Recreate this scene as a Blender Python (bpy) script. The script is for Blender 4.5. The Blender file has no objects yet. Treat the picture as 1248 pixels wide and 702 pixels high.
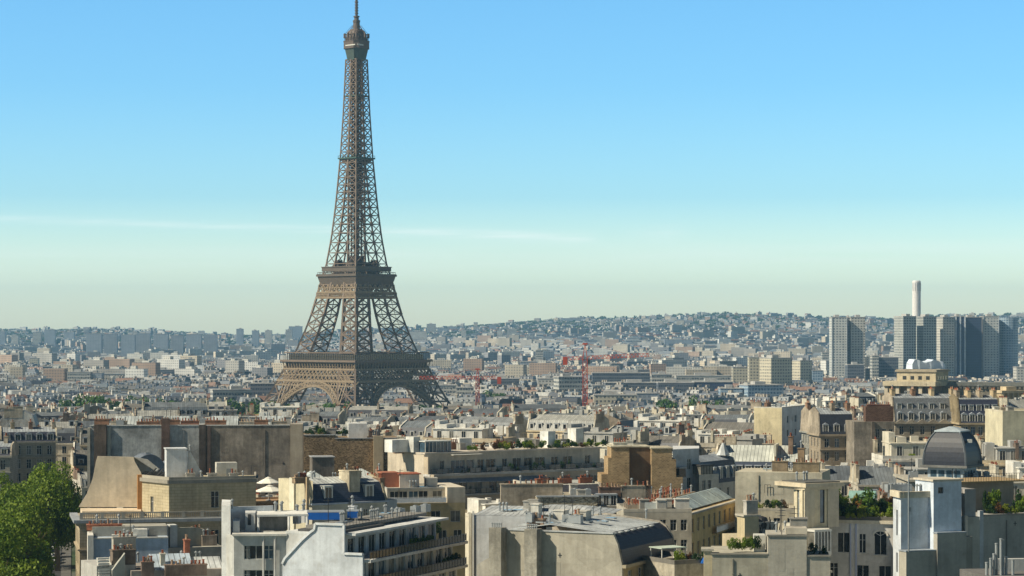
import bpy, math, random
from math import sin, cos, tan, pi, radians, sqrt, atan2, hypot
import numpy as np
random.seed(7)
SC = bpy.context.scene
COL = SC.collection
# ---------------------------------------------------------------- camera
F = 2936.0; CX = 624.0; HY = 402.0; ZC = 75.0      # focal length / centre / horizon row in photo pixels, eye height in metres
cam_d = bpy.data.cameras.new('camera'); cam = bpy.data.objects.new('camera', cam_d); COL.objects.link(cam)
cam.location = (0, 0, ZC); cam.rotation_euler = (radians(90), 0, 0)
cam_d.sensor_width = 36; cam_d.lens = 36 * F / 1248.0; cam_d.shift_y = (HY - 351.0) / 1248.0
cam_d.clip_start = 1; cam_d.clip_end = 60000
SC.camera = cam
SC.render.resolution_x = 1024; SC.render.resolution_y = 576
SC.view_settings.view_transform = 'Standard'; SC.view_settings.look = 'None'
SC.view_settings.exposure = 0.33; SC.view_settings.gamma = 1
SC.cycles.use_denoising = True
SC.cycles.max_bounces = 5; SC.cycles.diffuse_bounces = 3; SC.cycles.glossy_bounces = 2
SC.cycles.volume_bounces = 1; SC.cycles.transparent_max_bounces = 4
SC.cycles.caustics_reflective = False; SC.cycles.caustics_refractive = False
# ---------------------------------------------------------------- sun + sky
SUN_DIR = (-0.960, -0.280); SUN_EL = radians(41)     # from the left, a little behind the camera
AZ = atan2(SUN_DIR[0], SUN_DIR[1])                    # clockwise from +Y
sd = bpy.data.lights.new('sun', 'SUN'); sd.energy = 5.0; sd.angle = radians(0.6); sd.color = (1.0, 0.90, 0.70)
sun = bpy.data.objects.new('sun', sd); COL.objects.link(sun)
sun.rotation_euler = (radians(90) - SUN_EL, 0, -AZ + pi)
sun.location = (-300, -60, 400)
W = bpy.data.worlds.new('World'); SC.world = W; W.use_nodes = True
nt = W.node_tree; nt.nodes.clear()
def wn(t, **k):
    n = nt.nodes.new(t)
    for a, b in k.items(): setattr(n, a, b)
    return n
sky = wn('ShaderNodeTexSky', sky_type='NISHITA', sun_disc=False)
sky.sun_elevation = SUN_EL; sky.sun_rotation = AZ; sky.altitude = 100; sky.air_density = 1.0; sky.dust_density = 0.6; sky.ozone_density = 1.2
tc = wn('ShaderNodeTexCoord'); sep = wn('ShaderNodeSeparateXYZ'); nt.links.new(tc.outputs['Generated'], sep.inputs[0])
ramp = wn('ShaderNodeValToRGB'); nt.links.new(sep.outputs[2], ramp.inputs[0])
cr = ramp.color_ramp
for i in range(4): cr.elements.new(0.5)
SKY_TINT = [(0.0, (3.832, 3.889, 3.26)), (0.02, (3.18, 3.56, 3.423)), (0.055, (1.546, 2.439, 3.052)), (0.1, (1.146, 2.176, 2.963)), (0.145, (1.066, 2.121, 2.874)), (0.2, (0.212, 0.262, 0.343))]
for e, (p, c) in zip(cr.elements, SKY_TINT): e.position = p; e.color = (*c, 1)
mul = wn('ShaderNodeMixRGB', blend_type='MULTIPLY'); mul.inputs[0].default_value = 1
nt.links.new(sky.outputs[0], mul.inputs[1]); nt.links.new(ramp.outputs[0], mul.inputs[2])
# thin streaks of high cirrus: stretched noise kept in a narrow band of elevation
def wm(op, a, b=None, c=None, clamp=False):
    n = wn('ShaderNodeMath', operation=op, use_clamp=clamp)
    for i, v in enumerate((a, b, c)):
        if v is None: continue
        if isinstance(v, (int, float)): n.inputs[i].default_value = v
        else: nt.links.new(v, n.inputs[i])
    return n.outputs[0]
slope = wm('DIVIDE', sep.outputs[0], sep.outputs[1])            # x / y: azimuth
tane = wm('DIVIDE', sep.outputs[2], sep.outputs[1])
def streak(z0, sl, wd, x0, x1, amp, sc, seed):
    cz = wm('MULTIPLY_ADD', slope, sl, z0)
    d = wm('DIVIDE', wm('SUBTRACT', tane, cz), wd)
    g = wm('POWER', 2.718, wm('MULTIPLY', wm('MULTIPLY', d, d), -1))
    m1 = wn('ShaderNodeMapRange', interpolation_type='SMOOTHSTEP'); nt.links.new(slope, m1.inputs[0]); m1.inputs[1].default_value = x0; m1.inputs[2].default_value = x0 + .04
    m2 = wn('ShaderNodeMapRange', interpolation_type='SMOOTHSTEP'); nt.links.new(slope, m2.inputs[0]); m2.inputs[1].default_value = x1 - .012; m2.inputs[2].default_value = x1; m2.inputs[3].default_value = 1; m2.inputs[4].default_value = 0
    cv = wn('ShaderNodeCombineXYZ'); nt.links.new(wm('MULTIPLY', slope, 30 * sc), cv.inputs[0]); nt.links.new(wm('MULTIPLY', tane, 500 * sc), cv.inputs[1]); cv.inputs[2].default_value = seed
    nz = wn('ShaderNodeTexNoise'); nz.inputs['Scale'].default_value = 1; nz.inputs['Detail'].default_value = 4; nt.links.new(cv.outputs[0], nz.inputs[0])
    v = wm('MULTIPLY_ADD', nz.outputs[0], 2.2, -.55, True)
    return wm('MULTIPLY', wm('MULTIPLY', wm('MULTIPLY', g, v), wm('MULTIPLY', m1.outputs[0], m2.outputs[0])), amp)
s1 = streak(0.0390, -0.034, 0.0016, -0.3, 0.036, 0.30, 1, 3.1)
s2 = streak(0.0392, -0.034, 0.0022, -0.06, 0.040, 0.30, 1.4, 9.7)
s3 = streak(0.0400, 0.0, 0.0032, 0.040, 0.076, 0.30, 1.6, 2.2)
s4 = streak(0.0300, 0.01, 0.0060, -0.25, 0.25, 0.22, .5, 5.5)
tot = wm('ADD', wm('ADD', s1, s2), wm('ADD', s3, s4), None, True)
mixc = wn('ShaderNodeMixRGB'); nt.links.new(tot, mixc.inputs[0]); nt.links.new(mul.outputs[0], mixc.inputs[1]); mixc.inputs[2].default_value = (19, 20, 19, 1)
bg = wn('ShaderNodeBackground'); bg.inputs[1].default_value = 0.05
wo = wn('ShaderNodeOutputWorld'); nt.links.new(mixc.outputs[0], bg.inputs[0]); nt.links.new(bg.outputs[0], wo.inputs[0])

# ---------------------------------------------------------------- materials
MATS = {}
class NT:
    def __init__(s, name):
        m = bpy.data.materials.new(name); m.use_nodes = True; s.m = m; s.t = m.node_tree; s.b = s.t.nodes['Principled BSDF']
    def n(s, t, **k):
        o = s.t.nodes.new(t)
        for a, b in k.items(): setattr(o, a, b)
        return o
    def l(s, a, b): s.t.links.new(a, b)
    def math(s, op, a, b=None, c=None, clamp=False):
        n = s.n('ShaderNodeMath', operation=op, use_clamp=clamp)
        for i, v in enumerate((a, b, c)):
            if v is None: continue
            if isinstance(v, (int, float)): n.inputs[i].default_value = v
            else: s.l(v, n.inputs[i])
        return n.outputs[0]
    def mix(s, fac, a, b, mode='MIX'):
        n = s.n('ShaderNodeMixRGB', blend_type=mode)
        for i, v in enumerate((fac, a, b)):
            if isinstance(v, (int, float)): n.inputs[i].default_value = v
            elif isinstance(v, tuple): n.inputs[i].default_value = (*v, 1)
            else: s.l(v, n.inputs[i])
        return n.outputs[0]
    def noise(s, vec, scale, detail=3, rough=.55):
        n = s.n('ShaderNodeTexNoise'); n.inputs['Scale'].default_value = scale; n.inputs['Detail'].default_value = detail; n.inputs['Roughness'].default_value = rough
        if vec is not None: s.l(vec, n.inputs[0])
        return n.outputs[0]
    def rng(s, v, a, b, c, d):
        n = s.n('ShaderNodeMapRange'); s.l(v, n.inputs[0])
        for i, x in enumerate((a, b, c, d)): n.inputs[i + 1].default_value = x
        return n.outputs[0]
    def pos(s): return s.n('ShaderNodeNewGeometry').outputs['Position']
    def obj(s): return s.n('ShaderNodeTexCoord').outputs['Object']
    def scale(s, v, x, y, z):
        n = s.n('ShaderNodeMapping'); n.inputs['Scale'].default_value = (x, y, z); s.l(v, n.inputs[0]); return n.outputs[0]
    def src(s, kind, const=(1, 1, 1)):
        if kind == 'obj': return s.n('ShaderNodeObjectInfo').outputs['Color']
        if kind == 'attr': return s.n('ShaderNodeAttribute', attribute_name='col').outputs['Color']
        return const
    def fin(s, col, rough=.8, spec=.25, bump=None, bstr=.3, bdist=.05, metal=0):
        if isinstance(col, tuple): s.b.inputs['Base Color'].default_value = (*col, 1)
        else: s.l(col, s.b.inputs['Base Color'])
        s.b.inputs['Roughness'].default_value = rough; s.b.inputs['Specular IOR Level'].default_value = spec; s.b.inputs['Metallic'].default_value = metal
        if bump is not None:
            bn = s.n('ShaderNodeBump'); bn.inputs['Strength'].default_value = bstr; bn.inputs['Distance'].default_value = bdist
            s.l(bump, bn.inputs['Height']); s.l(bn.outputs[0], s.b.inputs['Normal'])
        MATS[s.m.name] = s.m
        return s.m
def gray(s, f, lo, hi, col, a, b, mode='MULTIPLY'):
    v = s.rng(f, lo, hi, a, b); c = s.n('ShaderNodeCombineColor')
    for i in range(3): s.l(v, c.inputs[i])
    return s.mix(1.0, col, c.outputs[0], mode)
def wall_mat(name, kind):            # weathered plaster / stone: blotches, run-off streaks, fine grain
    s = NT(name); p = s.pos(); c = s.src(kind)
    c = gray(s, s.noise(p, .22, 5, .65), .35, .65, c, .80, 1.08)
    c = gray(s, s.noise(s.scale(p, 1.3, 1.3, .09), 1, 4, .6), .42, .72, c, 1.03, .84)
    c = gray(s, s.noise(p, 2.4, 4, .7), .3, .7, c, .90, 1.07)
    pb = s.n('ShaderNodeTexVoronoi'); pb.distance = 'CHEBYCHEV'; s.l(s.scale(p, .30, .30, .45), pb.inputs[0]); pb.inputs['Scale'].default_value = 1
    ps = s.n('ShaderNodeSeparateColor'); s.l(pb.outputs['Color'], ps.inputs[0]); c = gray(s, ps.outputs[0], 0, 1, c, .93, 1.05)
    stain = s.rng(s.noise(p, .6, 3, .6), .58, .72, 0, .35)
    c = s.mix(stain, c, (.20, .17, .13))
    return s.fin(c, .9, .15, s.noise(p, 3.0, 4, .7), .25, .08)
wall_mat('plaster', 'obj'); wall_mat('plaster_mass', 'attr')
def coursed(name):                   # cut stone: faint courses
    s = NT(name); o = s.obj(); p = s.pos(); c = s.src('obj')
    sp = s.n('ShaderNodeSeparateXYZ'); s.l(o, sp.inputs[0])
    cv = s.n('ShaderNodeCombineXYZ'); s.l(s.math('ADD', sp.outputs[0], sp.outputs[1]), cv.inputs[0]); s.l(sp.outputs[2], cv.inputs[1])
    b = s.n('ShaderNodeTexBrick'); s.l(cv.outputs[0], b.inputs[0]); b.inputs['Scale'].default_value = 1; b.inputs['Brick Width'].default_value = 1.1; b.inputs['Row Height'].default_value = .48; b.inputs['Mortar Size'].default_value = .025
    b.inputs['Color1'].default_value = (.92, .92, .92, 1); b.inputs['Color2'].default_value = (1.05, 1.05, 1.05, 1); b.inputs['Mortar'].default_value = (.62, .6, .58, 1)
    c = s.mix(1.0, c, b.outputs[0], 'MULTIPLY')
    c = gray(s, s.noise(p, .25, 5, .65), .35, .65, c, .8, 1.08)
    c = gray(s, s.noise(s.scale(p, 1.2, 1.2, .1), 1, 4), .42, .72, c, 1.03, .8)
    return s.fin(c, .9, .15, b.outputs[1], .2, .05)
coursed('stone')
def dirty_wall():                    # old party wall: rain streaks, patches, mapped render
    s = NT('party_wall'); p = s.pos(); c = s.src('obj')
    c = gray(s, s.noise(p, .16, 6, .7), .38, .62, c, .62, 1.18)
    c = gray(s, s.noise(s.scale(p, .9, .9, .12), 1.4, 5, .65), .4, .66, c, 1.06, .76)
    c = gray(s, s.noise(p, 1.4, 5, .75), .3, .7, c, .78, 1.2)
    pt = s.n('ShaderNodeTexVoronoi'); s.l(s.scale(p, .16, .16, .3), pt.inputs[0]); pt.inputs['Scale'].default_value = 1
    sp = s.n('ShaderNodeSeparateColor'); s.l(pt.outputs['Color'], sp.inputs[0])
    c = gray(s, sp.outputs[0], 0, 1, c, .86, 1.14)
    return s.fin(c, .95, .1, s.noise(p, 2.5, 5, .7), .4, .1)
dirty_wall()
def rubble():
    s = NT('rubble'); p = s.pos(); c = s.src('obj')
    v = s.n('ShaderNodeTexVoronoi'); s.l(s.scale(p, 1, 1, 1.5), v.inputs[0]); v.inputs['Scale'].default_value = 3.4
    sp = s.n('ShaderNodeSeparateColor'); s.l(v.outputs['Color'], sp.inputs[0])
    c = gray(s, sp.outputs[0], 0, 1, c, .45, 1.55)
    c = gray(s, s.noise(p, .3, 4), .35, .65, c, .8, 1.15)
    return s.fin(c, .95, .1, v.outputs['Distance'], .6, .1)
rubble()
def brick():
    s = NT('brick'); o = s.obj(); c = s.src('obj'); sp = s.n('ShaderNodeSeparateXYZ'); s.l(o, sp.inputs[0])
    cv = s.n('ShaderNodeCombineXYZ'); s.l(s.math('ADD', sp.outputs[0], sp.outputs[1]), cv.inputs[0]); s.l(sp.outputs[2], cv.inputs[1])
    b = s.n('ShaderNodeTexBrick'); s.l(cv.outputs[0], b.inputs[0]); b.inputs['Scale'].default_value = 1; b.inputs['Brick Width'].default_value = .5; b.inputs['Row Height'].default_value = .25; b.inputs['Mortar Size'].default_value = .03
    b.inputs['Color1'].default_value = (.7, .66, .62, 1); b.inputs['Color2'].default_value = (1.2, 1.15, 1.1, 1); b.inputs['Mortar'].default_value = (1.25, 1.3, 1.3, 1)
    c = s.mix(1, c, b.outputs[0], 'MULTIPLY'); c = gray(s, s.noise(s.pos(), .4, 5, .7), .35, .65, c, .75, 1.15)
    return s.fin(c, .9, .1)
brick()
def zinc(name, kind, seams):
    s = NT(name); p = s.pos(); c = s.src(kind)
    c = gray(s, s.noise(p, .35, 4, .6), .35, .65, c, .78, 1.12)
    c = gray(s, s.noise(s.scale(p, 2.2, .5, .5), 1, 3), .35, .7, c, 1.05, .82)
    bump = None
    if seams:
        sp = s.n('ShaderNodeSeparateXYZ'); s.l(s.obj(), sp.inputs[0])
        fr = s.math('FRACT', s.math('MULTIPLY', sp.outputs[0], 1.35))
        ln = s.math('LESS_THAN', fr, .13)
        c = s.mix(s.math('MULTIPLY', ln, .75), c, (.06, .065, .07))
        pn = s.n('ShaderNodeTexWhiteNoise', noise_dimensions='1D'); s.l(s.math('FLOOR', s.math('MULTIPLY', sp.outputs[0], 1.35)), pn.inputs[1]); c = gray(s, pn.outputs[0], 0, 1, c, .86, 1.12)
    return s.fin(c, .55, .35, s.noise(p, 1.5, 3), .15, .05, 0)
zinc('zinc', 'obj', True); zinc('zinc_mass', 'attr', False); zinc('zinc_plain', 'obj', False)
def slate(name, kind):
    s = NT(name); p = s.pos(); c = s.src(kind)
    sp = s.n('ShaderNodeSeparateXYZ'); s.l(p, sp.inputs[0])
    fr = s.math('FRACT', s.math('MULTIPLY', sp.outputs[2], 3.2))
    c = s.mix(s.math('MULTIPLY', s.math('LESS_THAN', fr, .22), .4), c, (.015, .015, .02))
    c = gray(s, s.noise(p, 2.2, 4, .7), .3, .7, c, .7, 1.3)
    return s.fin(c, .5, .4)
slate('slate', 'obj'); slate('slate_mass', 'attr')
def flat(name, kind, rough=.9, spec=.15, lo=.75, hi=1.15, sc=.8, const=(1, 1, 1)):
    s = NT(name); p = s.pos(); c = s.src(kind)
    if kind == 'const':
        rgb = s.n('ShaderNodeRGB'); rgb.outputs[0].default_value = (*const, 1); c = rgb.outputs[0]
    c = gray(s, s.noise(p, sc, 5, .7), .3, .7, c, lo, hi)
    return s.fin(c, rough, spec)
flat('felt', 'obj', .95); flat('felt_mass', 'attr', .95)
flat('paint', 'obj', .55, .3, .9, 1.06); flat('terracotta', 'const', .85, .2, .6, 1.25, 1.5, (.27, .09, .05)); flat('pot_dusty', 'const', .9, .15, .6, 1.25, 1.5, (.36, .25, .17)); flat('pots_mass', 'const', .85, .2, .5, 1.3, .7, (.26, .105, .06))
flat('frame_white', 'const', .5, .3, .85, 1.05, 1, (.62, .61, .56)); flat('dark_metal', 'const', .5, .4, .8, 1.2, 1, (.035, .035, .038))
flat('grey_metal', 'const', .45, .5, .8, 1.15, 1, (.28, .30, .31)); flat('asphalt', 'const', .9, .2, .7, 1.2, .3, (.05, .05, .052))
flat('pavement', 'const', .9, .2, .8, 1.15, .5, (.13, .125, .115)); flat('paint_line', 'const', .7, .2, .8, 1.05, 1, (.7, .7, .68))
flat('bark', 'const', .95, .1, .6, 1.3, 2, (.10, .075, .05)); flat('canvas_white', 'const', .8, .2, .92, 1.04, 1, (.78, .76, .68))
flat('awning_blue', 'const', .7, .2, .85, 1.1, 1, (.015, .12, .46)); flat('crane_red', 'const', .6, .3, .85, 1.1, .5, (.50, .075, .035))
flat('crane_white', 'const', .5, .3, .85, 1.1, .5, (.75, .72, .7)); flat('iron', 'obj', .6, .3, .82, 1.12, .25)
flat('tarpaulin', 'const', .6, .3, .85, 1.1, .4, (.62, .70, .80)); flat('rubber', 'const', .8, .2, .8, 1.1, 1, (.02, .02, .02))
def glass(name, col, rough=.12, spec=.6):
    s = NT(name); p = s.pos(); rgb = s.n('ShaderNodeRGB'); rgb.outputs[0].default_value = (*col, 1)
    return s.fin(gray(s, s.noise(p, .9, 2), .35, .65, rgb.outputs[0], .6, 1.4), rough, spec)
glass('glass', (.022, .026, .032)); glass('glass_curtain', (.15, .145, .125), .3, .4); glass('glass_blue', (.05, .09, .13), .08, .8)
def leaves(name, c1, c2):
    s = NT(name); p = s.pos()
    n = s.rng(s.noise(p, .45, 3), .35, .65, 0, 1); f = s.rng(s.noise(p, 6, 1), .3, .7, 0, 1)
    c = s.mix(s.math('ADD', s.math('MULTIPLY', n, .6), s.math('MULTIPLY', f, .4)), c1, c2)
    m = s.fin(c, .6, .25); s.b.inputs['Subsurface Weight'].default_value = 0
    tr = s.n('ShaderNodeBsdfTranslucent'); s.l(c, tr.inputs[0]); mx = s.n('ShaderNodeMixShader'); mx.inputs[0].default_value = .3
    s.l(s.b.outputs[0], mx.inputs[1]); s.l(tr.outputs[0], mx.inputs[2]); s.l(mx.outputs[0], s.t.nodes['Material Output'].inputs[0])
    return m
leaves('leaf', (.045, .115, .008), (.24, .31, .025)); leaves('leaf_dark', (.012, .035, .012), (.035, .085, .02)); leaves('leaf_yellow', (.10, .16, .01), (.30, .33, .04))
leaves('leaf_far', (.018, .05, .012), (.06, .11, .02)); leaves('leaf_park', (.035, .095, .012), (.10, .19, .025)); leaves('leaf_red', (.08, .03, .015), (.16, .09, .03)); leaves('flower_orange', (.35, .12, .02), (.3, .2, .03))
def far_wall():                      # distant facades: floors and bays as real, position-fixed surface colour
    s = NT('far_wall'); c = s.src('attr'); uv = s.n('ShaderNodeUVMap').outputs[0]; sp = s.n('ShaderNodeSeparateXYZ'); s.l(uv, sp.inputs[0])
    a = s.math('FRACT', s.math('MULTIPLY', sp.outputs[0], 1 / 3.1)); b = s.math('FRACT', s.math('MULTIPLY', sp.outputs[1], 1 / 3.1))
    win = s.math('MULTIPLY', s.math('GREATER_THAN', a, .5), s.math('MULTIPLY', s.math('GREATER_THAN', b, .35), s.math('LESS_THAN', b, .85)))
    c = gray(s, s.noise(s.pos(), .05, 3), .3, .7, c, .85, 1.12)
    c = s.mix(s.math('MULTIPLY', win, .6), c, (.08, .09, .11))
    return s.fin(c, .8, .2)
far_wall()
def bands(name, wall, glassc, fh, bay, lo, hi, frac):     # tower-block facade grid on UV metres
    s = NT(name); uv = s.n('ShaderNodeUVMap').outputs[0]; sp = s.n('ShaderNodeSeparateXYZ'); s.l(uv, sp.inputs[0])
    a = s.math('FRACT', s.math('MULTIPLY', sp.outputs[0], 1 / bay)); b = s.math('FRACT', s.math('MULTIPLY', sp.outputs[1], 1 / fh))
    win = s.math('MULTIPLY', s.math('GREATER_THAN', a, frac), s.math('MULTIPLY', s.math('GREATER_THAN', b, lo), s.math('LESS_THAN', b, hi)))
    n = s.noise(s.scale(uv, 1 / bay, 1 / fh, 1), 2.0, 2)
    g = s.mix(s.rng(n, .45, .6, 0, .6), glassc, wall)
    c = s.mix(win, wall, g)
    c = gray(s, s.noise(s.pos(), .08, 3), .3, .7, c, .88, 1.1)
    return s.fin(c, .5, .4)
bands('tower_grid_white', (.60, .60, .56), (.10, .13, .17), 2.9, 3.4, .3, .8, .4)
bands('tower_grid_grey', (.44, .45, .42), (.05, .06, .075), 2.9, 3.0, .3, .9, .35)
bands('tower_grid_blue', (.36, .45, .52), (.06, .12, .22), 2.9, 2.6, .25, .9, .25)
bands('tower_grid_warm', (.55, .53, .48), (.08, .085, .09), 2.9, 3.2, .35, .85, .4)
bands('tower_dark', (.055, .08, .15), (.035, .045, .08), 2.9, 2.0, .2, .9, .2)
bands('office_bands', (.50, .49, .44), (.045, .06, .08), 3.5, 2.4, .35, .9, .12)
bands('office_dark', (.16, .17, .19), (.03, .045, .07), 3.4, 1.9, .3, .9, .15)
bands('cream_bands', (.55, .50, .38), (.10, .10, .10), 3.0, 3.0, .3, .8, .4)
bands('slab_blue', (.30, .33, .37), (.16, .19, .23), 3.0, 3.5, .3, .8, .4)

# ---------------------------------------------------------------- mesh helpers
class MB:
    def __init__(s): s.v = []; s.f = []; s.m = []; s.c = []; s.uv = None; s.col = (1, 1, 1)
    def quad(s, a, b, c, d, m=0):
        i = len(s.v); s.v += [a, b, c, d]; s.f.append((i, i + 1, i + 2, i + 3)); s.m.append(m); s.c.append(s.col)
    def poly(s, pts, m=0):
        i = len(s.v); s.v += list(pts); s.f.append(tuple(range(i, i + len(pts)))); s.m.append(m); s.c.append(s.col)
    def box(s, x0, y0, z0, x1, y1, z1, m=0, top=None):
        i = len(s.v)
        s.v += [(x0, y0, z0), (x1, y0, z0), (x1, y1, z0), (x0, y1, z0), (x0, y0, z1), (x1, y0, z1), (x1, y1, z1), (x0, y1, z1)]
        s.f += [(i, i + 1, i + 5, i + 4), (i + 1, i + 2, i + 6, i + 5), (i + 2, i + 3, i + 7, i + 6), (i + 3, i, i + 4, i + 7), (i + 4, i + 5, i + 6, i + 7), (i + 3, i + 2, i + 1, i)]
        s.m += [m] * 4 + [m if top is None else top, m]; s.c += [s.col] * 6
    def prism(s, pts, z0, z1, m=0, top=None):
        n = len(pts); i = len(s.v); s.v += [(x, y, z0) for x, y in pts] + [(x, y, z1) for x, y in pts]
        for k in range(n): s.f.append((i + k, i + (k + 1) % n, i + n + (k + 1) % n, i + n + k)); s.m.append(m); s.c.append(s.col)
        s.f += [tuple(range(i + n, i + 2 * n)), tuple(range(i + n - 1, i - 1, -1))]; s.m += [m if top is None else top, m]; s.c += [s.col] * 2
    def loft(s, pa, pb, m=0, cap=True):       # two rings of equal length
        n = len(pa); i = len(s.v); s.v += list(pa) + list(pb)
        for k in range(n): s.f.append((i + k, i + (k + 1) % n, i + n + (k + 1) % n, i + n + k)); s.m.append(m); s.c.append(s.col)
        if cap: s.f += [tuple(range(i + n, i + 2 * n)), tuple(range(i + n - 1, i - 1, -1))]; s.m += [m, m]; s.c += [s.col] * 2
    def lathe(s, prof, n=12, cx=0, cy=0, m=0):
        rings = [[(cx + r * cos(2 * pi * k / n), cy + r * sin(2 * pi * k / n), z) for k in range(n)] for r, z in prof]
        for a, b in zip(rings, rings[1:]): s.loft(a, b, m, False)
        s.poly(rings[-1], m); s.poly(rings[0][::-1], m)
    def bar(s, p, q, r, m=0, r2=None):        # square bar between two points
        p = np.array(p, float); q = np.array(q, float); d = q - p; L = np.linalg.norm(d)
        if L < 1e-6: return
        d /= L; h = np.array((0, 0, 1.)) if abs(d[2]) < .95 else np.array((1., 0, 0))
        a = np.cross(d, h); a /= np.linalg.norm(a); b = np.cross(d, a); r2 = r if r2 is None else r2
        A = [tuple(p + (a * i + b * j) * r) for i, j in ((-1, -1), (1, -1), (1, 1), (-1, 1))]
        B = [tuple(q + (a * i + b * j) * r2) for i, j in ((-1, -1), (1, -1), (1, 1), (-1, 1))]
        s.loft(B, A, m)
    def mesh(s, name, mats, attr=False, uvs=False, smooth=False):
        me = bpy.data.meshes.new(name); me.from_pydata(s.v, [], s.f)
        for k in (mats if isinstance(mats, (list, tuple)) else [mats]): me.materials.append(MATS[k])
        me.polygons.foreach_set('material_index', s.m)
        if attr:
            ls = np.zeros(len(s.f), int); me.polygons.foreach_get('loop_total', ls)
            a = me.color_attributes.new('col', 'FLOAT_COLOR', 'CORNER')
            c = np.repeat(np.c_[np.array(s.c), np.ones(len(s.c))], ls, axis=0).astype(np.float32)
            a.data.foreach_set('color', c.ravel())
        if uvs: auto_uv(me)
        if smooth: me.polygons.foreach_set('use_smooth', [True] * len(s.f))
        me.update(); return me
    def build(s, name, mats, parent=None, loc=(0, 0, 0), rz=0, color=None, **k):
        return add(name, s.mesh(name, mats, **k), parent, loc, rz, color)
def auto_uv(me):
    """wall-length / height in metres for upright faces"""
    n = len(me.loops); vi = np.zeros(n, int); me.loops.foreach_get('vertex_index', vi)
    co = np.zeros(len(me.vertices) * 3); me.vertices.foreach_get('co', co); co = co.reshape(-1, 3)[vi]
    no = np.zeros(len(me.polygons) * 3); me.polygons.foreach_get('normal', no); no = no.reshape(-1, 3)
    lt = np.zeros(len(me.polygons), int); me.polygons.foreach_get('loop_total', lt); no = np.repeat(no, lt, axis=0)
    u = -no[:, 1] * co[:, 0] + no[:, 0] * co[:, 1]; up = np.abs(no[:, 2]) > .7
    uv = np.c_[np.where(up, 0.0, u), np.where(up, 0.0, co[:, 2])].astype(np.float32)
    me.uv_layers.new(name='UVMap').data.foreach_set('uv', uv.ravel())
def add(name, me, parent=None, loc=(0, 0, 0), rz=0, color=None):
    o = bpy.data.objects.new(name, me); COL.objects.link(o); o.location = loc
    if rz: o.rotation_euler = (0, 0, rz)
    if parent is not None: o.parent = parent
    if color is not None: o.color = (*color, 1)
    return o
def tag(o, label=None, cat=None, group=None, kind=None):
    if label: o['label'] = label
    if cat: o['category'] = cat
    if group: o['group'] = group
    if kind: o['kind'] = kind
    return o
def thing(name, label, cat, loc=(0, 0, 0), rz=0, group=None): return tag(add(name, None, None, loc, rz), label, cat, group)
def copy_tree(o, parent=None):
    c = o.copy(); COL.objects.link(c)
    if parent is not None: c.parent = parent
    for ch in KIDS.get(o, ()): copy_tree(ch, c)
    return c
KIDS = {}
def index_kids(root):
    for ch in root.children: KIDS.setdefault(root, []).append(ch); index_kids(ch)
def X(px, Y): return (px - CX) / F * Y
def Z(py, Y): return ZC - (py - HY) / F * Y
def PX(x, y): return CX + F * x / y
# ---------------------------------------------------------------- terrain
def sstep(a, b, x):
    t = min(1, max(0, (x - a) / (b - a))); return t * t * (3 - 2 * t)
SKYL = [(-300, 404), (0, 409), (60, 408), (110, 406), (270, 412), (380, 410), (460, 406), (540, 404), (620, 400), (700, 397), (790, 393), (850, 389), (900, 389), (1000, 391), (1100, 392), (1248, 390), (1600, 392)]
def skyrow(px):
    for (a, ra), (b, rb) in zip(SKYL, SKYL[1:]):
        if px <= b: return ra + (rb - ra) * max(0, (px - a)) / (b - a)
    return SKYL[-1][1]
YH = 8600.0
def ground(x, y):
    pxx = PX(x, max(y, 50)); g = 25.0 * (1 - sstep(760 + 300 * sstep(930, 1080, pxx), 1500, y)) if y < 1500 else 0.0
    if y > 4300:
        px = PX(x, y); zt = ZC - (skyrow(px) - HY) / F * YH
        zt += 5 * sin(x * .0031 + 1) + 3 * sin(x * .009)
        t = sstep(4300, YH, y) if zt > 60 else sstep(5200, YH, y)
        g = zt * t * (1 - .35 * sstep(YH, 11000, y))
    return g
def terrain():
    ys = [-300, 0, 100, 200, 300, 400, 500, 600, 700, 760, 820, 880, 940, 1000, 1060, 1120, 1180, 1240, 1280] + list(range(1300, 1520, 20)) + list(range(1600, 4200, 200)) + list(range(4300, 11000, 130)) + [12000, 14000]
    m = MB(); n = 90; rows = []
    for y in ys:
        w = max(500, .33 * y + 300); rows.append([( -w + 2 * w * k / n, y) for k in range(n + 1)])
    for r in rows:
        for x, y in r: m.v.append((x, y, ground(x, y)))
    for j in range(len(rows) - 1):
        for k in range(n):
            a = j * (n + 1) + k; m.f.append((a, a + 1, a + n + 2, a + n + 1)); m.m.append(0); m.c.append((1, 1, 1))
    s = NT('ground_mat'); p = s.pos()
    c = s.mix(s.rng(s.noise(p, .012, 6, .7), .42, .58, 0, 1), (.17, .165, .15), (.045, .07, .035))
    c = gray(s, s.noise(p, .15, 4), .3, .7, c, .7, 1.2); s.fin(c, .95, .1)
    tag(m.build('ground', 'ground_mat', smooth=True), kind='structure')
terrain()
# ---------------------------------------------------------------- air: one closed box of thin haze, sky outside it
hz = MB(); hz.box(-4900, -40, -1.5, 4900, 14500, 335)
hm = bpy.data.materials.new('haze_mat'); hm.use_nodes = True; t = hm.node_tree; t.nodes.clear()
pv = t.nodes.new('ShaderNodeVolumePrincipled'); pv.inputs['Color'].default_value = (.33, .66, 1.0, 1); pv.inputs['Density'].default_value = 5.8e-5; pv.inputs['Anisotropy'].default_value = 0.1
t.links.new(pv.outputs[0], t.nodes.new('ShaderNodeOutputMaterial').inputs['Volume']); MATS['haze'] = hm
tag(hz.build('haze', 'haze'), kind='stuff')

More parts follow.
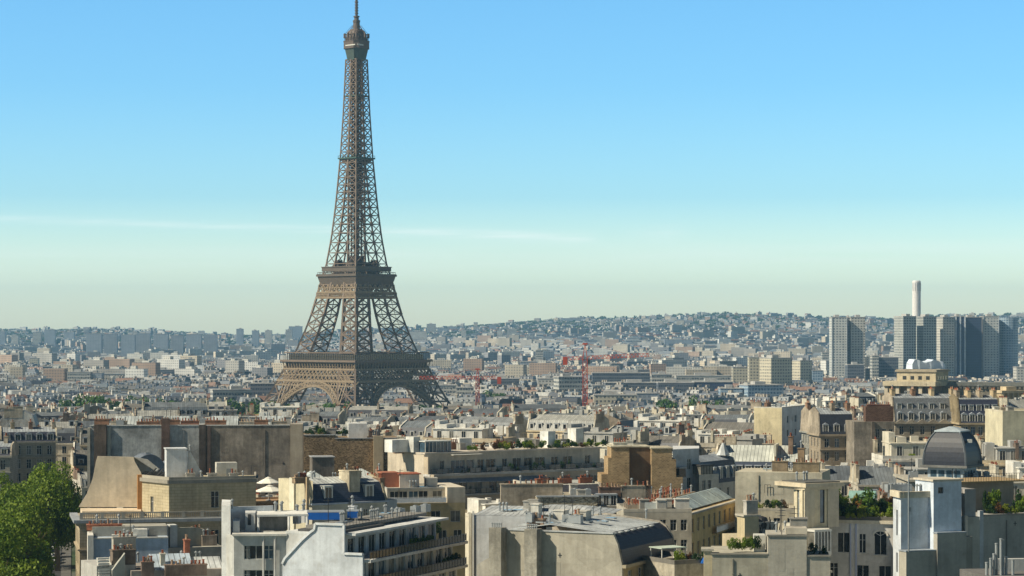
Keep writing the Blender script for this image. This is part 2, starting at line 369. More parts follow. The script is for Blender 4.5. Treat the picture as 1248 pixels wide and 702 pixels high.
# ---------------------------------------------------------------- the iron tower
TX, TY = X(434.5, 1712), 1712.0
TR = radians(45 + 2.6)                                # turned so that a corner faces the viewer
def tower():
    root = thing('iron_lattice_tower', 'tall brown iron lattice tower with three platforms, rising above all the roofs', 'tower', (TX, TY, 0), TR)
    prof = [(0, 62.5), (10, 55), (20, 48.5), (24, 46), (36, 40.6), (40, 39.2), (47.5, 36.2), (53, 33.6), (59, 30.6), (72, 26.4), (85, 22.8), (97, 20.2), (105, 18.6), (115, 16.6), (120, 15.3), (140, 12.6), (164, 10.4), (196, 8.2), (230, 6.6), (266, 5.4), (280, 5.2)]
    wp = [(0, 19), (24, 17.2), (59, 15.2), (75, 13.8), (93, 12.4), (115, 11.0), (120, 8.6), (150, 8.2), (190, 7.9), (197, 8.1)]
    def itp(tb, h):
        for (a, x), (b, y) in zip(tb, tb[1:]):
            if h <= b: return x + (y - x) * max(0, h - a) / (b - a)
        return tb[-1][1]
    S = lambda h: itp(prof, h); Wd = lambda h: itp(wp, h)
    def leg_corners(h, sx, sy):
        s = S(h); w = min(Wd(h), s - .15); return [(sx * s, sy * s, h), (sx * (s - w), sy * s, h), (sx * (s - w), sy * (s - w), h), (sx * s, sy * (s - w), h)]
    def lattice(m, levels, quad, rc, rb, mid=False):
        for a, b in zip(levels, levels[1:]):
            A, B_ = quad(a), quad(b)
            for k in range(4):
                m.bar(A[k], B_[k], rc)
                p, q, r, s_ = A[k], A[(k + 1) % 4], B_[(k + 1) % 4], B_[k]
                m.bar(p, r, rb); m.bar(q, s_, rb); m.bar(s_, r, rb * 1.15)
                if mid:
                    c = tuple((p[i] + q[i]) / 2 for i in range(3)); d = tuple((r[i] + s_[i]) / 2 for i in range(3)); m.bar(c, d, rb * .8)
                    e = tuple((p[i] + s_[i]) / 2 for i in range(3)); f = tuple((q[i] + r[i]) / 2 for i in range(3)); m.bar(e, f, rb * .8)
    IR = (.20, .15, .115); DK = (.07, .058, .052)
    for sx, sy in ((1, 1), (1, -1), (-1, -1), (-1, 1)):
        m = MB(); lv = [0, 12, 24, 36, 47]; lattice(m, lv, lambda h: leg_corners(h, sx, sy), .75, .42, True)
        lv = [47, 59, 65.5, 72, 79, 86, 93, 100, 107, 113]; lattice(m, lv, lambda h: leg_corners(h, sx, sy), .62, .3, False)
        # inner stiffening: lift rails and cross ties inside each leg
        for a, b in zip(lv, lv[1:]):
            A, B_ = leg_corners(a, sx, sy), leg_corners(b, sx, sy)
            m.bar(A[0], B_[2], .16)
            c = tuple(sum(p[i] for p in A) / 4 for i in range(3)); d = tuple(sum(p[i] for p in B_) / 4 for i in range(3)); m.bar(c, d, .3)
            for k in range(4):
                p = tuple((A[k][i] + A[(k + 1) % 4][i]) / 2 for i in range(3)); q = tuple((B_[k][i] + B_[(k + 1) % 4][i]) / 2 for i in range(3)); m.bar(p, q, .13)
        m.build('leg', 'iron', root, color=IR)
    # faces: rotate one face four times
    def face_pt(u, h, k, off=0):
        s = S(h) + off; x, y = u, -s
        for _ in range(k): x, y = -y, x
        return (x, y, h)
    for k in range(4):
        m = MB(); R1, R0, hc, n = 38.2, 34.6, 1.0, 30
        def ap(R, a): return face_pt(R * cos(a), hc + R * sin(a), k, .5)
        def ap2(R, a): return face_pt(R * cos(a), hc + R * sin(a), k, -1.6)
        prev = None
        for i in range(n + 1):
            a = radians(14 + 152 * i / n); cur = (ap(R1, a), ap(R0, a), ap2(R1, a), ap2(R0, a))
            if prev:
                m.bar(prev[0], cur[0], .5); m.bar(prev[1], cur[1], .5); m.bar(prev[2], cur[2], .4); m.bar(prev[3], cur[3], .4)
                m.bar(prev[0], cur[1], .26); m.bar(prev[1], cur[0], .26)
            m.bar(cur[0], cur[1], .26); m.bar(cur[1], cur[3], .2); m.bar(cur[0], cur[2], .2)
            prev = cur
        for i in range(-11, 12):                       # spandrel uprights with small arches up to the girder
            u = i * 2.9
            if abs(u) < 13 or abs(u) > 33: continue
            h0 = hc + sqrt(max(0, R1 * R1 - u * u))
            if h0 < 36: m.bar(face_pt(u, h0, k, .3), face_pt(u, 37.5, k, .3), .3); m.bar(face_pt(u, 37.5, k, .3), face_pt(u + 1.45 * (1 if u < 0 else -1), 38.6, k, .3), .3)
        m.build('arch', 'iron', root, color=(.29, .22, .145))
        g = MB()                                       # girder of lattice diamonds below the first gallery
        def chord(h, r, ext=0):
            s = S(h) + ext; g.bar(face_pt(-s, h, k, .3), face_pt(s, h, k, .3), r)
        chord(39.3, .75); chord(36.2, .4); chord(47.6, .55); chord(43.4, .3)
        N = 20
        for i in range(N):
            for d in (2, -2):
                if not 0 <= i + d <= N: continue
                h0, h1 = 39.6, 47.5
                g.bar(face_pt(S(h0) * (2 * i / N - 1), h0, k, .3), face_pt(S(h1) * (2 * (i + d) / N - 1), h1, k, .3), .33)
        for i in range(N + 1):
            if i % 2 == 0: g.bar(face_pt(S(36.2) * (2 * i / N - 1), 36.2, k, .3), face_pt(S(39.3) * (2 * (i + 1) / N - 1), 39.3, k, .3), .22)
            if i % 2 == 1: g.bar(face_pt(S(36.2) * (2 * (i + 1) / N - 1), 36.2, k, .3), face_pt(S(39.3) * (2 * i / N - 1), 39.3, k, .3), .22)
        for i in range(0, 27):                         # consoles
            u = -S(48) + 2 * S(48) * i / 26; g.bar(face_pt(u, 47.8, k, .2), face_pt(u * 1.02, 51.8, k, 2.6), .28); g.bar(face_pt(u, 47.8, k, .1), face_pt(u, 51.8, k, -.6), .3)
        g.build('girder', 'iron', root, color=(.29, .22, .145))
        g = MB(); 
        for h, r in ((97.6, .5), (101.6, .5), (104.6, .3)): s = S(h); g.bar(face_pt(-s, h, k, .3), face_pt(s, h, k, .3), r)
        for i in range(30):
            for d in (1, -1):
                s0, s1 = S(97.6), S(101.6); g.bar(face_pt(s0 * (2 * i / 30 - 1), 97.6, k, .3), face_pt(s1 * (2 * (i + d) / 30 - 1), 101.6, k, .3), .2)
        for i in range(9):
            u = S(102) * (2 * i / 8 - 1); g.bar(face_pt(u, 101.6, k, .2), face_pt(u, 107, k, .2), .3)
            if i < 8: u2 = S(102) * (2 * (i + 1) / 8 - 1); g.bar(face_pt(u, 101.6, k, .2), face_pt(u2, 107, k, .2), .25); g.bar(face_pt(u2, 101.6, k, .2), face_pt(u, 107, k, .2), .25)
        g.build('upper_girder', 'iron', root, color=(.29, .22, .145))
    def sq(m, s, h0, h1, s2=None, mi=0):
        s2 = s if s2 is None else s2
        m.loft([(-s, -s, h0), (s, -s, h0), (s, s, h0), (-s, s, h0)], [(-s2, -s2, h1), (s2, -s2, h1), (s2, s2, h1), (-s2, s2, h1)], mi)
    def ring(m, s, w, h0, h1, mi=0):                   # square ring deck
        m.box(-s, -s, h0, s, -s + w, h1, mi); m.box(-s, s - w, h0, s, s, h1, mi); m.box(-s, -s + w, h0, -s + w, s - w, h1, mi); m.box(s - w, -s + w, h0, s, s - w, h1, mi)
    m = MB(); ring(m, 37.2, 21, 51.8, 52.5, 1); ring(m, 38.3, 1.2, 52.5, 53.9); ring(m, 34.9, .5, 47.9, 51.8, 1)
    ring(m, 36.4, .25, 58.6, 59.3); sc_ = MB()
    for i in range(41):
        u = -36.3 + 72.6 * i / 40
        for x, y in ((u, -36.3), (u, 36.3), (-36.3, u), (36.3, u)): sc_.bar((x, y, 53.7), (x, y, 58.8), .13)
    p = m.build('first_platform', ['iron', 'iron'], root, color=IR); sc_.build('gallery_screen', 'iron', p, color=(.05, .045, .045))
    m = MB()
    for x0, y0, x1, y1 in ((-19, -33.5, 19, -24), (-19, 24, 19, 33.5), (-33.5, -19, -24, 19), (24, -19, 33.5, 19)): m.box(x0, y0, 53.7, x1, y1, 58.2, 0, 1)
    ring(m, 33.6, .3, 53.7, 57.8, 0)
    m.build('pavilion', ['glass', 'dark_metal'], p)
    m = MB(); sq(m, 17.6, 105, 112.8, 19.6); ring(m, 20.3, 1.5, 112.8, 114.2); sq(m, 20.0, 114.2, 114.5)
    ring(m, 19.6, .18, 115.6, 115.9)
    for i in range(25):
        u = -19.5 + 39 * i / 24
        for x, y in ((u, -19.5), (u, 19.5), (-19.5, u), (19.5, u)): m.bar((x, y, 114.5), (x, y, 115.8), .1)
    ring(m, 17.4, .5, 116.4, 119.2); ring(m, 17.8, 3, 119.2, 119.8)
    sp = m.build('second_platform', 'iron', root, color=(.13, .105, .085))
    m = MB(); m.box(-11, -11, 114.5, -2, 11, 120.5); m.box(2, -11, 114.5, 11, 11, 120.5); m.box(-8, -8, 120.5, 8, 8, 123); m.box(-4.5, -4.5, 123, 4.5, 4.5, 127.5)
    for x, y in ((-9, -9), (9, -9), (9, 9), (-9, 9)): m.box(x - 2, y - 2, 120.5, x + 2, y + 2, 124.5)
    m.build('machine_room', 'iron', sp, color=DK)
    m = MB(); lv = [113]; h = 113
    while h < 196: h += max(5.2, S(h) * .52); lv.append(min(h, 196))
    for sx, sy in ((1, 1), (1, -1), (-1, -1), (-1, 1)): lattice(m, lv, lambda h: leg_corners(h, sx, sy), .42, .19)
    for a in lv[1:]:
        s = S(a)
        for k in range(4): m.bar(face_pt(-s, a, k), face_pt(s, a, k), .28)
    lv2 = [196]; h = 196
    while h < 266: h += 5.4 if h < 240 else 4.7; lv2.append(min(h, 267))
    for sx, sy in ((1, 1), (1, -1), (-1, -1), (-1, 1)):
        lattice(m, lv2, lambda h: [(sx * S(h), sy * S(h), h), (sx * .25, sy * S(h), h), (sx * .25, sy * .25, h), (sx * S(h), sy * .25, h)], .36, .2)
    m.build('upper_shaft', 'iron', root, color=(.195, .145, .11))
    m = MB()
    for x, y in ((-1.6, 0), (1.6, 0)): 
        for a in range(114, 266, 4): m.bar((x, y - 1.2, a), (x, y + 1.2, a + 4), .3); m.bar((x, y + 1.2, a), (x, y - 1.2, a + 4), .3)
    for x in (-2.8, 2.8):
        for y in (-2.2, 2.2): m.bar((x, y, 114), (x * .8, y * .8, 268), .42)
    m.box(-1.3, -1.3, 114, 1.3, 1.3, 268)
    m.build('lift_shaft', 'iron', root, color=DK)
    m = MB(); ring(m, 9.4, 2.2, 196.2, 197.2); sq(m, 6, 193.5, 196.2, 8.8)
    for i in range(9):
        u = -9.2 + 18.4 * i / 8
        for x, y in ((u, -9.2), (u, 9.2), (-9.2, u), (9.2, u)): m.bar((x, y, 197.2), (x, y, 198.6), .1)
    ring(m, 9.3, .15, 198.5, 198.7)
    m.build('intermediate_platform', 'iron', root, color=(.05, .10, .085))
    m = MB(); s = 6.0; ring(m, 6.3, .6, 240.5, 241.5); m.build('service_gallery', 'iron', root, color=(.05, .10, .085))
    m = MB(); oc = lambda r, h, c=.62: [(r, -r * c, h), (r, r * c, h), (r * c, r, h), (-r * c, r, h), (-r, r * c, h), (-r, -r * c, h), (-r * c, -r, h), (r * c, -r, h)]
    m.col = (1, 1, 1); m.loft(oc(5.6, 266.5), oc(7.2, 274.5)); m.build('summit_flare', 'iron', root, color=(.07, .10, .09))
    m = MB(); m.loft(oc(7.9, 274.5), oc(7.9, 279.5)); m.loft(oc(8.1, 279.5), oc(8.1, 280.1)); m.loft(oc(6.6, 280.1), oc(6.2, 284.5)); m.loft(oc(6.6, 284.5), oc(6.6, 285)); m.loft(oc(5.9, 285), oc(5.2, 287)); m.loft(oc(5.2, 287), oc(3.4, 288.6)); m.loft(oc(2.2, 288.6), oc(2.0, 293.5))
    for i in range(16):
        a = 2 * pi * i / 16; r = 8.3; x, y = r * cos(a), r * sin(a); m.bar((x, y, 280), (x, y, 285.8 - (i % 3)), .16)
        if i % 2 == 0: m.box(x * 1.03 - .5, y * 1.03 - .5, 282.2, x * 1.03 + .5, y * 1.03 + .5, 285.5); m.bar((x, y, 285), (x * .35, y * .35, 291.5), .12)
    for i in range(48):
        a = 2 * pi * i / 48; m.bar((7.75 * cos(a), 7.75 * sin(a), 279.9), (7.75 * cos(a), 7.75 * sin(a), 283), .08)
    c = m.build('summit_cabin', 'iron', root, color=(.13, .10, .085))
    m = MB(); m.box(-6.8, -8.1, 276.2, -1, -7.9, 277.3); m.box(-8.1, -6.8, 276.2, -7.9, 3, 277.0); m.build('window_band', 'frame_white', c)
    m = MB(); m.lathe([(2.6, 293.5), (2.6, 295), (1.7, 295.2), (1.6, 297), (2.2, 297.2), (2.2, 298), (.9, 298.2), (.85, 311)], 8)
    for i in range(6): m.lathe([(1.35, 299.5 + 2 * i), (1.35, 300.3 + 2 * i)], 8)
    m.lathe([(.42, 311), (.35, 322), (.2, 330)], 6); m.build('antenna', 'iron', root, color=(.12, .10, .09))
tower()
# ---------------------------------------------------------------- building kit
GZ = 25.0                                             # street level of the near districts
WIN = {}
def win_mesh(w, h, style):
    k = (round(w, 2), round(h, 2), style)
    if k in WIN: return WIN[k]
    m = MB(); t = .07; y0, y1 = -.05, .03
    m.box(-w / 2, y0, 0, -w / 2 + t, y1, h); m.box(w / 2 - t, y0, 0, w / 2, y1, h); m.box(-w / 2 + t, y0, h - t, w / 2 - t, y1, h); m.box(-w / 2 + t, y0, 0, w / 2 - t, y1, t)
    if style in ('case', 'arch'): m.box(-t * .6, y0, t, t * .6, y1, h - t); m.box(-w / 2 + t, y0 + .005, h * .66, -t * .6, y1, h * .66 + .05); m.box(t * .6, y0 + .005, h * .66, w / 2 - t, y1, h * .66 + .05)
    if style == 'wide':
        n = max(2, int(w / 1.1))
        for i in range(1, n): x = -w / 2 + w * i / n; m.box(x - .035, y0 + .004, t, x + .035, y1, h - t)
    fr = m.mesh('window', 'frame_white' if style != 'dark' else 'dark_metal')
    ps = []
    for g in ('glass', 'glass', 'glass', 'glass', 'glass_curtain', 'glass', 'glass_blue'):
        q = MB(); q.quad((-w / 2 + .02, 0, .02), (w / 2 - .02, 0, .02), (w / 2 - .02, 0, h - .02), (-w / 2 + .02, 0, h - .02)); ps.append(q.mesh('pane', g))
    WIN[k] = (fr, ps); return WIN[k]
def pot_mesh(mt):
    m = MB(); m.lathe([(.17, 0), (.13, .12), (.12, .48), (.16, .52), (.16, .62)], 7); return m.mesh('chimney_pot', mt)
POT = pot_mesh('terracotta'); POT2 = pot_mesh('pot_dusty')
def pipe_mesh():
    m = MB(); m.lathe([(.12, 0), (.12, .9), (.22, 1.0), (.22, 1.12), (.05, 1.3)], 8); return m.mesh('flue', 'grey_metal')
PIPE = pipe_mesh()
def skylight_mesh():
    m = MB(); m.box(-.5, -.7, 0, .5, .7, .16, 0); m.quad((-.42, -.62, .165), (.42, -.62, .165), (.42, .62, .165), (-.42, .62, .165), 1); return m.mesh('skylight', ['grey_metal', 'glass_blue'])
SKYL_M = skylight_mesh()
def aerial_mesh():
    m = MB(); m.bar((0, 0, 0), (0, 0, 3.2), .035)
    for z in (2.3, 2.9):
        m.bar((-.7, 0, z), (.7, 0, z), .02)
        for i in range(5): x = -.6 + .3 * i; m.bar((x, -.3, z), (x, .3, z), .015)
    return m.mesh('aerial', 'dark_metal')
AERIAL = aerial_mesh()
def ac_mesh():
    m = MB(); m.box(-.8, -.45, .1, .8, .45, 1.1); m.box(-.7, -.35, 0, -.5, .35, .1); m.box(.5, -.35, 0, .7, .35, .1); m.lathe([(.32, 1.1), (.32, 1.22), (.25, 1.22)], 10); return m.mesh('ventilation_unit', 'grey_metal')
ACM = ac_mesh()

class Bld:
    def __init__(s, name, label, cat, A, B, group=None, gz=GZ):
        """A, B = (photo x, distance) of the front left / right corner at the facade line"""
        ax, ay = X(*A), A[1]; bx, by = X(*B), B[1]
        s.rz = atan2(by - ay, bx - ax); s.w = hypot(bx - ax, by - ay); s.ox, s.oy, s.gz = ax, ay, gz; s.A = A
        s.root = thing(name, label, cat, (ax, ay, gz), s.rz, group); s.rng = random.Random(int(A[0] * 7 + A[1]))
    def loc(s, px, Y):
        x, y = X(px, Y) - s.ox, Y - s.oy; c, n = cos(s.rz), sin(s.rz); return (x * c + y * n, -x * n + y * c)
    def z(s, py, Y=None): return Z(py, Y or s.oy) - s.gz
    def u(s, px, y=0):                               # local x where the plane (local y) meets photo column px
        k = (px - CX) / F; c, n = cos(s.rz), sin(s.rz); x0 = s.ox - n * y; y0 = s.oy + c * y
        return (k * y0 - x0) / (c - k * n)
    def rect(s, x0=0, x1=None, y0=0, y1=12): return [(x0, y0), (x1 if x1 is not None else s.w, y0), (x1 if x1 is not None else s.w, y1), (x0, y1)]
    def part(s, m, name, mats, color=None, parent=None, **k): return m.build(name, mats, parent or s.root, color=color, **k)
    def body(s, pts, z0, z1, col, wins=None, mat='plaster', name='wall', roofmat='felt', sill=True, parent=None, rec=.22):
        """upright walls with real openings; wins[edge] = [(u, z, w, h, style)]"""
        m = MB(); wins = wins or {}; n = len(pts); slots = []
        for k in range(n):
            (x0, y0), (x1, y1) = pts[k], pts[(k + 1) % n]; L = hypot(x1 - x0, y1 - y0)
            if L < 1e-4: continue
            dx, dy = (x1 - x0) / L, (y1 - y0) / L; nx, ny = -dy, dx      # inward normal
            P = lambda u, z, d=0: (x0 + dx * u + nx * d, y0 + dy * u + ny * d, z)
            ws = [w for w in wins.get(k, []) if w[0] - w[2] / 2 > .05 and w[0] + w[2] / 2 < L - .05 and w[1] > z0 + .02 and w[1] + w[3] < z1 - .02]
            if not ws: m.quad(P(0, z0), P(L, z0), P(L, z1), P(0, z1)); continue
            us = sorted({0, L} | {round(w[0] - w[2] / 2, 3) for w in ws} | {round(w[0] + w[2] / 2, 3) for w in ws})
            zs = sorted({z0, z1} | {round(w[1], 3) for w in ws} | {round(w[1] + w[3], 3) for w in ws})
            hole = lambda uc, zc: any(abs(uc - w[0]) < w[2] / 2 and w[1] < zc < w[1] + w[3] for w in ws)
            for zb, zt in zip(zs, zs[1:]):
                if zt - zb < 1e-4: continue
                run = None
                for ua, ub in zip(us, us[1:]):
                    if hole((ua + ub) / 2, (zb + zt) / 2):
                        if run is not None: m.quad(P(run, zb), P(ua, zb), P(ua, zt), P(run, zt)); run = None
                    elif run is None: run = ua
                if run is not None: m.quad(P(run, zb), P(L, zb), P(L, zt), P(run, zt))
            for w in ws:
                a, b, c, d = w[0] - w[2] / 2, w[0] + w[2] / 2, w[1], w[1] + w[3]; r = rec
                m.quad(P(a, c), P(b, c), P(b, c, r), P(a, c, r)); m.quad(P(a, d, r), P(b, d, r), P(b, d), P(a, d))
                m.quad(P(a, c, 0), P(a, c, r), P(a, d, r), P(a, d, 0)); m.quad(P(b, c, r), P(b, c, 0), P(b, d, 0), P(b, d, r))
                m.quad(P(a, c, r + .06), P(b, c, r + .06), P(b, d, r + .06), P(a, d, r + .06))
                slots.append((P(w[0], w[1], r), atan2(dy, dx), w, P))
        m.poly([(x, y, z1) for x, y in pts], 1)
        o = s.part(m, name, [mat, roofmat], col, parent)
        for p, a, w, P in slots:
            st = w[4] if len(w) > 4 else 'case'; fr, ps = win_mesh(w[2], w[3], st)
            f = add('window', fr, o if parent is None else parent, p, a); pn = add('pane', s.rng.choice(ps), f)
        return o
    def grid(s, u0, u1, n, zs, w, h, style='case', skip=()):
        return [(u0 + (u1 - u0) * (i + .5) / n, z, w, h, style) for j, z in enumerate(zs) for i in range(n) if (i, j) not in skip]
    def ring(s, pts, z0, z1, out, t=.0, col=(.45, .42, .35), name='cornice', mat='plaster', edges=None, inn=.3):
        """moulding strip following the edges"""
        m = MB(); n = len(pts); cx = sum(p[0] for p in pts) / n; cy = sum(p[1] for p in pts) / n
        for k in (range(n) if edges is None else edges):
            (x0, y0), (x1, y1) = pts[k], pts[(k + 1) % n]; L = hypot(x1 - x0, y1 - y0); dx, dy = (x1 - x0) / L, (y1 - y0) / L
            e = out * .98; a = (x0 - dx * e, y0 - dy * e); b = (x1 + dx * e, y1 + dy * e)
            z1k = z1 + .003 * k; z0k = z0 + .002 * k
            m.prism([(a[0] + dy * out, a[1] - dx * out), (b[0] + dy * out, b[1] - dx * out), (b[0] - dy * inn, b[1] + dx * inn), (a[0] - dy * inn, a[1] + dx * inn)], z0k, z1k)
        return s.part(m, name, mat, col)
    def roofx(s, x0, x1, prof, mats, cols=None, name='roof', gable=None, gcol=(.5, .46, .38), lift=.0):
        """extruded along x: prof=[(y,z)...] front to back; mats per segment"""
        if isinstance(mats, str): mats = [mats] * (len(prof) - 1)
        byc = {}
        for i, (a, b) in enumerate(zip(prof, prof[1:])):
            byc.setdefault((mats[i], cols[i] if isinstance(cols, list) else cols), []).append((a, b))
        first = None
        for (mt, c), segs in byc.items():
            m = MB()
            for (ya, za), (yb, zb) in segs: m.quad((x0, ya, za), (x1, ya, za), (x1, yb, zb), (x0, yb, zb))
            o = s.part(m, name if first is None else 'roof_slope', mt, c, first); first = first or o
        pp = [(y, z + lift) for y, z in prof]; zb = min(z for _, z in prof) - .3
        for x, t in ((x0, -.35), (x1, .35)):
            g = MB()
            if gable == 'L' and x == x1: continue
            if gable == 'R' and x == x0: continue
            xs = (min(x, x + t), max(x, x + t)) if lift else (x, x + .01 * (1 if t > 0 else -1))
            A = [(xs[0], y, z) for y, z in pp] + [(xs[0], pp[-1][0], zb), (xs[0], pp[0][0], zb)]; B_ = [(xs[1], p[1], p[2]) for p in A]
            g.loft(B_, A); s.part(g, 'gable', 'party_wall' if lift else 'plaster', gcol)
        return first
    def hip(s, x0, y0, x1, y1, z, ins, h, mat, col, name='roof', flat_=None, over=0):
        m = MB(); a = [(x0 - over, y0 - over, z), (x1 + over, y0 - over, z), (x1 + over, y1 + over, z), (x0 - over, y1 + over, z)]
        b = [(x0 + ins, y0 + ins, z + h), (x1 - ins, y0 + ins, z + h), (x1 - ins, y1 - ins, z + h), (x0 + ins, y1 - ins, z + h)]
        m.loft(a, b, 0, False); m.poly(b, 0 if flat_ is None else 1); return s.part(m, name, [mat, flat_ or mat], col)
    def chim(s, x, y, z, w, d, h, n=4, col=(.42, .36, .28), mat='party_wall', real=True, parent=None, pipes=False):
        m = MB(); m.box(x - w / 2, y - d / 2, z - .4, x + w / 2, y + d / 2, z + h); m.box(x - w / 2 - .09, y - d / 2 - .09, z + h, x + w / 2 + .09, y + d / 2 + .09, z + h + .16)
        alongx = w > d; L = (w if alongx else d) - .3; zt = z + h + .16
        c = s.part(m, 'chimney', mat, col, parent)
        for i in range(n):
            t = (-.5 + (i + .5) / n) * L; j = s.rng.uniform(-.03, .03); p = (x + t, y + j, zt) if alongx else (x + j, y + t, zt)
            if s.rng.random() < .07: continue
            o = add('chimney_pot', PIPE if (pipes or s.rng.random() < .08) else (POT if s.rng.random() < .62 else POT2), c, p); k = s.rng.uniform(.6, 1.2); o.scale = (1.1, 1.1, k)
        return c
    def dormer(s, x, y, z, w=1.3, h=1.7, d=1.6, col=(.30, .33, .36), face=(.6, .58, .52), top='pitch'):
        m = MB(); m.box(x - w / 2 - .1, y, z, x + w / 2 + .1, y + d, z + h, 0)
        m.col = face; m.box(x - w / 2 - .14, y - .08, z - .05, x - w / 2 + .06, y, z + h + .02, 1); m.box(x + w / 2 - .06, y - .08, z - .05, x + w / 2 + .14, y, z + h + .02, 1); m.box(x - w / 2 + .06, y - .08, z + h - .14, x + w / 2 - .06, y, z + h + .02, 1)
        if top == 'pitch':
            a = [(x - w / 2 - .2, y - .15, z + h + .02), (x + w / 2 + .2, y - .15, z + h + .02), (x + w / 2 + .2, y + d, z + h + .02), (x - w / 2 - .2, y + d, z + h + .02)]
            b = [(x - .02, y - .15, z + h + .5), (x + .02, y - .15, z + h + .5), (x + .02, y + d, z + h + .5), (x - .02, y + d, z + h + .5)]; m.loft(a, b, 0)
        else: m.box(x - w / 2 - .2, y - .2, z + h + .02, x + w / 2 + .2, y + d, z + h + .14, 0)
        o = s.part(m, 'dormer', ['zinc_plain', 'frame_white'], col)
        q = MB(); q.box(x - w / 2 + .06, y - .03, z, x + w / 2 - .06, y - .01, z + h - .14); q.box(x - .03, y - .07, z, x + .03, y - .03, z + h - .14, 1); s.part(q, 'pane', [s.rng.choice(['glass', 'glass', 'glass_curtain']), 'frame_white'], None, o)
        return o
    def balcony(s, x0, x1, y, z, d=1.0, slab=.18, h=1.0, col=(.5, .47, .40), solid=None, step=.32, rail='dark_metal'):
        m = MB(); m.box(x0, y - d, z - slab, x1, y, z); o = s.part(m, 'balcony', 'plaster', col)
        r = MB()
        if solid: r.box(x0, y - d, z + .05, x1, y - d + .05, z + h - .08); rm = solid
        else:
            n = int((x1 - x0) / step)
            for i in range(n + 1): x = x0 + (x1 - x0) * i / n; r.box(x - .018, y - d + .03, z, x + .018, y - d + .06, z + h)
            rm = rail
        r.box(x0, y - d + .01, z + h, x1, y - d + .08, z + h + .06)
        s.part(r, 'railing', [rm], None, o); return o
    def boxp(s, x0, y0, z0, x1, y1, z1, name, mat='plaster', col=None, top=None):
        m = MB(); m.box(x0, y0, z0, x1, y1, z1, 0, 1 if top else None); return s.part(m, name, [mat, top or mat], col)
    def clutter(s, x0, y0, x1, y1, z, n, kinds=('pipe', 'sky', 'aerial', 'ac', 'hut')):
        for i in range(n):
            x, y = s.rng.uniform(x0, x1), s.rng.uniform(y0, y1); k = s.rng.choice(kinds)
            if k == 'pipe':
                for j in range(s.rng.randint(1, 3)): add('flue', PIPE, s.root, (x + j * .5, y, z))
            elif k == 'sky': add('skylight', SKYL_M, s.root, (x, y, z), s.rng.choice((0, pi / 2)))
            elif k == 'aerial': add('aerial', AERIAL, s.root, (x, y, z), s.rng.uniform(0, 3))
            elif k == 'ac': add('ventilation_unit', ACM, s.root, (x, y, z), s.rng.choice((0, pi / 2)))
            elif k == 'hut':
                w, d, h = s.rng.uniform(1, 2.4), s.rng.uniform(1, 2), s.rng.uniform(.8, 2.0); m = MB(); m.box(x - w / 2, y - d / 2, z - .05, x + w / 2, y + d / 2, z + h); m.box(x - w / 2 - .1, y - d / 2 - .1, z + h, x + w / 2 + .1, y + d / 2 + .1, z + h + .12)
                g = s.rng.uniform(.3, .62); s.part(m, 'roof_hut', 'plaster', (g, g * .97, g * .88))
    def parapet(s, pts, z, h=.8, t=.25, col=(.5, .48, .42), name='parapet', edges=None, mat='plaster'): return s.ring(pts, z - .02, z + h, .02, col=col, name=name, edges=edges, mat=mat, inn=t)

def marks(b, x0, x1, y, z0, z1, n, col, mat='plaster', pipes=1, face='F', seed=1):
    """old render repairs and pipes on a blind wall; face F = plane at local y, L = plane at local x = y"""
    R = random.Random(seed * 31 + n)
    def bx(m, u0, u1, za, zb, t0, t1):
        if face == 'F': m.box(u0, y - t1, za, u1, y - t0, zb)
        else: m.box(y - t1, u0, za, y - t0, u1, zb)
    for i in range(n):
        w, h = R.uniform(.8, (x1 - x0) * .22), R.uniform(.5, (z1 - z0) * .35); u, z = R.uniform(x0, x1 - w), R.uniform(z0, z1 - h); k = R.uniform(.86, 1.1); m = MB(); bx(m, u, u + w, z, z + h, -.01, .012 + .004 * i); b.part(m, 'render_patch', mat, tuple(min(1, c * k) for c in col))
    for i in range(pipes):
        u = x0 + (x1 - x0) * R.uniform(.1, .9); m = MB(); bx(m, u, u + .14, z0, z1 + .1, 0, .16)
        for q in range(5): z = z0 + (z1 - z0) * q / 5; bx(m, u - .05, u + .19, z, z + .08, 0, .19)
        b.part(m, 'downpipe', 'plaster', tuple(c * .8 for c in col))
    for i in range(2): u = R.uniform(x0, x1); z = R.uniform(z0, z1); m = MB(); bx(m, u, u + .5, z, z + .08, 0, .05); bx(m, u + .21, u + .29, z - .25, z + .33, .002, .06); b.part(m, 'tie_plate', 'dark_metal')
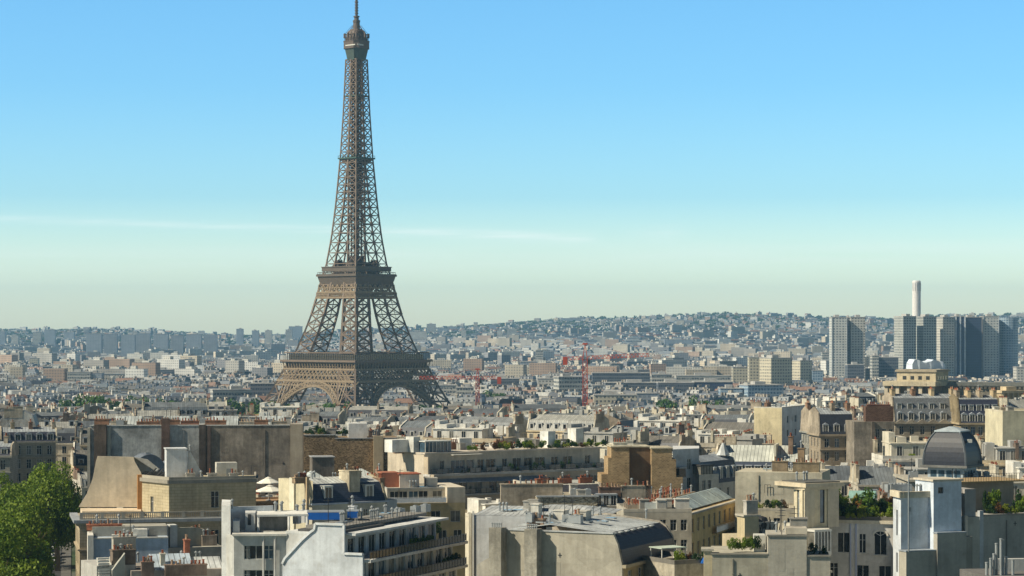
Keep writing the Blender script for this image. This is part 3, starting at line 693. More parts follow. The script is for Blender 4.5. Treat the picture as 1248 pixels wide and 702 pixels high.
# ---------------------------------------------------------------- leafy things
def leaf_cloud(name, rx, ry, rz, n, leaf, mat, seed, clumps=14, z0=0.0, stemz=None, low=.0):
    """many small leaf faces in uneven clumps; crown centre at z0+rz"""
    R = np.random.RandomState(seed); cl = []
    for i in range(clumps):
        d = R.normal(size=3); d /= np.linalg.norm(d); r = R.uniform(.35, .8); k = R.uniform(.30, .5)
        if d[2] < -.5: d[2] *= .5
        cl.append((d * r, k))
    pts = []; nor = []
    while len(pts) < n:
        c, k = cl[R.randint(clumps)]; d = R.normal(size=3); d /= np.linalg.norm(d); rr = k * R.uniform(.55, 1.0) ** .5
        p = c + d * rr; pts.append(p); nor.append(d * .8 + R.normal(size=3) * .55)
    P = np.array(pts) * (rx, ry, rz); P[:, 2] += z0 + rz; N_ = np.array(nor); N_ /= np.linalg.norm(N_, axis=1)[:, None]
    A = np.cross(N_, R.normal(size=(n, 3))); A /= np.linalg.norm(A, axis=1)[:, None]; B_ = np.cross(N_, A)
    sz = leaf * R.uniform(.6, 1.35, size=(n, 1)); V = np.stack([P - A * sz, P - B_ * sz * .6, P + A * sz, P + B_ * sz * .6], 1).reshape(-1, 3)
    me = bpy.data.meshes.new(name); me.vertices.add(4 * n); me.vertices.foreach_set('co', V.ravel()); me.loops.add(4 * n); me.loops.foreach_set('vertex_index', np.arange(4 * n)); me.polygons.add(n); me.polygons.foreach_set('loop_start', np.arange(0, 4 * n, 4)); me.polygons.foreach_set('loop_total', np.full(n, 4))
    me.materials.append(MATS[mat]); me.update(calc_edges=True); return me
def trunk_mesh(h, r, spread, seed):
    R = random.Random(seed); m = MB(); m.bar((0, 0, 0), (0, 0, h * .45), r, 0, r * .75)
    for i in range(6):
        a = i * 1.05 + R.uniform(-.3, .3); e = (spread * .55 * cos(a), spread * .55 * sin(a), h * R.uniform(.68, .9)); m.bar((0, 0, h * .42), e, r * .5, 0, r * .12)
        for j in range(2): m.bar(tuple(x * .6 + (h * .17 if k == 2 else 0) for k, x in enumerate(e)), (e[0] * 1.3 + R.uniform(-.05, .05), e[1] * 1.3 + R.uniform(-.05, .05), e[2] + R.uniform(0, .04)), r * .2, 0, r * .05)
    return m.mesh('trunk', 'bark')
CROWNS = {}
def tree(name, label, x, y, z, h, r, kind='near', group=None, seed=1, cat='tree', ry=None):
    key = (kind, seed % 3)
    if key not in CROWNS:
        n, lf = {'near': (15000, .034), 'mid': (1600, .085), 'far': (380, .15)}[kind]
        mt = {'near': 'leaf', 'mid': 'leaf_park', 'far': 'leaf_far'}[kind]
        CROWNS[key] = (leaf_cloud('crown', 1, 1, 1, n, lf, mt, 5 + seed, 22 if kind == 'near' else 14), trunk_mesh(1.0, .03, .35, seed))
    cm, tm = CROWNS[key]; root = thing(name, label, cat, (x, y, z), seed * 1.3, group)
    t = add('trunk', tm, root); t.scale = (h * .9, h * .9, h * .9)
    c = add('crown', cm, root, (0, 0, h * .22)); c.scale = (r, ry or r, h * .39); return root
SHR = {}
def shrub(name, label, x, y, z, w, h, mat='leaf_dark', group=None, seed=1, cat='shrub', d=None):
    key = (mat, seed % 3)
    if key not in SHR: SHR[key] = leaf_cloud('shrub', 1, 1, 1, 520, .13, mat, 31 + seed, 8)
    o = add(name, SHR[key], None, (x, y, z - .12 * h), seed * 2.1); o.scale = (w / 2, (d or w) / 2, h / 2 * 1.05); tag(o, label, cat, group); return o
def PB(*a):
    m = MB(); m.box(*a); return m
# ---------------------------------------------------------------- the city
WALLC = [((.66, .55, .37), 'cream'), ((.55, .47, .34), 'beige stone'), ((.70, .65, .53), 'off-white'), ((.40, .37, .31), 'grey stone'), ((.74, .71, .63), 'white'), ((.30, .25, .19), 'brown'), ((.58, .45, .28), 'ochre')]
ROOFC = {'zinc': [(.17, .19, .205), (.25, .265, .27), (.12, .135, .15), (.36, .36, .33), (.19, .18, .16)], 'slate': [(.055, .06, .075), (.08, .085, .10), (.045, .05, .065)]}
def make_house(i, R, parts=True, mass=None):
    """one archetype; returns list of (part name, MB, mats, colour role)"""
    kind = ['mansard', 'flat', 'low', 'mansard', 'flat', 'narrow', 'low', 'mansard'][i % 8]
    w = R.uniform(9, 13) if kind == 'narrow' else R.uniform(13, 24); d = R.uniform(10, 13); h = R.uniform(15, 18.5)
    out = []; wb = MB(); n = max(2, int(w / 2.7)); zt = h
    fl = 3.1; zs = [h - 2.8, h - 2.8 - fl, h - 2.8 - 2 * fl]; wins = [((k + .5) * w / n, z) for z in zs for k in range(n)]
    wb.box(0, 0, 0, w, d, h); wb.box(-.15, -.3, h - .3, w + .15, 0, h + .05); wb.box(-.02, -.12, h - 3.3, w + .02, -.0, h - 3.1)
    out.append(('wall', wb, 'plaster', 'w'))
    rm = MB(); ch = []; dorm = []; rmat = 'zinc'
    def ext(m, prof, x0, x1, mi):
        for (ya, za), (yb, zb) in zip(prof, prof[1:]): m.quad((x0, ya, za), (x1, ya, za), (x1, yb, zb), (x0, yb, zb), mi)
    gbs = []
    def gabl(prof, xs, lift=.35):
        for x in xs:
            gb = MB(); gbs.append(gb)
            A = [(x - .2, y, z + lift) for y, z in prof] + [(x - .2, prof[-1][0], prof[0][1] - .2), (x - .2, prof[0][0], prof[0][1] - .2)]; gb.loft([(p[0] + .4, p[1], p[2]) for p in A], A)
    if kind == 'mansard':
        a = R.uniform(2.4, 3.2); e = [(0.05, h + .06), (1.1, h + a), (d / 2, h + a + R.uniform(1, 2)), (d - 1.1, h + a), (d - .05, h + .06)]
        low = MB(); ext(low, e[:2], 0, w, 0); ext(low, e[3:], 0, w, 0); up = MB(); ext(up, e[1:4], 0, w, 0)
        out.append(('roof', low, 'slate' if R.random() < .6 else 'zinc', 's' if 1 else 's')); out.append(('upper_roof', up, 'zinc', 'z')); gabl(e, (0, w))
        nd = max(2, n - R.randint(0, 2)); dorm = [((k + .5) * w / nd, .35, h + .45) for k in range(nd)]; ztop = e[2][1]; zc = e[1][1]
    elif kind == 'flat':
        m = MB(); m.box(0, 0, h + .05, w, .25, h + .8); m.box(0, d - .25, h + .05, w, d, h + .8); m.box(0, .25, h + .05, .25, d - .25, h + .8); m.box(w - .25, .25, h + .05, w, d - .25, h + .8)
        out.append(('parapet', m, 'plaster', 'w')); m = MB(); x0 = R.uniform(1, w * .3); x1 = R.uniform(w * .6, w - 1); m.box(x0, 2.2, h, x1, d - 1, h + 2.9); m.box(x0 - .3, 1.9, h + 2.9, x1 + .3, d - .7, h + 3.1)
        for k in range(R.randint(1, 3)): xx = R.uniform(1, w - 3); m.box(xx, R.uniform(3, d - 4), h, xx + R.uniform(1, 2.5), d - 1.4, h + R.uniform(3.6, 5))
        out.append(('penthouse', m, 'plaster', 'w2')); ztop = h + 3.1; zc = h + 1.5
        wins += [(x0 + (k + .5) * (x1 - x0) / 4, h + .5) for k in range(4)]; yy = 2.2
    else:
        e = [(-.2, h + .05), (d / 2, h + R.uniform(1.4, 3)), (d + .2, h + .05)]; ext(rm, e, 0, w, 0); out.append(('roof', rm, 'zinc', 'z')); gabl([(0, h + .1), e[1], (d, h + .1)], (0, w)); ztop = e[1][1]; zc = h + .9
        if kind == 'low' and R.random() < .5: dorm = [((k + .5) * w / 3, 1.6, h + .6) for k in range(3)]
    out += [('gable', gb, 'party_wall', 'g') for gb in gbs]
    for x in ([0.1, w - .1] if R.random() < .7 else [0.1, w * .5, w - .1]):
        for y in R.sample([d * .25, d * .5, d * .72], R.randint(1, 2)):
            m = MB(); cw = R.uniform(1.8, 3.6); zb = zc - .5; zz = max(ztop + R.uniform(.2, 1.0), zc + 1.2); m.box(x - .35, y - cw / 2, zb, x + .35, y + cw / 2, zz); m.box(x - .42, y - cw / 2 - .07, zz, x + .42, y + cw / 2 + .07, zz + .15)
            for k in range(int(cw / .6)):
                if R.random() < .35: continue
                yy_ = y - cw / 2 + .3 + k * .6; m.box(x - .12, yy_ - .12, zz + .15, x + .12, yy_ + .12, zz + R.uniform(.4, .75), 1)
            out.append(('chimney', m, ['party_wall', 'terracotta'], 'c'))
    for k in range(R.randint(2, 5)):
        m = MB(); x, y = R.uniform(2, w - 2), R.uniform(d * .4, d * .7); m.box(x, y, zc - .2, x + R.uniform(.8, 2.2), y + 1.2, zc + R.uniform(1.6, 2.8)); out.append(('roof_hut', m, 'plaster', 'w2'))
    return dict(parts=out, w=w, d=d, h=h, wins=wins, dorm=dorm, kind=kind, pent=(kind == 'flat'))
def rotpt(x, y, a): return (x * cos(a) - y * sin(a), x * sin(a) + y * cos(a))
def small_dormer():
    m = MB(); m.box(-.75, 0, 0, .75, 1.5, 1.5, 0); m.box(-.85, -.1, 1.5, .85, 1.5, 1.65, 0); m.box(-.7, -.06, -.05, .7, 0, 1.5, 1); m.box(-.48, -.08, .1, .48, -.06, 1.35, 2)
    return m
SDM = small_dormer().mesh('dormer', ['zinc_plain', 'frame_white', 'glass'])
def small_win(w=1.15, h=1.95):
    m = MB(); m.box(-w / 2 - .1, -.07, -.05, -w / 2, .1, h + .1, 0); m.box(w / 2, -.07, -.05, w / 2 + .1, .1, h + .1, 0); m.box(-w / 2, -.07, h, w / 2, .1, h + .1, 0); m.box(-w / 2 - .1, -.16, -.13, w / 2 + .1, .1, -.05, 0); m.quad((-w / 2, -.015, -.05), (w / 2, -.015, -.05), (w / 2, -.015, h), (-w / 2, -.015, h), 1)
    m.box(-.03, -.04, -.05, .03, -.018, h, 0); return m
SWM = [small_win().mesh('window', ['frame_white', g]) for g in ('glass', 'glass', 'glass', 'glass_curtain')]
ARCH = []
def archetypes():
    for i in range(16):
        R = random.Random(100 + i); a = make_house(i, R); root = add('house', None); a['root'] = root; a['meshes'] = []
        for (nm, m, mt, role) in a['parts']:
            o = m.build(nm, mt, root); o['role_'] = role
        for x, y, z in a['dorm']: add('dormer', SDM, root, (x, y, z), 0, (.3, .33, .36))
        for k, (x, z) in enumerate(a['wins']):
            y = 2.2 if (a['pent'] and z > a['h']) else 0
            add('window', SWM[(k * 7 + i) % 4], root, (x, y - .003, z))
        for k in range(2):
            for z in (a['h'] - 2.8, a['h'] - 5.9):
                if a['kind'] != 'narrow': add('window', SWM[(k + i) % 4], root, (-.003, a['d'] * (.3 + .4 * k), z), -pi / 2)
        index_kids(root); ARCH.append(a)
archetypes()
LAND = []            # (photo x, name) landmarks for the wording of labels, filled as they are built
def role_cols(R):
    wi = R.choices(range(7), (5, 4, 5, 2, 5, 1, 2))[0]; w, wn_ = WALLC[wi]; g = R.choice([(.46, .42, .34), (.62, .57, .45), (.54, .50, .41), (.32, .27, .21), (.66, .63, .55)])
    z = R.choice(ROOFC['zinc']); sl = R.choice(ROOFC['slate']); c = R.choice([(.42, .36, .28), (.50, .46, .36), (.25, .19, .15), (.56, .52, .42), (.48, .42, .32)])
    j = R.uniform(.88, 1.1); return dict(w=tuple(min(.8, x * j) for x in w), w2=R.choice([(.68, .67, .62), (.6, .56, .46), (.4, .4, .38)]), g=g, z=z, s=sl, c=c), wn_
PLACED = []
KEEP = []            # (x, y, radius) footprints of hand-built things
def blocked(x, y, r):
    return any(hypot(x - a, y - b) < r + c for a, b, c in KEEP)
def place_house(ai, x, y, rz, seed, gz=GZ, hs=1.0):
    R = random.Random(seed); a = ARCH[ai]; cols, wn_ = role_cols(R)
    r = copy_tree(a['root']); r.location = (x, y, gz); r.rotation_euler = (0, 0, rz); r.scale = (1, 1, hs)
    for ch in r.children:
        ro = ch.get('role_')
        if ro:
            c = cols[ro]
            if ro == 's' and ch.data.materials[0].name == 'zinc': c = cols['z']
            ch.color = (*c, 1); del ch['role_']
    kd = {'mansard': ('slate' if any(c.name.startswith('roof') and c.data and c.data.materials[0].name == 'slate' for c in r.children) else 'zinc') + ' mansard roof', 'flat': 'flat roof and penthouse', 'low': 'low zinc roof', 'narrow': 'pitched zinc roof'}[a['kind']]
    PLACED.append((r, wn_, kd, a['kind'], ai)); return r
# ---------------------------------------------------------------- near buildings, one after another
def keep(b, d):
    for i in range(4):
        for j in range(3):
            u, v = b.w * (i + .5) / 4, d * (j + .5) / 3; x, y = rotpt(u, v, b.rz); KEEP.append((b.ox + x, b.oy + y, max(b.w / 8, d / 6)))
def land(px, name): LAND.append((px, name))
CREAM = (.56, .48, .34); STONE = (.47, .40, .28); WHITE = (.72, .72, .69); GREYW = (.42, .41, .37)

# --- stone corner building with balustraded terrace
b = Bld('corner_building', 'cream stone corner building with a balustraded terrace beside the leafy avenue', 'building', (97, 385), (340, 392)); land(200, 'stone corner building')
zt = b.z(634); d = 15; R0 = b.rect(0, b.w, 0, d)
wl = [(b.u(p), z, 1.25, 2.3, 'case') for p in (118, 150, 182, 226, 262, 300) for z in (zt - 4.2, zt - 7.7, zt - 11.2)]
lw = [(u, z, 1.2, 2.2, 'case') for u in (3, 6.5, 10) for z in (zt - 4.2, zt - 7.7, zt - 11.2)]
b.body(R0, 0, zt, STONE, {0: wl, 3: lw}, 'stone')
b.ring(R0, zt - .9, zt - .45, .55, col=(.44, .38, .27), edges=(0, 3)); b.ring(R0, zt - .45, zt + .05, .95, name='cornice_top', mat='zinc_plain', col=(.36, .38, .40), edges=(0, 3)); b.ring(R0, zt - 4.9, zt - 4.65, .3, col=(.42, .36, .26), name='string_course', edges=(0, 3))
m = MB(); L = b.w
m.box(0, .1, zt + .05, L, .4, zt + .25); m.box(0, .1, zt + .95, L, .4, zt + 1.15)
x = 0
while x < L - .3:
    if int(x / 3.2) != int((x - .3) / 3.2) or x == 0: m.box(x, .08, zt + .25, x + .6, .42, zt + 1.18); x += .6
    else: m.box(x + .08, .18, zt + .25, x + .22, .32, zt + .95); x += .3
b.part(m, 'balustrade', 'plaster', (.42, .39, .33))
P1 = [b.loc(206, 389.3), b.loc(312, 394), b.loc(312, 405), b.loc(171, 405), b.loc(172, 396.5)]; zu = b.z(586, 390)
b.body(P1, zt + .05, zu, (.50, .43, .29), {0: [(hypot(*(np.array(b.loc(262, 391.8)) - P1[0])), zt + 1.5, 1.3, 2.7, 'case')], 4: [(3.6, zt + .6, 1.0, 2.6, 'case')]}, 'stone', name='upper_storey')
b.ring(P1, zu - .45, zu + .15, .35, col=(.30, .28, .24), edges=(0, 1, 4)); b.parapet(P1, zu + .15, .45, .3, (.38, .35, .29), edges=(0, 1, 4))
q0, q1 = b.loc(171, 396.8), b.loc(173.5, 396); b.boxp(q0[0] - .5, q0[1] - .6, zt, q0[0] + .35, q0[1] + .2, zu + .6, 'pier', 'plaster', (.55, .27, .10))
q = [b.loc(p, Y) for p, Y in ((100, 391.5), (172, 393), (172, 399), (98, 399))]; m = MB(); m.prism(q, zt, zt + .9); b.part(m, 'terrace_step', 'plaster', (.72, .60, .44)); m = MB(); Yg = 399.0; G = [(96, 618), (172, 618), (172, 576), (164, 562), (163, 557), (119, 556), (117, 562), (113, 583), (106, 602), (97, 616)]
pf = [(b.loc(p, Yg), b.z(q, Yg)) for p, q in G]; pk = [(b.loc(p, Yg + .5), b.z(q, Yg)) for p, q in G]
m.loft([(x, y, z) for (x, y), z in pk], [(x, y, z) for (x, y), z in pf]); b.part(m, 'party_wall', 'plaster', (.60, .52, .40))
m = MB(); A_ = [(b.loc(p, Y), b.z(q, Y)) for p, q, Y in ((119, 556, 399.6), (163, 557, 399.6), (163, 557, 412), (119, 556, 412))]
m.poly([(x, y, z) for (x, y), z in A_]); A_ = [(b.loc(p, Y), b.z(q, Y)) for p, q, Y in ((163, 557, 399.6), (194, 577, 401), (194, 577, 412), (163, 557, 412))]; m.poly([(x, y, z) for (x, y), z in A_])
b.part(m, 'roof', 'zinc', (.40, .43, .45))
m = MB(); A_ = [(163, 557), (180, 560), (195, 572), (195, 588), (163, 588)]; m.loft([(*b.loc(p, 401.4), b.z(q, 401)) for p, q in A_], [(*b.loc(p, 401), b.z(q, 401)) for p, q in A_]); b.part(m, 'low_gable', 'plaster', (.42, .41, .37))
x0, y0 = b.loc(203, 396); x1, _ = b.loc(228, 396); zz = b.z(548, 396); m = MB(); m.box(x0, y0, zu, x1, y0 + 4, zz); m.box(x0 - .15, y0 - .15, zz, x1 + .1, y0 + 4.1, zz + .18)
m.prism([(x1, y0 + .5), (x1 + .25, y0 + .5), (x1 + .25, y0 + 3.5), (x1, y0 + 3.5)], zu, zz - .3); b.part(m, 'stair_head', 'plaster', (.66, .68, .70))
m = MB(); m.loft([(x1 + .3, y0 + 1.2, zu), (x1 + 3.0, y0 + 1.2, zu), (x1 + .8, y0 + 1.2, zz - .6), (x1 + .3, y0 + 1.2, zz - .3)][::-1], [(x1 + .3, y0 + .9, zu), (x1 + 3.0, y0 + .9, zu), (x1 + .8, y0 + .9, zz - .6), (x1 + .3, y0 + .9, zz - .3)][::-1]); b.part(m, 'raking_wall', 'plaster', (.6, .61, .6))
add('flue', PIPE, b.root, (x1 + .6, y0 + .6, zz - .5))
x0, y0 = b.loc(264, 398); b.boxp(x0, y0, zu, x0 + 3.4, y0 + 2.5, b.z(564, 398), 'roof_hut', 'plaster', (.6, .58, .52)); m = MB(); m.box(x0 + 1.6, y0 - .03, zu + .1, x0 + 2.5, y0 + .01, zu + 1.5); b.part(m, 'hut_door', 'grey_metal')
for p in (232, 258, 285): x0, y0 = b.loc(p, 395.5); b.chim(x0, y0, zu, 1.4, .7, .8, 2, (.55, .54, .5))
for p, Y in ((212, 397), (245, 397), (222, 400), (186, 403), (192, 401), (296, 397)): add('flue', PIPE, b.root, (*b.loc(p, Y), zu))
m = MB()
for i in range(7): x0, y0 = b.loc(176 + i * 4.5, 398 + (i % 3)); m.bar((x0, y0, zu + .1), (x0 + 1.4, y0 + .5, zu + 1.2 + .3 * (i % 2)), .09)
m.box(*b.loc(178, 399), zu, b.loc(200, 399)[0], b.loc(200, 399)[1] + 3, zu + .9); b.part(m, 'roof_plant', 'dark_metal')
add('aerial', AERIAL, b.root, (*b.loc(216, 398), zu)); keep(b, 20)

# --- tall blank party wall, grey left half, brown right half
b = Bld('walled_building', 'tall building with a wide blank party wall, grey on the left, brown on the right', 'building', (110, 520), (368, 523)); land(250, 'wide blank party wall')
zt = b.z(519); xs = b.u(246); W_ = b.w
b.body([(0, 0), (xs, 0), (xs, 16), (0, 16)], 0, zt, (.36, .37, .37), None, 'party_wall')
b.body([(xs + .005, -.6), (W_, -.6), (W_, 16), (xs + .005, 16)], 0, zt - .02, (.235, .205, .17), None, 'party_wall')
marks(b, 4, xs - 2, -.002, 9, zt - 1, 6, (.36, .37, .37), 'party_wall', 1, seed=3); marks(b, xs + 3, W_ - 4, -.602, 9, zt - 1, 7, (.235, .205, .17), 'party_wall', 1, seed=4)
b.boxp(b.u(354), -.85, 0, W_ + .2, -.55, zt + .3, 'pier', 'plaster', (.40, .34, .26)); b.boxp(b.u(354), -.55, zt, W_ + .2, 3, zt + .3, 'pier_cap', 'plaster', (.5, .46, .4))
for p0, p1, up, c in ((115, 130, .3, (.13, .10, .08)), (197, 207, 1.6, (.12, .08, .065)), (243, 251, .2, (.09, .075, .065)), (253, 257, 0, (.12, .09, .075))):
    b.boxp(b.u(p0), -.75 - (p0 > 240) * .3, 0 if p0 > 190 else 9, b.u(p1), .02, zt + up, 'flue_wall', 'party_wall', c)
b.boxp(-.6, -.4, 0, 0, 1.2, zt - .4, 'pier', 'plaster', (.38, .36, .31)); b.boxp(b.u(131), -.35, 8, b.u(135), .02, zt - .3, 'pier', 'plaster', (.38, .36, .31))
m = MB(); m.box(-.1, -.15, zt, xs, .5, zt + .16); m.box(xs, -.75, zt, W_ - 2.6, .3, zt + .14); b.part(m, 'coping', 'zinc_plain', (.55, .56, .55))
for p, n, w, h in ((122, 5, 3.2, .9), (143, 6, 3.6, .5), (180, 8, 5, .4), (206, 7, 4.2, .7), (230, 6, 4, .5), (262, 6, 4.5, .6), (300, 4, 3, .35), (318, 5, 3, .7), (340, 5, 3.4, .4)):
    b.chim(b.u(p), 1.6 + (p % 3), zt, w, .8, h + .3, n, b.rng.choice([(.42, .36, .28), (.3, .17, .11), (.24, .12, .08)]))
b.clutter(2, 3, W_ - 2, 13, zt, 34); m = MB()
for i in range(4): x0 = W_ * (.1 + .23 * i); m.loft([(x0, 4, zt), (x0 + 6, 4, zt), (x0 + 6, 12, zt), (x0, 12, zt)], [(x0 + .1, 7.9, zt + 1.8), (x0 + 5.9, 7.9, zt + 1.8), (x0 + 5.9, 8.1, zt + 1.8), (x0 + .1, 8.1, zt + 1.8)])
b.part(m, 'roof', 'zinc', (.46, .5, .5)); keep(b, 16)

# low roofs between the stone corner building and the party wall
b = Bld('courtyard_house', 'low house with humped dark zinc roofs in front of the blank party wall', 'house', (150, 470), (245, 474))
zt = b.z(583); b.body(b.rect(0, b.w, 0, 12), 0, zt, (.38, .34, .28), {0: b.grid(0, b.w, 6, (zt - 3,), 1.1, 1.9)})
m = MB()
for x0, x1, h in ((2, 8.5, 4.6), (8, 12, 3.2)):
    rr = [[(x0 + (x1 - x0) * (.5 - .5 * cos(pi * k / 10)), y, zt + h * sin(pi * k / 10) ** .8) for k in range(11)] for y in (.3, 9)]
    m.loft(rr[1], rr[0])
b.part(m, 'roof', 'zinc_plain', (.16, .18, .21)); add('skylight', SKYL_M, b.root, (5, 2, zt + 4.7)); b.chim(10, 3, zt, .8, 2, 4, 3); b.chim(13, 4, zt, 2.2, .8, 3.4, 5, (.3, .2, .14)); keep(b, 12)

# --- rubble wall with beige pier
b = Bld('rubble_building', 'building with a long brown rubble stone wall ending at a smooth beige pier', 'building', (370, 560), (484, 562)); land(415, 'brown rubble wall')
zt = b.z(530.5); xm = b.u(408)
b.body([(0, 0), (xm, 0), (xm, 14), (0, 14)], 0, zt, (.24, .175, .105), None, 'rubble'); b.body([(xm + .005, 0), (b.w, 0), (b.w, 14), (xm + .005, 14)], 0, zt - .8, (.24, .175, .105), None, 'rubble')
b.boxp(b.u(455), -1.1, 0, b.u(467), .01, zt - .2, 'pier', 'plaster', (.50, .41, .28)); m = MB(); m.box(-.1, -.12, zt, xm, .4, zt + .15); m.box(xm, -.12, zt - .8, b.w, .4, zt - .65); b.part(m, 'coping', 'zinc_plain', (.5, .52, .54))
b.boxp(b.u(425), 3, zt - .85, b.u(448), 10, zt + 2.6, 'penthouse', 'plaster', (.7, .7, .68)); b.clutter(1, 2, b.w - 2, 12, zt - .3, 12); b.chim(b.u(452), 3, zt - .8, .8, 2.4, 1.6, 4, (.2, .14, .11)); keep(b, 14)
RUB = b
b = Bld('low_house', 'low house with pale zinc pyramid roofs at the foot of the brown rubble wall', 'house', (366, 455), (470, 458)); zt = b.z(586)
b.body(b.rect(0, b.w, 0, 11), 0, zt, (.45, .40, .32), {0: b.grid(0, b.w, 6, (zt - 2.8,), 1.1, 1.8)})
b.hip(.2, .2, 5.5, 9, zt, 2.4, 1.5, 'zinc', (.5, .54, .53)); b.hip(8, .3, b.w - .3, 9, zt, 3.6, 1.9, 'zinc', (.52, .55, .53))
b.boxp(b.u(384), 5, zt, b.u(411), 10, zt + 4.1, 'attic_block', 'party_wall', (.17, .15, .13)); b.boxp(b.u(383), 4.8, zt + 4.1, b.u(412), 10.2, zt + 4.25, 'attic_cap', 'zinc_plain', (.4, .4, .4))
b.chim(b.w - 1, 3, zt, .8, 3, 1.6, 6, (.3, .2, .14)); b.clutter(6, 1, 8, 8, zt, 4, ('pipe', 'sky')); keep(b, 11)

# --- long terraced block
b = Bld('terraced_block', 'long stepped cream apartment block with railed terraces and a planted roof', 'apartment block', (529, 495), (744, 521)); land(640, 'long terraced block')
W_ = b.w; D = 18; z3 = b.z(553); z2 = b.z(579); z1 = b.z(604); PK = (.50, .42, .31)
b.body(b.rect(0, W_, 0, D), 0, z1, PK, {0: b.grid(1.5, W_, 8, (z1 - 4.6, z1 - 8.0), 2.6, 2.2, 'wide'), 3: [(4, z1 - 4, .9, 1.6, 'case')]})
b.body(b.rect(0, W_, 2.2, D), z1, z2, (.52, .46, .37), {0: b.grid(3, W_ - 1, 11, (z1 + .25,), 1.9, 2.4, 'wide')}, name='middle_storey')
b.body(b.rect(0, W_, 3.8, D), z2, z3, (.55, .48, .38), {0: [(b.u(p, 3.8), z2 + .25, w, 2.4, 'wide') for p, w in ((539, 1.0), (558, 3.4), (573, 1.8), (586, 1.6), (598, 2.4), (615, 1.2), (630, 2.2), (644, 2.2), (658, 2.6), (676, 1.8), (692, 2.4), (716, 1.4), (733, 2.6))]}, name='top_storey')
m = MB(); m.box(-.05, .0, z1 - .002, .35, 2.2, z2); m.box(-.05, 2.2, z2 - .002, .3, 3.8, z3 - .8); b.part(m, 'end_fin', 'plaster', PK)
b.boxp(-.2, -.35, z1 - .35, W_ + .2, 2.25, z1 + .03, 'terrace_slab', 'plaster', (.46, .44, .40)); b.boxp(-.2, 1.3, z2 - .45, W_ + .1, 3.85, z2 + .03, 'terrace_slab', 'plaster', (.56, .54, .50)); b.boxp(-.1, 3.3, z3 - .28, W_ + .1, D + .05, z3 + .03, 'roof_slab', 'plaster', (.56, .5, .42), 'felt')
for y, z, x0 in ((-.25, z1 + .05, 2), (1.4, z2 + .05, .3)):
    r = MB(); n = int((W_ - x0) / 1.35)
    for i in range(n + 1): x = x0 + (W_ - x0) * i / n; r.box(x - .05, y, z, x + .05, y + .08, z + 1.05)
    r.box(x0, y, z + 1.03, W_, y + .1, z + 1.1); r.box(x0, y, z + .55, W_, y + .05, z + .6); r.box(x0, y, z + .1, W_, y + .05, z + .15)
    rr = b.part(r, 'railing', 'dark_metal'); g = MB()
    for i in range(n):
        if i % 3: xa = x0 + (W_ - x0) * i / n; b.part(PB(xa + .07, y + .02, z + .15, xa + (W_ - x0) / n - .07, y + .04, z + 1.0), 'railing_panel', 'glass_curtain' if y < 0 else 'glass_blue', None, rr)

m = MB(); x0 = b.u(574, 1)
m.loft([(1, .6, z1 + 2.5), (b.u(668, 1), .6, z1 + 2.3), (b.u(668, 1), 2.2, z1 + 3.1), (1, 2.2, z1 + 3.2)][::-1], [(1, .6, z1 + 2.4), (b.u(668, 1), .6, z1 + 2.2), (b.u(668, 1), 2.2, z1 + 3.0), (1, 2.2, z1 + 3.1)][::-1]); b.part(m, 'canopy', 'zinc_plain', (.30, .33, .36))
m = MB(); m.box(b.u(550, 3), 2.2, z3 - .6, b.u(586, 3), 3.8, z3 - .5); b.part(m, 'sunshade', 'canvas_white')
for p0, p1, y, h, c in ((478, 500, 9, 2.6, WHITE), (504, 512, 7, 3.2, (.6, .6, .56)), (540, 547, 6, 2.2, WHITE), (560, 575, 11, 2.4, (.7, .69, .64)), (668, 677, 6, 3.6, WHITE), (702, 711, 7, 4.0, (.72, .71, .66))):
    b.boxp(b.u(p0, y), y, z3, b.u(p1, y), y + 3, z3 + h, 'penthouse', 'plaster', c)
x0, x1 = b.u(517, 5), b.u(548, 5); x0 = max(x0, .5); g = MB()
for i in range(8): x = x0 + (x1 - x0) * i / 7; g.box(x - .05, 4.5, z3, x + .05, 4.6, z3 + 2.2)
g.box(x0 - .2, 4.3, z3 + 2.2, x1 + .2, 8, z3 + 2.4); v = b.part(g, 'veranda', 'frame_white'); g = MB(); g.box(x0, 4.65, z3 + .1, x1, 7.8, z3 + 2.19); b.part(g, 'veranda_glass', 'glass_blue', None, v)
b.clutter(1, 8, W_ - 1, D - 2, z3, 34); 
for p in (488, 552, 610, 700): b.chim(b.u(p, 12), 12, z3, 3, .8, 1.4, 6, (.36, .2, .13))
TB = b; TBz = (z1, z2, z3)
keep(b, 18)
def on(b, x, y): rx, ry = rotpt(x, y, b.rz); return b.ox + rx, b.oy + ry
GR = 'shrubs planted along the terraces of the long block'
R = random.Random(3)
for i in range(30):
    x = b.u(576, 4) + (b.u(741, 4) - b.u(576, 4)) * (i + R.random()) / 30; X_, Y_ = on(b, x, 4.6 + R.random()); k = R.choice(('leaf_dark', 'leaf_dark', 'leaf', 'leaf_yellow', 'leaf_red'))
    col = {'leaf_dark': 'dark green', 'leaf': 'mid green', 'leaf_yellow': 'yellow-green', 'leaf_red': 'reddish'}[k]
    shrub('shrub', f'{col} shrub on the planted roof edge of the long terraced block', X_, Y_, GZ + z3, R.uniform(1.2, 2.4), R.uniform(.9, 2.4), k, GR, i)
for i in range(17):
    x = b.u(560 + 10 * i, 2) + R.random(); hi = i in (6, 9, 10, 12, 13); X_, Y_ = on(b, x, 1.9 if i % 2 else 1.0 + .8); shrub('shrub', 'dark potted shrub behind the railing of the upper terrace of the long block', X_, Y_, GZ + z2, R.uniform(.9, 1.6), 2.2 if hi else R.uniform(.8, 1.4), 'leaf_dark', 'dark shrubs along the upper terrace', i)
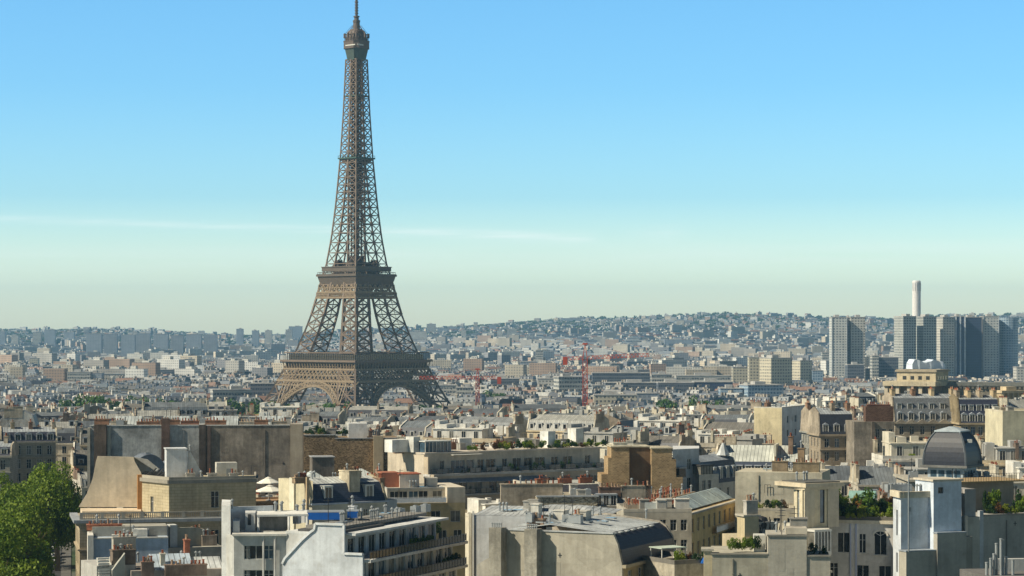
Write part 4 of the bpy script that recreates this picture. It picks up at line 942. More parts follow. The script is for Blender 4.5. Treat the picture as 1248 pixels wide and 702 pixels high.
for i in range(14):
    x = 1 + i * 1.2 if i < 8 else b.u(640 + 12 * (i - 8), 0); X_, Y_ = on(b, x, .8); shrub('shrub', 'dark bushy shrub on the lower terrace of the long block', X_, Y_, GZ + z1, R.uniform(1.2, 2.2), R.uniform(1.0, 1.9), 'leaf_dark', 'dark shrubs along the lower terrace', i)
for i in range(12):
    X_, Y_ = X(372 + i * 4.6, 563), 563 + R.random() * 3; shrub('shrub', 'airy green shrub in the roof garden above the brown rubble wall', X_, Y_, RUB.gz + RUB.z(531), R.uniform(1.2, 2.2), R.uniform(1.2, 3.2), R.choice(('leaf_dark', 'leaf', 'leaf_dark')), 'roof garden shrubs above the rubble wall', i)

# --- brick stepped gable pair
b = Bld('brick_tower_block', 'ochre brick block with two stepped brick piers and a dark recess between them', 'building', (733, 440), (831, 441)); land(782, 'stepped brick piers')
z0 = b.z(620); zt = b.z(545); BR = (.35, .255, .15)
def slab_px(b, pts, y0, y1, name, mat, col, Y=None):
    Yy = Y or b.oy; m = MB(); m.loft([(b.u(p, y0), y1, b.z(q, Yy)) for p, q in pts][::-1], [(b.u(p, y0), y0, b.z(q, Yy)) for p, q in pts][::-1]); return b.part(m, name, mat, col)
slab_px(b, [(745, 545), (767, 545), (767, 640), (733, 640), (733, 578), (741, 578), (741, 558), (745, 558)], 0, 7, 'brick_pier', 'brick', BR)
slab_px(b, [(794, 547), (819, 547), (819, 560), (824, 560), (824, 582), (832, 582), (832, 640), (794, 640)], 0, 7, 'brick_pier', 'brick', BR)
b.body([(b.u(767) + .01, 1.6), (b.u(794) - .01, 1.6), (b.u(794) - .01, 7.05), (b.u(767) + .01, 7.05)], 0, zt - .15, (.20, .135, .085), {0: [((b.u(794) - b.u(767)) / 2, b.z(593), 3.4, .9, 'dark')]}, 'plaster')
m = MB(); m.box(b.u(744), -.2, b.z(545), b.u(768), 7.1, b.z(545) + .2); m.box(b.u(768), 1.4, b.z(545) - .1, b.u(793), 7.1, b.z(545) + .12); m.box(b.u(793), -.2, b.z(547), b.u(820), 7.1, b.z(547) + .2); b.part(m, 'coping', 'plaster', (.55, .50, .38))
b.chim(b.u(757), 2, zt + .1, 2.6, 1, .6, 5, (.6, .58, .5)); b.chim(b.u(768), 4, zt, 2.0, 1, .9, 4, (.7, .68, .62))
r = MB()
for i in range(14): x = b.u(797) + i * .25; r.box(x - .015, .6, zt, x + .015, .63, zt + 1.2)
r.box(b.u(797), .6, zt + 1.2, b.u(797) + 3.3, .64, zt + 1.25); b.part(r, 'railing', 'dark_metal'); add('aerial', AERIAL, b.root, (b.u(806), 3, zt)); keep(b, 8)

# --- white house with bow windows and lean-to mansard
b = Bld('white_house', 'narrow white house with balconies and bow window beside the stepped brick piers', 'house', (832, 447), (874, 452)); zt = b.z(566)
b.body([b.loc(820, 448.2), b.loc(852, 452), b.loc(852, 462), b.loc(820, 462)], 0, b.z(548), (.60, .61, .61), {0: [(4.0, b.z(548) - 3.9, 1.0, 2.0, 'case'), (4.0, b.z(548) - 7.4, 1.0, 2.0, 'case')]}, name='tower')
x0, y0 = b.loc(824, 446.6); m = MB(); m.prism([(x0, y0 + 1), (x0 + .8, y0), (x0 + 2.4, y0 - .1), (x0 + 3.2, y0 + 1)], b.z(586), b.z(582)); m.prism([(x0 - .1, y0 + 1), (x0 + .7, y0 - .15), (x0 + 2.5, y0 - .25), (x0 + 3.4, y0 + 1)], b.z(571), b.z(569.5)); q = b.part(m, 'bow_window', 'plaster', (.5, .5, .5)); g = MB(); g.prism([(x0 + .1, y0 + 1), (x0 + .85, y0 + .1), (x0 + 2.35, y0), (x0 + 3.1, y0 + 1)], b.z(582), b.z(571)); b.part(g, 'bow_glass', 'glass', None, q)
b.body([b.loc(852, 449), b.loc(876, 452), b.loc(876, 462), b.loc(852, 462)], 0, b.z(578, 450), (.62, .58, .50), {0: [(1.2, b.z(578, 450) - 3, .8, 1.9, 'case'), (2.6, b.z(578, 450) - 3, .8, 1.9, 'case')]}, name='wing')
x0, y0 = b.loc(854, 449.2); g = MB()
g.box(x0, y0, b.z(578, 450), x0 + 3.0, y0 + 3, b.z(568, 450)); q = b.part(g, 'bay_glass', 'glass_curtain'); g = MB(); g.box(x0 - .15, y0 - .15, b.z(568, 450), x0 + 3.2, y0 + 3.2, b.z(566, 450))
for i in range(5): g.box(x0 + .72 * i, y0 - .06, b.z(578, 450), x0 + .72 * i + .1, y0, b.z(568, 450))
b.part(g, 'bay_frame', 'dark_metal', None, q); keep(b, 12)

# --- row with dormered slate mansard and pale zinc slopes
b = Bld('mansard_house', 'long house whose pale zinc slope sits above a row of round-topped white dormers', 'house', (872, 481), (975, 478)); land(920, 'pale zinc slope'); zc = b.z(582); W_ = b.w
b.body(b.rect(0, W_, 0, 12), 0, zc, (.5, .46, .38), {0: b.grid(0, W_, 8, (zc - 3,), 1.1, 2)})
b.roofx(0, W_, [(.05, zc), (1.0, zc + 3.2), (7, zc + 6.2), (12, zc + 3)], ['slate', 'zinc', 'zinc'], [(.06, .075, .11), (.55, .57, .52), (.4, .42, .42)], gcol=(.55, .50, .40), lift=.35)
for i in range(9): b.dormer(1.0 + i * (W_ - 2) / 8, .25, zc + .5, 1.1, 1.9, 1.6, (.50, .54, .6), top='flat')
b.boxp(b.u(945, 2) - .2, 1.0, zc + 2.5, b.u(945, 2) + .2, 9, zc + 6.6, 'party_strip', 'plaster', (.62, .58, .46)); b.chim(b.u(962), 5, zc + 4, .9, 2.6, 4, 5, (.25, .17, .12)); b.chim(b.u(935), 8, zc + 4.4, 3, .8, 2, 6); b.chim(1, 5, zc + 4, .9, 3, 2.6, 5); keep(b, 12)
b = Bld('slate_house', 'house with a dark slate mansard cut by slanting zinc dormers right of the bow window', 'house', (862, 462), (902, 474)); zc = b.z(588, 468); W_ = b.w
b.body(b.rect(0, W_, 0, 9), 0, zc, (.5, .48, .42), {0: b.grid(0, W_, 4, (zc - 2.9,), 1.0, 1.9)}); b.roofx(0, W_, [(.05, zc), (1.6, zc + 4.2), (4.5, zc + 5.2), (9, zc + 3)], ['slate', 'zinc', 'zinc'], [(.05, .06, .08), (.3, .33, .36), (.3, .33, .35)], gcol=(.5, .5, .48), lift=.3)
for i in range(5): b.dormer(1.2 + i * (W_ - 2) / 4.4, .4, zc + .8, .9, 2.2, 2.4, (.42, .47, .52), top='flat')
m = MB(); m.lathe([(1.4, zc + 5), (.9, zc + 6), (.2, zc + 7.4)], 8, b.u(898), 3); b.part(m, 'turret_roof', 'zinc_plain', (.5, .52, .52)); keep(b, 9)

# --- two-tone white house
b = Bld('white_block', 'tall plain white house, cream blind wall on its left and small windows on its right', 'house', (953, 660), (987, 684)); land(955, 'tall plain white house'); zt = b.z(497.5)
L = 8
b.body(b.rect(0, b.w, 0, L), 0, zt, (.66, .68, .68), {0: [(u * b.w, z, 1.5, 1.9, 'wide') for u in (.2, .48, .8) for z in (zt - 4.2, zt - 8.0, zt - 12)], 3: []})
m = MB(); m.box(-.06, L * .28, 6, -.01, L * .72, zt - 3); b.part(m, 'render_patch', 'party_wall', (.58, .52, .40)); m = MB(); m.box(-.07, 0, 3, -.005, L, zt); b.part(m, 'blind_wall', 'plaster', (.66, .57, .37))
b.parapet(b.rect(0, b.w, 0, L), zt, .3, .3, (.62, .6, .52)); b.chim(2, 8, zt, .8, 3, 1.4, 5); b.chim(6, 6, zt, 3.6, .8, 1.2, 6, (.3, .18, .12)); b.clutter(1, 2, b.w - 1, L - 2, zt, 7); keep(b, 17)

# --- big Haussmann block with two-storey slate roof
def big_mansard(name, label, A, B_, depth, pyc, pym, pyt, wcol, scol, nd, floors=2, nw=None, gcol=(.42, .36, .28), ch=((.02, 3), (.35, 3), (.65, 3), (.98, 3)), group=None, top=True, dorm2=True, style='stone'):
    b = Bld(name, label, 'building', A, B_, group); zc, zm, zt = b.z(pyc), b.z(pym), b.z(pyt); W_ = b.w; nw = nw or nd
    zs = [zc - 3.2 - 3.4 * i for i in range(floors)]
    b.body(b.rect(0, W_, 0, depth), 0, zc, wcol, {0: b.grid(.3, W_ - .3, nw, zs, 1.15, 2.3), 3: b.grid(1, depth - 1, 3, zs, 1.1, 2.2)}, style)
    b.ring(b.rect(0, W_, 0, depth), zc - .35, zc + .1, .55, col=tuple(c * 1.05 for c in wcol), edges=(0, 3)); b.ring(b.rect(0, W_, 0, depth), zc - 3.9, zc - 3.7, .35, col=wcol, edges=(0,), name='string_course')
    prof = [(.05, zc + .1), (1.3, zm)] + ([(1.5, zm), (2.8, zt)] if zt > zm + 1.5 else []) + [(depth / 2, max(zm, zt) + 1.0), (depth - 1, max(zm, zt) - .3), (depth, zc)]
    n = len(prof) - 1; mats = ['slate'] * n; cols = [scol] * n
    for i in range(n):
        if i >= n - 3: mats[i] = 'zinc'; cols[i] = (.34, .37, .39)
    b.roofx(0, W_, prof, mats, cols, gcol=gcol, lift=.35)
    for i in range(nd): b.dormer(W_ * (i + .5) / nd, .3, zc + .55, 1.3, min(2.0, zm - zc - 1.0), 1.4, (.33, .36, .4))
    if zt > zm + 1.5 and dorm2:
        for i in range(nd): b.dormer(W_ * (i + .5) / nd, 1.75, zm + .3, 1.1, min(1.7, zt - zm - 1.0), 1.4, (.3, .33, .36), top='flat')
    for f, w in ch: b.chim(.3 + f * (W_ - .6), depth * .42, max(zm, zt) - .2, .9, w, 2.4, 6, b.rng.choice([(.42, .35, .26), (.3, .19, .13), (.48, .38, .24)])); 
    b.clutter(1, depth * .35, W_ - 1, depth * .6, max(zm, zt) + .6, 4, ('pipe', 'sky', 'aerial')); keep(b, depth); return b
b = big_mansard('haussmann_block', 'grey stone block with two dormer tiers in its slate roof, below the colonnaded palace', (1091, 640), (1170, 641), 16, 515, 501, 485.5, (.36, .32, .25), (.15, .16, .17), 6, 3); land(1130, 'grey slate two-tier roof')
for i in range(6):
    x = b.w * (i + .5) / 6; m = MB(); m.loft([(x - 1.3, -.5, b.z(515) + .1), (x + 1.3, -.5, b.z(515) + .1), (x + .03, -.5, b.z(515) + .95), (x - .03, -.5, b.z(515) + .95)][::-1], [(x - 1.3, 0, b.z(515) + .1), (x + 1.3, 0, b.z(515) + .1), (x + .03, 0, b.z(515) + .95), (x - .03, 0, b.z(515) + .95)][::-1]); b.part(m, 'pediment', 'plaster', (.38, .33, .26))
b = big_mansard('haussmann_block', 'ochre stone block with a very dark dormered roof and tall stacks below the palace wing', (1171, 632), (1219, 632.5), 15, 516, 503, 487, (.42, .34, .22), (.04, .045, .07), 5, 3, gcol=(.27, .22, .14), ch=((.0, 4), (.3, 4), (.62, 4), (1., 4)))
b = Bld('party_wall_house', 'brown house whose tall brick chimney wall rises left of the grey slate two-tier roof', 'house', (1041, 600), (1090, 600.5)); zt = b.z(514)
b.body(b.rect(0, b.w, 0, 12), 0, zt, (.26, .23, .19), {0: b.grid(5, b.w, 3, (zt - 4, zt - 7.5), 1.0, 2.2)}, 'party_wall'); b.boxp(b.u(1056), 1, zt, b.u(1090), 4, b.z(495.5), 'brick_stack', 'brick', (.13, .08, .06)); b.boxp(b.u(1062), -.5, 4, b.u(1066), 0, zt, 'flue_wall', 'party_wall', (.14, .12, .1)); b.clutter(1, 4, b.w - 1, 10, zt, 6)
b.chim(b.u(1073), 2.5, b.z(495.5), 6, .9, .3, 11, (.24, .12, .08)); keep(b, 12); land(1065, 'brick chimney wall')
b = big_mansard('mansard_house', 'dark slate roofed house with a pale dormer right of the tall plain white house', (1000, 610), (1040, 611), 12, 530, 505, 503, (.36, .3, .22), (.035, .04, .055), 3, 2, ch=((.5, 3), (1., 3)), dorm2=False)
b = big_mansard('mansard_house', 'small house with grey-green mansard squeezed beside the tall plain white house', (988, 640), (1006, 640.5), 10, 527, 503, 502, (.3, .3, .27), (.2, .22, .21), 1, 2, ch=((.0, 2.5),), dorm2=False)

# --- cream wall at the right edge
b = Bld('cream_block', 'plain cream block with a blind lit wall at the right edge behind the dome', 'building', (1222, 560), (1275, 561)); zt = b.z(502)
b.body(b.rect(0, b.w, 0, 14), 0, zt, (.60, .55, .40), {0: []}); b.body([b.loc(1209, 570), b.loc(1222, 568), b.loc(1222, 580), b.loc(1209, 580)], 0, b.z(520), (.58, .52, .38), name='wing')
b.parapet(b.rect(0, b.w, 0, 14), zt, .3, .3, (.6, .55, .42)); b.chim(2, 5, zt, 2, .8, .8, 4); b.clutter(1, 1, 8, 12, zt, 4); keep(b, 14)

# --- leaded dome
b = Bld('domed_building', 'building crowned by a big dark four-sided slate dome with a pale lead cap', 'building', (1110, 425), (1215, 425)); land(1160, 'dark slate dome'); zt = b.z(585)
b.body(b.rect(0, b.w, 0, 16), 0, zt, (.42, .39, .33), {0: b.grid(.5, b.w - .5, 7, (zt - 3.2,), 1.1, 2.0)}, 'stone'); b.ring(b.rect(0, b.w, 0, 16), zt - .3, zt + .1, .5, edges=(0, 3))
cx = b.u(1161, 4.5); cy = 4.9; zb = b.z(567, 427); r = 3.95; ph = radians(-31)
def sq4(rr, z): return [(cx + rr * (sx * cos(ph) - sy * sin(ph)), cy + rr * (sx * sin(ph) + sy * cos(ph)), z) for sx, sy in ((-1, -1), (1, -1), (1, 1), (-1, 1))]
def lerp3(a, c, f): return tuple(a[i] + (c[i] - a[i]) * f for i in range(3))
m = MB(); m.loft(sq4(r * .84, zt), sq4(r * .84, zb - .4)); b.part(m, 'drum', 'plaster', (.40, .47, .52))
a4, c4 = sq4(r * .845, zt + .4), sq4(r * .845, zb - .9)
for k in (0, 1):
    for f in (.08, .30, .52, .74): g = MB(); g.quad(lerp3(a4[k], a4[k + 1], f), lerp3(a4[k], a4[k + 1], f + .17), lerp3(c4[k], c4[k + 1], f + .17), lerp3(c4[k], c4[k + 1], f)); b.part(g, 'drum_window', 'glass_blue')
m = MB(); m.loft(sq4(r * 1.1, zb - .4), sq4(r * 1.1, zb)); b.part(m, 'dome_cornice', 'plaster', (.20, .20, .19))
m = MB(); H = 5.9; rib = MB(); PR = [(1.0, 0), (1.0, .12), (.985, .25), (.955, .4), (.905, .54), (.835, .68), (.745, .81), (.64, .92), (.56, 1.0)]
for (ra, ta), (rb, tb) in zip(PR, PR[1:]):
    A_, B_ = sq4(r * ra, zb + H * ta), sq4(r * rb, zb + H * tb); m.loft(A_, B_, 0, False)
    for k in range(4): rib.bar(A_[k], B_[k], .14)
m.poly(sq4(r * .56, zb + H)); dm = b.part(m, 'dome', 'slate', (.028, .032, .045)); b.part(rib, 'rib', 'zinc_plain', (.15, .165, .18), dm)
m = MB(); m.loft(sq4(r * .62, zb + H - .05), sq4(r * .62, zb + H + .18)); m.loft(sq4(r * .62, zb + H + .18), sq4(r * .12, zb + H + .85)); b.part(m, 'lantern', 'zinc_plain', (.42, .48, .52), dm)
m = MB(); q = sq4(r * 1.0, zb + 4.4); c = lerp3(q[1], q[2], .35); m.box(c[0] - .7, c[1] - .5, zb + 4.0, c[0] + .1, c[1] + .2, zb + 4.6); b.part(m, 'dome_dormer', 'frame_white', None, dm)
b.clutter(0, 1, 3, 14, zt, 4); b.clutter(b.w - 5, 1, b.w, 14, zt, 6); keep(b, 16)
# ---------------------------------------------------------------- foreground row
# --- modern white block with white end wall and ribbon windows
b = Bld('modern_block', 'modern white block with ribbon windows and a bluish white sloping end wall, nearest row', 'apartment block', (444, 300), (562, 327)); land(430, 'modern white block'); W_ = b.w; BK = 24
b.body([(0, 0), (W_, 0), (W_, 11), (0, 11)], 0, 15.0, (.62, .60, .55), {0: b.grid(.5, W_, 8, (11.8,), 2.6, 2.0, 'wide')})
b.body([(0, .6), (W_, .6), (W_, 11), (0, 11)], 15.0, 18.1, (.60, .60, .58), {0: b.grid(.5, W_, 9, (15.3,), 2.2, 2.1, 'wide')}, name='storey')
b.body([(0, 1.3), (W_, 1.3), (W_, 11), (0, 11)], 18.1, 21.3, (.58, .58, .56), {0: b.grid(.5, W_, 10, (18.4,), 2.1, 2.3, 'wide')}, name='storey')
b.body([(0, 2.8), (W_ * .93, 2.8), (W_ * .93, 11), (0, 11)], 21.3, 24.3, (.6, .6, .58), {0: b.grid(.5, W_ * .93, 9, (21.6,), 2.0, 2.2, 'wide')}, name='top_storey')
for z, y, w in ((15.0, -.5, W_), (18.1, -.9, W_), (21.3, -.9, W_)): b.boxp(-.02, y, z - .3, w + .3, 2.9, z + .06, 'floor_slab', 'plaster', (.68, .68, .66))
b.boxp(-.02, 1.2, 24.3, W_ * .95, 11.1, 24.6, 'roof_slab', 'plaster', (.66, .67, .66), 'felt').color = (.66, .67, .66, 1)
for z, y in ((18.16, -.8), (21.36, -.8)):
    r = MB(); n = int(W_ / .9)
    for i in range(n + 1): x = W_ * i / n; r.box(x - .02, y, z, x + .02, y + .04, z + 1)
    r.box(0, y, z + 1, W_, y + .06, z + 1.05); rr = b.part(r, 'railing', 'dark_metal'); g = MB(); g.box(0, y + .045, z + .1, W_, y + .06, z + .95); b.part(g, 'railing_panel', 'office_dark' if False else 'glass', None, rr)
PW = [(0, 0), (0, 22.1), (2.6, 22.1), (2.6, 25.7), (6.6, 25.7), (6.75, 24.95), (7.3, 24.6), (8.5, 23.6), (9.8, 22.3), (10.9, 21.2), (11.3, 20.5), (11.3, 0)]
m = MB(); m.loft([(-.45, y, z) for y, z in PW], [(-.01, y, z) for y, z in PW]); b.part(m, 'end_wall', 'plaster', (.62, .66, .70))  # skylit shade of this white wall is put into its bluish colour
m = MB(); pr = PW[1:-1]
for (ya, za), (yb, zb) in zip(pr, pr[1:]): m.bar((-.5, ya, za), (-.5, yb, zb), .14)
b.part(m, 'wall_edging', 'plaster', (.72, .75, .77))
Lp = [b.loc(285, 304.3), b.loc(349.5, 304.6), b.loc(349.5, 318), b.loc(272, 318), b.loc(274, 306)]; zt = 24.0
fl = lambda p: hypot(*(np.array(b.loc(p, 304.4)) - np.array(Lp[0])))
b.body(Lp, 0, zt, (.56, .56, .53), {0: [(fl(p), z, w, 1.75, 'wide' if w > 1.2 else 'case') for p, w in ((301, .75), (312, 2.0), (327.5, 1.2), (341, 1.9)) for z in (zt - 3.0, zt - 6.1, zt - 9.2)]}, name='left_wing')
e = b.loc(283, 303.8), b.loc(350, 304.1); m = MB(); m.prism([e[0], e[1], b.loc(350, 306), b.loc(283, 306)], zt, zt + .25); b.part(m, 'roof_edge', 'plaster', (.72, .70, .64))
for pp, w in ((321, .12), (335, .12)): x0, y0 = b.loc(pp, 304.25); b.boxp(x0 - .1, y0 - .1, 5, x0 + .1, y0 + .1, zt, 'pilaster', 'plaster', (.5, .5, .48))
F0 = b.loc(270, 306), b.loc(281, 305.5), b.loc(281, 316), b.loc(270.5, 317); m = MB(); m.prism(list(F0), 0, b.z(616, 306)); b.part(m, 'stair_fin', 'plaster', (.68, .69, .68))
F0 = b.loc(281, 315), b.loc(333, 317), b.loc(333, 317.4), b.loc(281, 315.4); m = MB(); m.prism(list(F0), zt, b.z(617, 316)); b.part(m, 'back_wall', 'plaster', (.62, .66, .7))
q = b.loc(284, 306), b.loc(292, 306), b.loc(292, 310), b.loc(284, 310); m = MB(); m.prism(list(q), zt, b.z(634, 307)); b.part(m, 'roof_hut', 'plaster', (.62, .63, .63))
q = b.loc(299, 311), b.loc(311, 311), b.loc(312, 315), b.loc(299, 315); m = MB(); m.prism(list(q), zt, b.z(625, 311)); hh = b.part(m, 'roof_hut', 'plaster', (.66, .67, .66)); m = MB(); q = b.loc(302, 310.9), b.loc(306, 310.9), b.loc(306, 311.05), b.loc(302, 311.05); m.prism(list(q), zt + .8, zt + 2.2); b.part(m, 'hut_window', 'dark_metal', None, hh)
zc = b.z(629, 311); m = MB(); m.prism([b.loc(313, 310), b.loc(376, 311), b.loc(378, 318), b.loc(313, 317)], zc, zc + .25); b.part(m, 'terrace_canopy', 'plaster', (.74, .74, .70))
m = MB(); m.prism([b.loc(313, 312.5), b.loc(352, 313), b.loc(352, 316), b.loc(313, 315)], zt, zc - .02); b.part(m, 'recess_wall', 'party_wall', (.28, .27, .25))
for p in (315, 352, 374): x0, y0 = b.loc(p, 310.3); b.boxp(x0 - .12, y0 - .12, zt, x0 + .12, y0 + .12, zc, 'post', 'plaster', (.7, .7, .68))
b.boxp(.3, 3.0, 24.6, W_ * .4, 9.5, 24.9, 'roof_deck', 'felt', (.10, .10, .10)); b.boxp(.1, 6.8, 21.3, 6, 11.05, 24.45, 'rear_block', 'plaster', (.60, .64, .68)); b.boxp(1.5, 3.8, 24.9, W_ * .9, 9.0, 25.3, 'roof_deck', 'felt', (.24, .23, .21))
for p, Y in ((336, 316), (343, 317), (362, 317), (370, 319), (430, 327)): x0, y0 = b.loc(p, Y); b.chim(x0, y0, 24.9, .9, .8, 1.1, 2, (.66, .68, .7), 'plaster', pipes=True)
for p, Y in ((481, 330), (494, 335), (505, 338)): x0, y0 = b.loc(p, Y - 2); add('ventilation_unit', ACM, b.root, (x0, min(y0, 8), 24.6))
b.clutter(2, 4, W_ * .9, 9, 25.3, 16, ('pipe', 'pipe', 'sky', 'aerial')); x0, y0 = b.loc(283, 309); add('flue', PIPE, b.root, (x0, y0, b.z(620, 309)))
r = MB()
for i in range(24): x = .4 + i * .9; r.box(x - .02, 3.1, 24.9, x + .02, 3.14, 26.0)
r.box(.4, 3.1, 26.0, 21.2, 3.15, 26.05); b.part(r, 'railing', 'dark_metal'); keep(b, 14)
# awning
aw = thing('roof_awning', 'bright blue flat awning on a light frame on the roof of the modern white block', 'awning', (X(375, 311), 311, GZ + b.z(636, 311)), radians(4))
m = MB(); wv = 4.6; m.box(0, 0, .25, wv, .08, 1.15); m.box(0, .08, 1.1, wv, 3.4, 1.15); m.box(wv + .5, .3, .45, wv + 1.9, .38, 1.25); m.build('valance', 'awning_blue', aw)
m = MB(); m.box(-.1, .1, 1.16, wv + .1, 3.6, 1.26); m.box(wv + .4, .4, 1.26, wv + 2, 3.2, 1.34); m.build('canopy', 'grey_metal', aw)
m = MB()
for x in (.05, wv - .05, wv + 1.8): m.box(x - .04, .1, -.9, x + .04, .18, 1.1); m.box(x - .04, 3.2, -.9, x + .04, 3.28, 1.1)
m.build('frame', 'grey_metal', aw)
MBLK = b
for i in range(13):
    x = 15 + i * .75 if i < 8 else W_ - 4 + (i - 8) * .9; z = 21.4 if i < 8 else 18.2; X_, Y_ = on(b, x, .5); shrub('shrub', 'bushy shrub on the ' + ('upper' if i < 8 else 'lower') + ' balcony at the far end of the modern white block', X_, Y_, GZ + z, 1.3, R.uniform(1.0, 2.2), R.choice(('leaf_dark', 'leaf')), 'shrubs on the modern block balconies', i)
tree('balcony_tree', 'light green young tree rising at the far end of the modern white block', *on(b, W_ - 1, 4.2), GZ + 21.3, 3.4, 1.5, 'mid', None, 4)

# --- blank-ended house with dark mansard on the right
b = Bld('gable_house', 'grey blank-ended house with two stained flues and a dark mansard on its right', 'house', (760, 300), (823, 317)); land(680, 'grey blank-ended house'); W_ = b.w; D = 17.6; z1 = 20.7
b.body(b.rect(0, W_, 0, D), 0, z1, (.42, .34, .2), {0: b.grid(.3, W_, 5, (z1 - 3.1, z1 - 6.4), 1.3, 2.3)}); b.ring(b.rect(0, W_, 0, D), z1 - .35, z1 + .05, .5, col=(.46, .40, .28), edges=(0,))
b.roofx(0, W_, [(.1, z1), (.35, z1 + 1.9), (1.3, z1 + 3.3), (2.2, z1 + 3.9), (10, z1 + 4.7), (D, z1 + 3.6)], ['slate', 'slate', 'slate', 'zinc', 'zinc'], [(.035, .04, .055)] * 3 + [(.50, .53, .53)] * 2, gable='R', gcol=(.4, .36, .3), lift=.2)
for i in range(7): b.dormer(1.6 + i * 2.2, 1.9, z1 + 3.1, .8, .6, 1.2, (.55, .57, .56), top='flat')
zg = b.z(647.5, 304); G = [(0, 0), (0, z1), (.6, z1 + 2.6), (1.2, zg), (D, zg), (D, 0)]; m = MB(); m.loft([(-.5, y, z) for y, z in G], [(-.005, y, z) for y, z in G]); b.part(m, 'party_wall', 'plaster', (.43, .40, .33)); marks(b, 1.5, D - 1, -.502, 14, zg - 1.2, 6, (.43, .40, .33), 'plaster', 0, 'L', 5)
G = [(D, 0), (D, b.z(668, 306)), (D + .6, b.z(680, 306)), (D + 2.4, b.z(690, 306)), (D + 2.6, 0)]; m = MB(); m.loft([(-.3, y, z) for y, z in G], [(2, y, z) for y, z in G]); b.part(m, 'low_gable', 'plaster', (.40, .38, .33))
m = MB(); m.box(-.62, 1.2, zg, .1, D + .1, zg + .14); b.part(m, 'coping', 'zinc_plain', (.45, .47, .48))
for y, w in ((D - 1.0, 1.7), (D - 5.9, 1.7)):
    m = MB(); m.box(-2.2, y - w / 2, 0, -.5, y + w / 2, zg + .35); c = b.part(m, 'flue_wall', 'party_wall', (.34, .32, .27))
    for k in range(6): o = add('chimney_pot', PIPE, c, (-1.6, y - .6 + .25 * k, zg + .35)); o.scale = (.6, .6, .5)
for i in range(8): x, y = b.rng.uniform(2, W_), b.rng.uniform(3, 15); add(*b.rng.choice((('flue', PIPE), ('skylight', SKYL_M))), b.root, (x, y, z1 + 4.6)) 
b.hip(6, 12.2, 12, 17.2, z1 + 3.9, 2.3, 1.0, 'zinc', (.42, .45, .46), name='rear_roof'); b.hip(13, 9.5, 18.5, 16, z1 + 3.9, 2.6, 1.3, 'zinc', (.36, .38, .39), name='rear_roof'); b.clutter(2, 8, 12, 16, z1 + 4.5, 12, ('pipe', 'sky', 'aerial', 'hut', 'ac')); b.chim(9, 10, z1 + 4.4, 1.1, 1.1, .9, 2); b.chim(5, 14, z1 + 4, .8, 2.4, .9, 5, (.25, .18, .13)); keep(b, 18)
# white wall to its left
b = Bld('white_walled_house', 'low house with a pale bluish blank wall and downpipe left of the grey blank-ended house', 'house', (576, 332), (660, 330)); zt = b.z(628); W_ = b.w
b.body(b.rect(0, W_, 0, 12), 0, zt, (.55, .57, .58), {}); m = MB(); m.bar((.1, -.08, 0), (.1, -.08, zt + .6), .1); b.part(m, 'downpipe', 'frame_white'); b.boxp(-.5, -.2, 0, -.1, .4, zt + .3, 'pier', 'plaster', (.6, .56, .45))
m = MB(); m.quad((0, 0, zt + .03), (W_, 0, zt + .03), (W_, 12, zt + .5), (0, 12, zt + .5)); b.part(m, 'roof', 'zinc', (.48, .5, .5)); b.hip(W_ * .45, 2, W_ + 9, 14, zt + .1, 5, .9, 'zinc', (.46, .48, .48)); b.clutter(2, 1, W_ - 1, 10, zt + .3, 9, ('sky', 'pipe', 'hut')); keep(b, 13)
# rubble-topped house behind
b = Bld('old_house', 'old house with a rough stone gable in front of the stepped brick piers', 'house', (655, 385), (800, 387)); zt = b.z(618); W_ = b.w
b.body([(0, 0), (b.u(728), 0), (b.u(728), 12), (0, 12)], 0, b.z(606), (.36, .32, .24), {}, 'rubble'); b.body([(b.u(728) + .01, 1), (W_, 1), (W_, 12), (b.u(728) + .01, 12)], 0, zt, (.4, .37, .3), {0: b.grid(0, W_ - b.u(728), 4, (zt - 2.8,), 1, 1.8)}, name='wing')
b.ring([(0, 0), (b.u(728), 0), (b.u(728), 12), (0, 12)], b.z(606), b.z(604), .2, col=(.45, .47, .48), mat='zinc_plain', edges=(0,))
b.hip(b.u(728), 1, W_, 12, zt, 4, 2.4, 'zinc', (.32, .31, .28)); 
for p, w, h in ((648, 10, 3.4), (737, 1.8, 2.8), (750, 1.8, 2.8), (774, 4.2, 3.0), (790, .9, 3.0)): b.chim(b.u(p, 3), 3.4, zt, w, 1, h, max(3, int(w * 1.1)), (.24, .16, .12) if w < 3 else (.42, .36, .28))
for i in range(3): b.dormer(b.u(731 + 9 * i, 0), 1.2, zt + .3, .9, 1.5, 2, (.35, .37, .4), top='flat')
b.clutter(1, 2, b.u(720), 10, b.z(606), 7); keep(b, 13)
b = Bld('dark_roof_house', 'low house with a dark slate slope and red pots behind the rough stone gable', 'house', (655, 420), (735, 425)); zt = b.z(606); b.body(b.rect(0, b.w, 0, 10), 0, zt, (.3, .26, .2), {}); b.roofx(0, b.w, [(0, zt), (2, zt + 1.9), (10, zt + 2.2)], ['slate', 'zinc'], [(.07, .07, .08), (.5, .5, .45)], lift=.3)
for p in (672, 700, 725): b.chim(b.u(p), 4, zt + 2, 2.4, .8, .8, 5, (.35, .14, .08))
keep(b, 11)

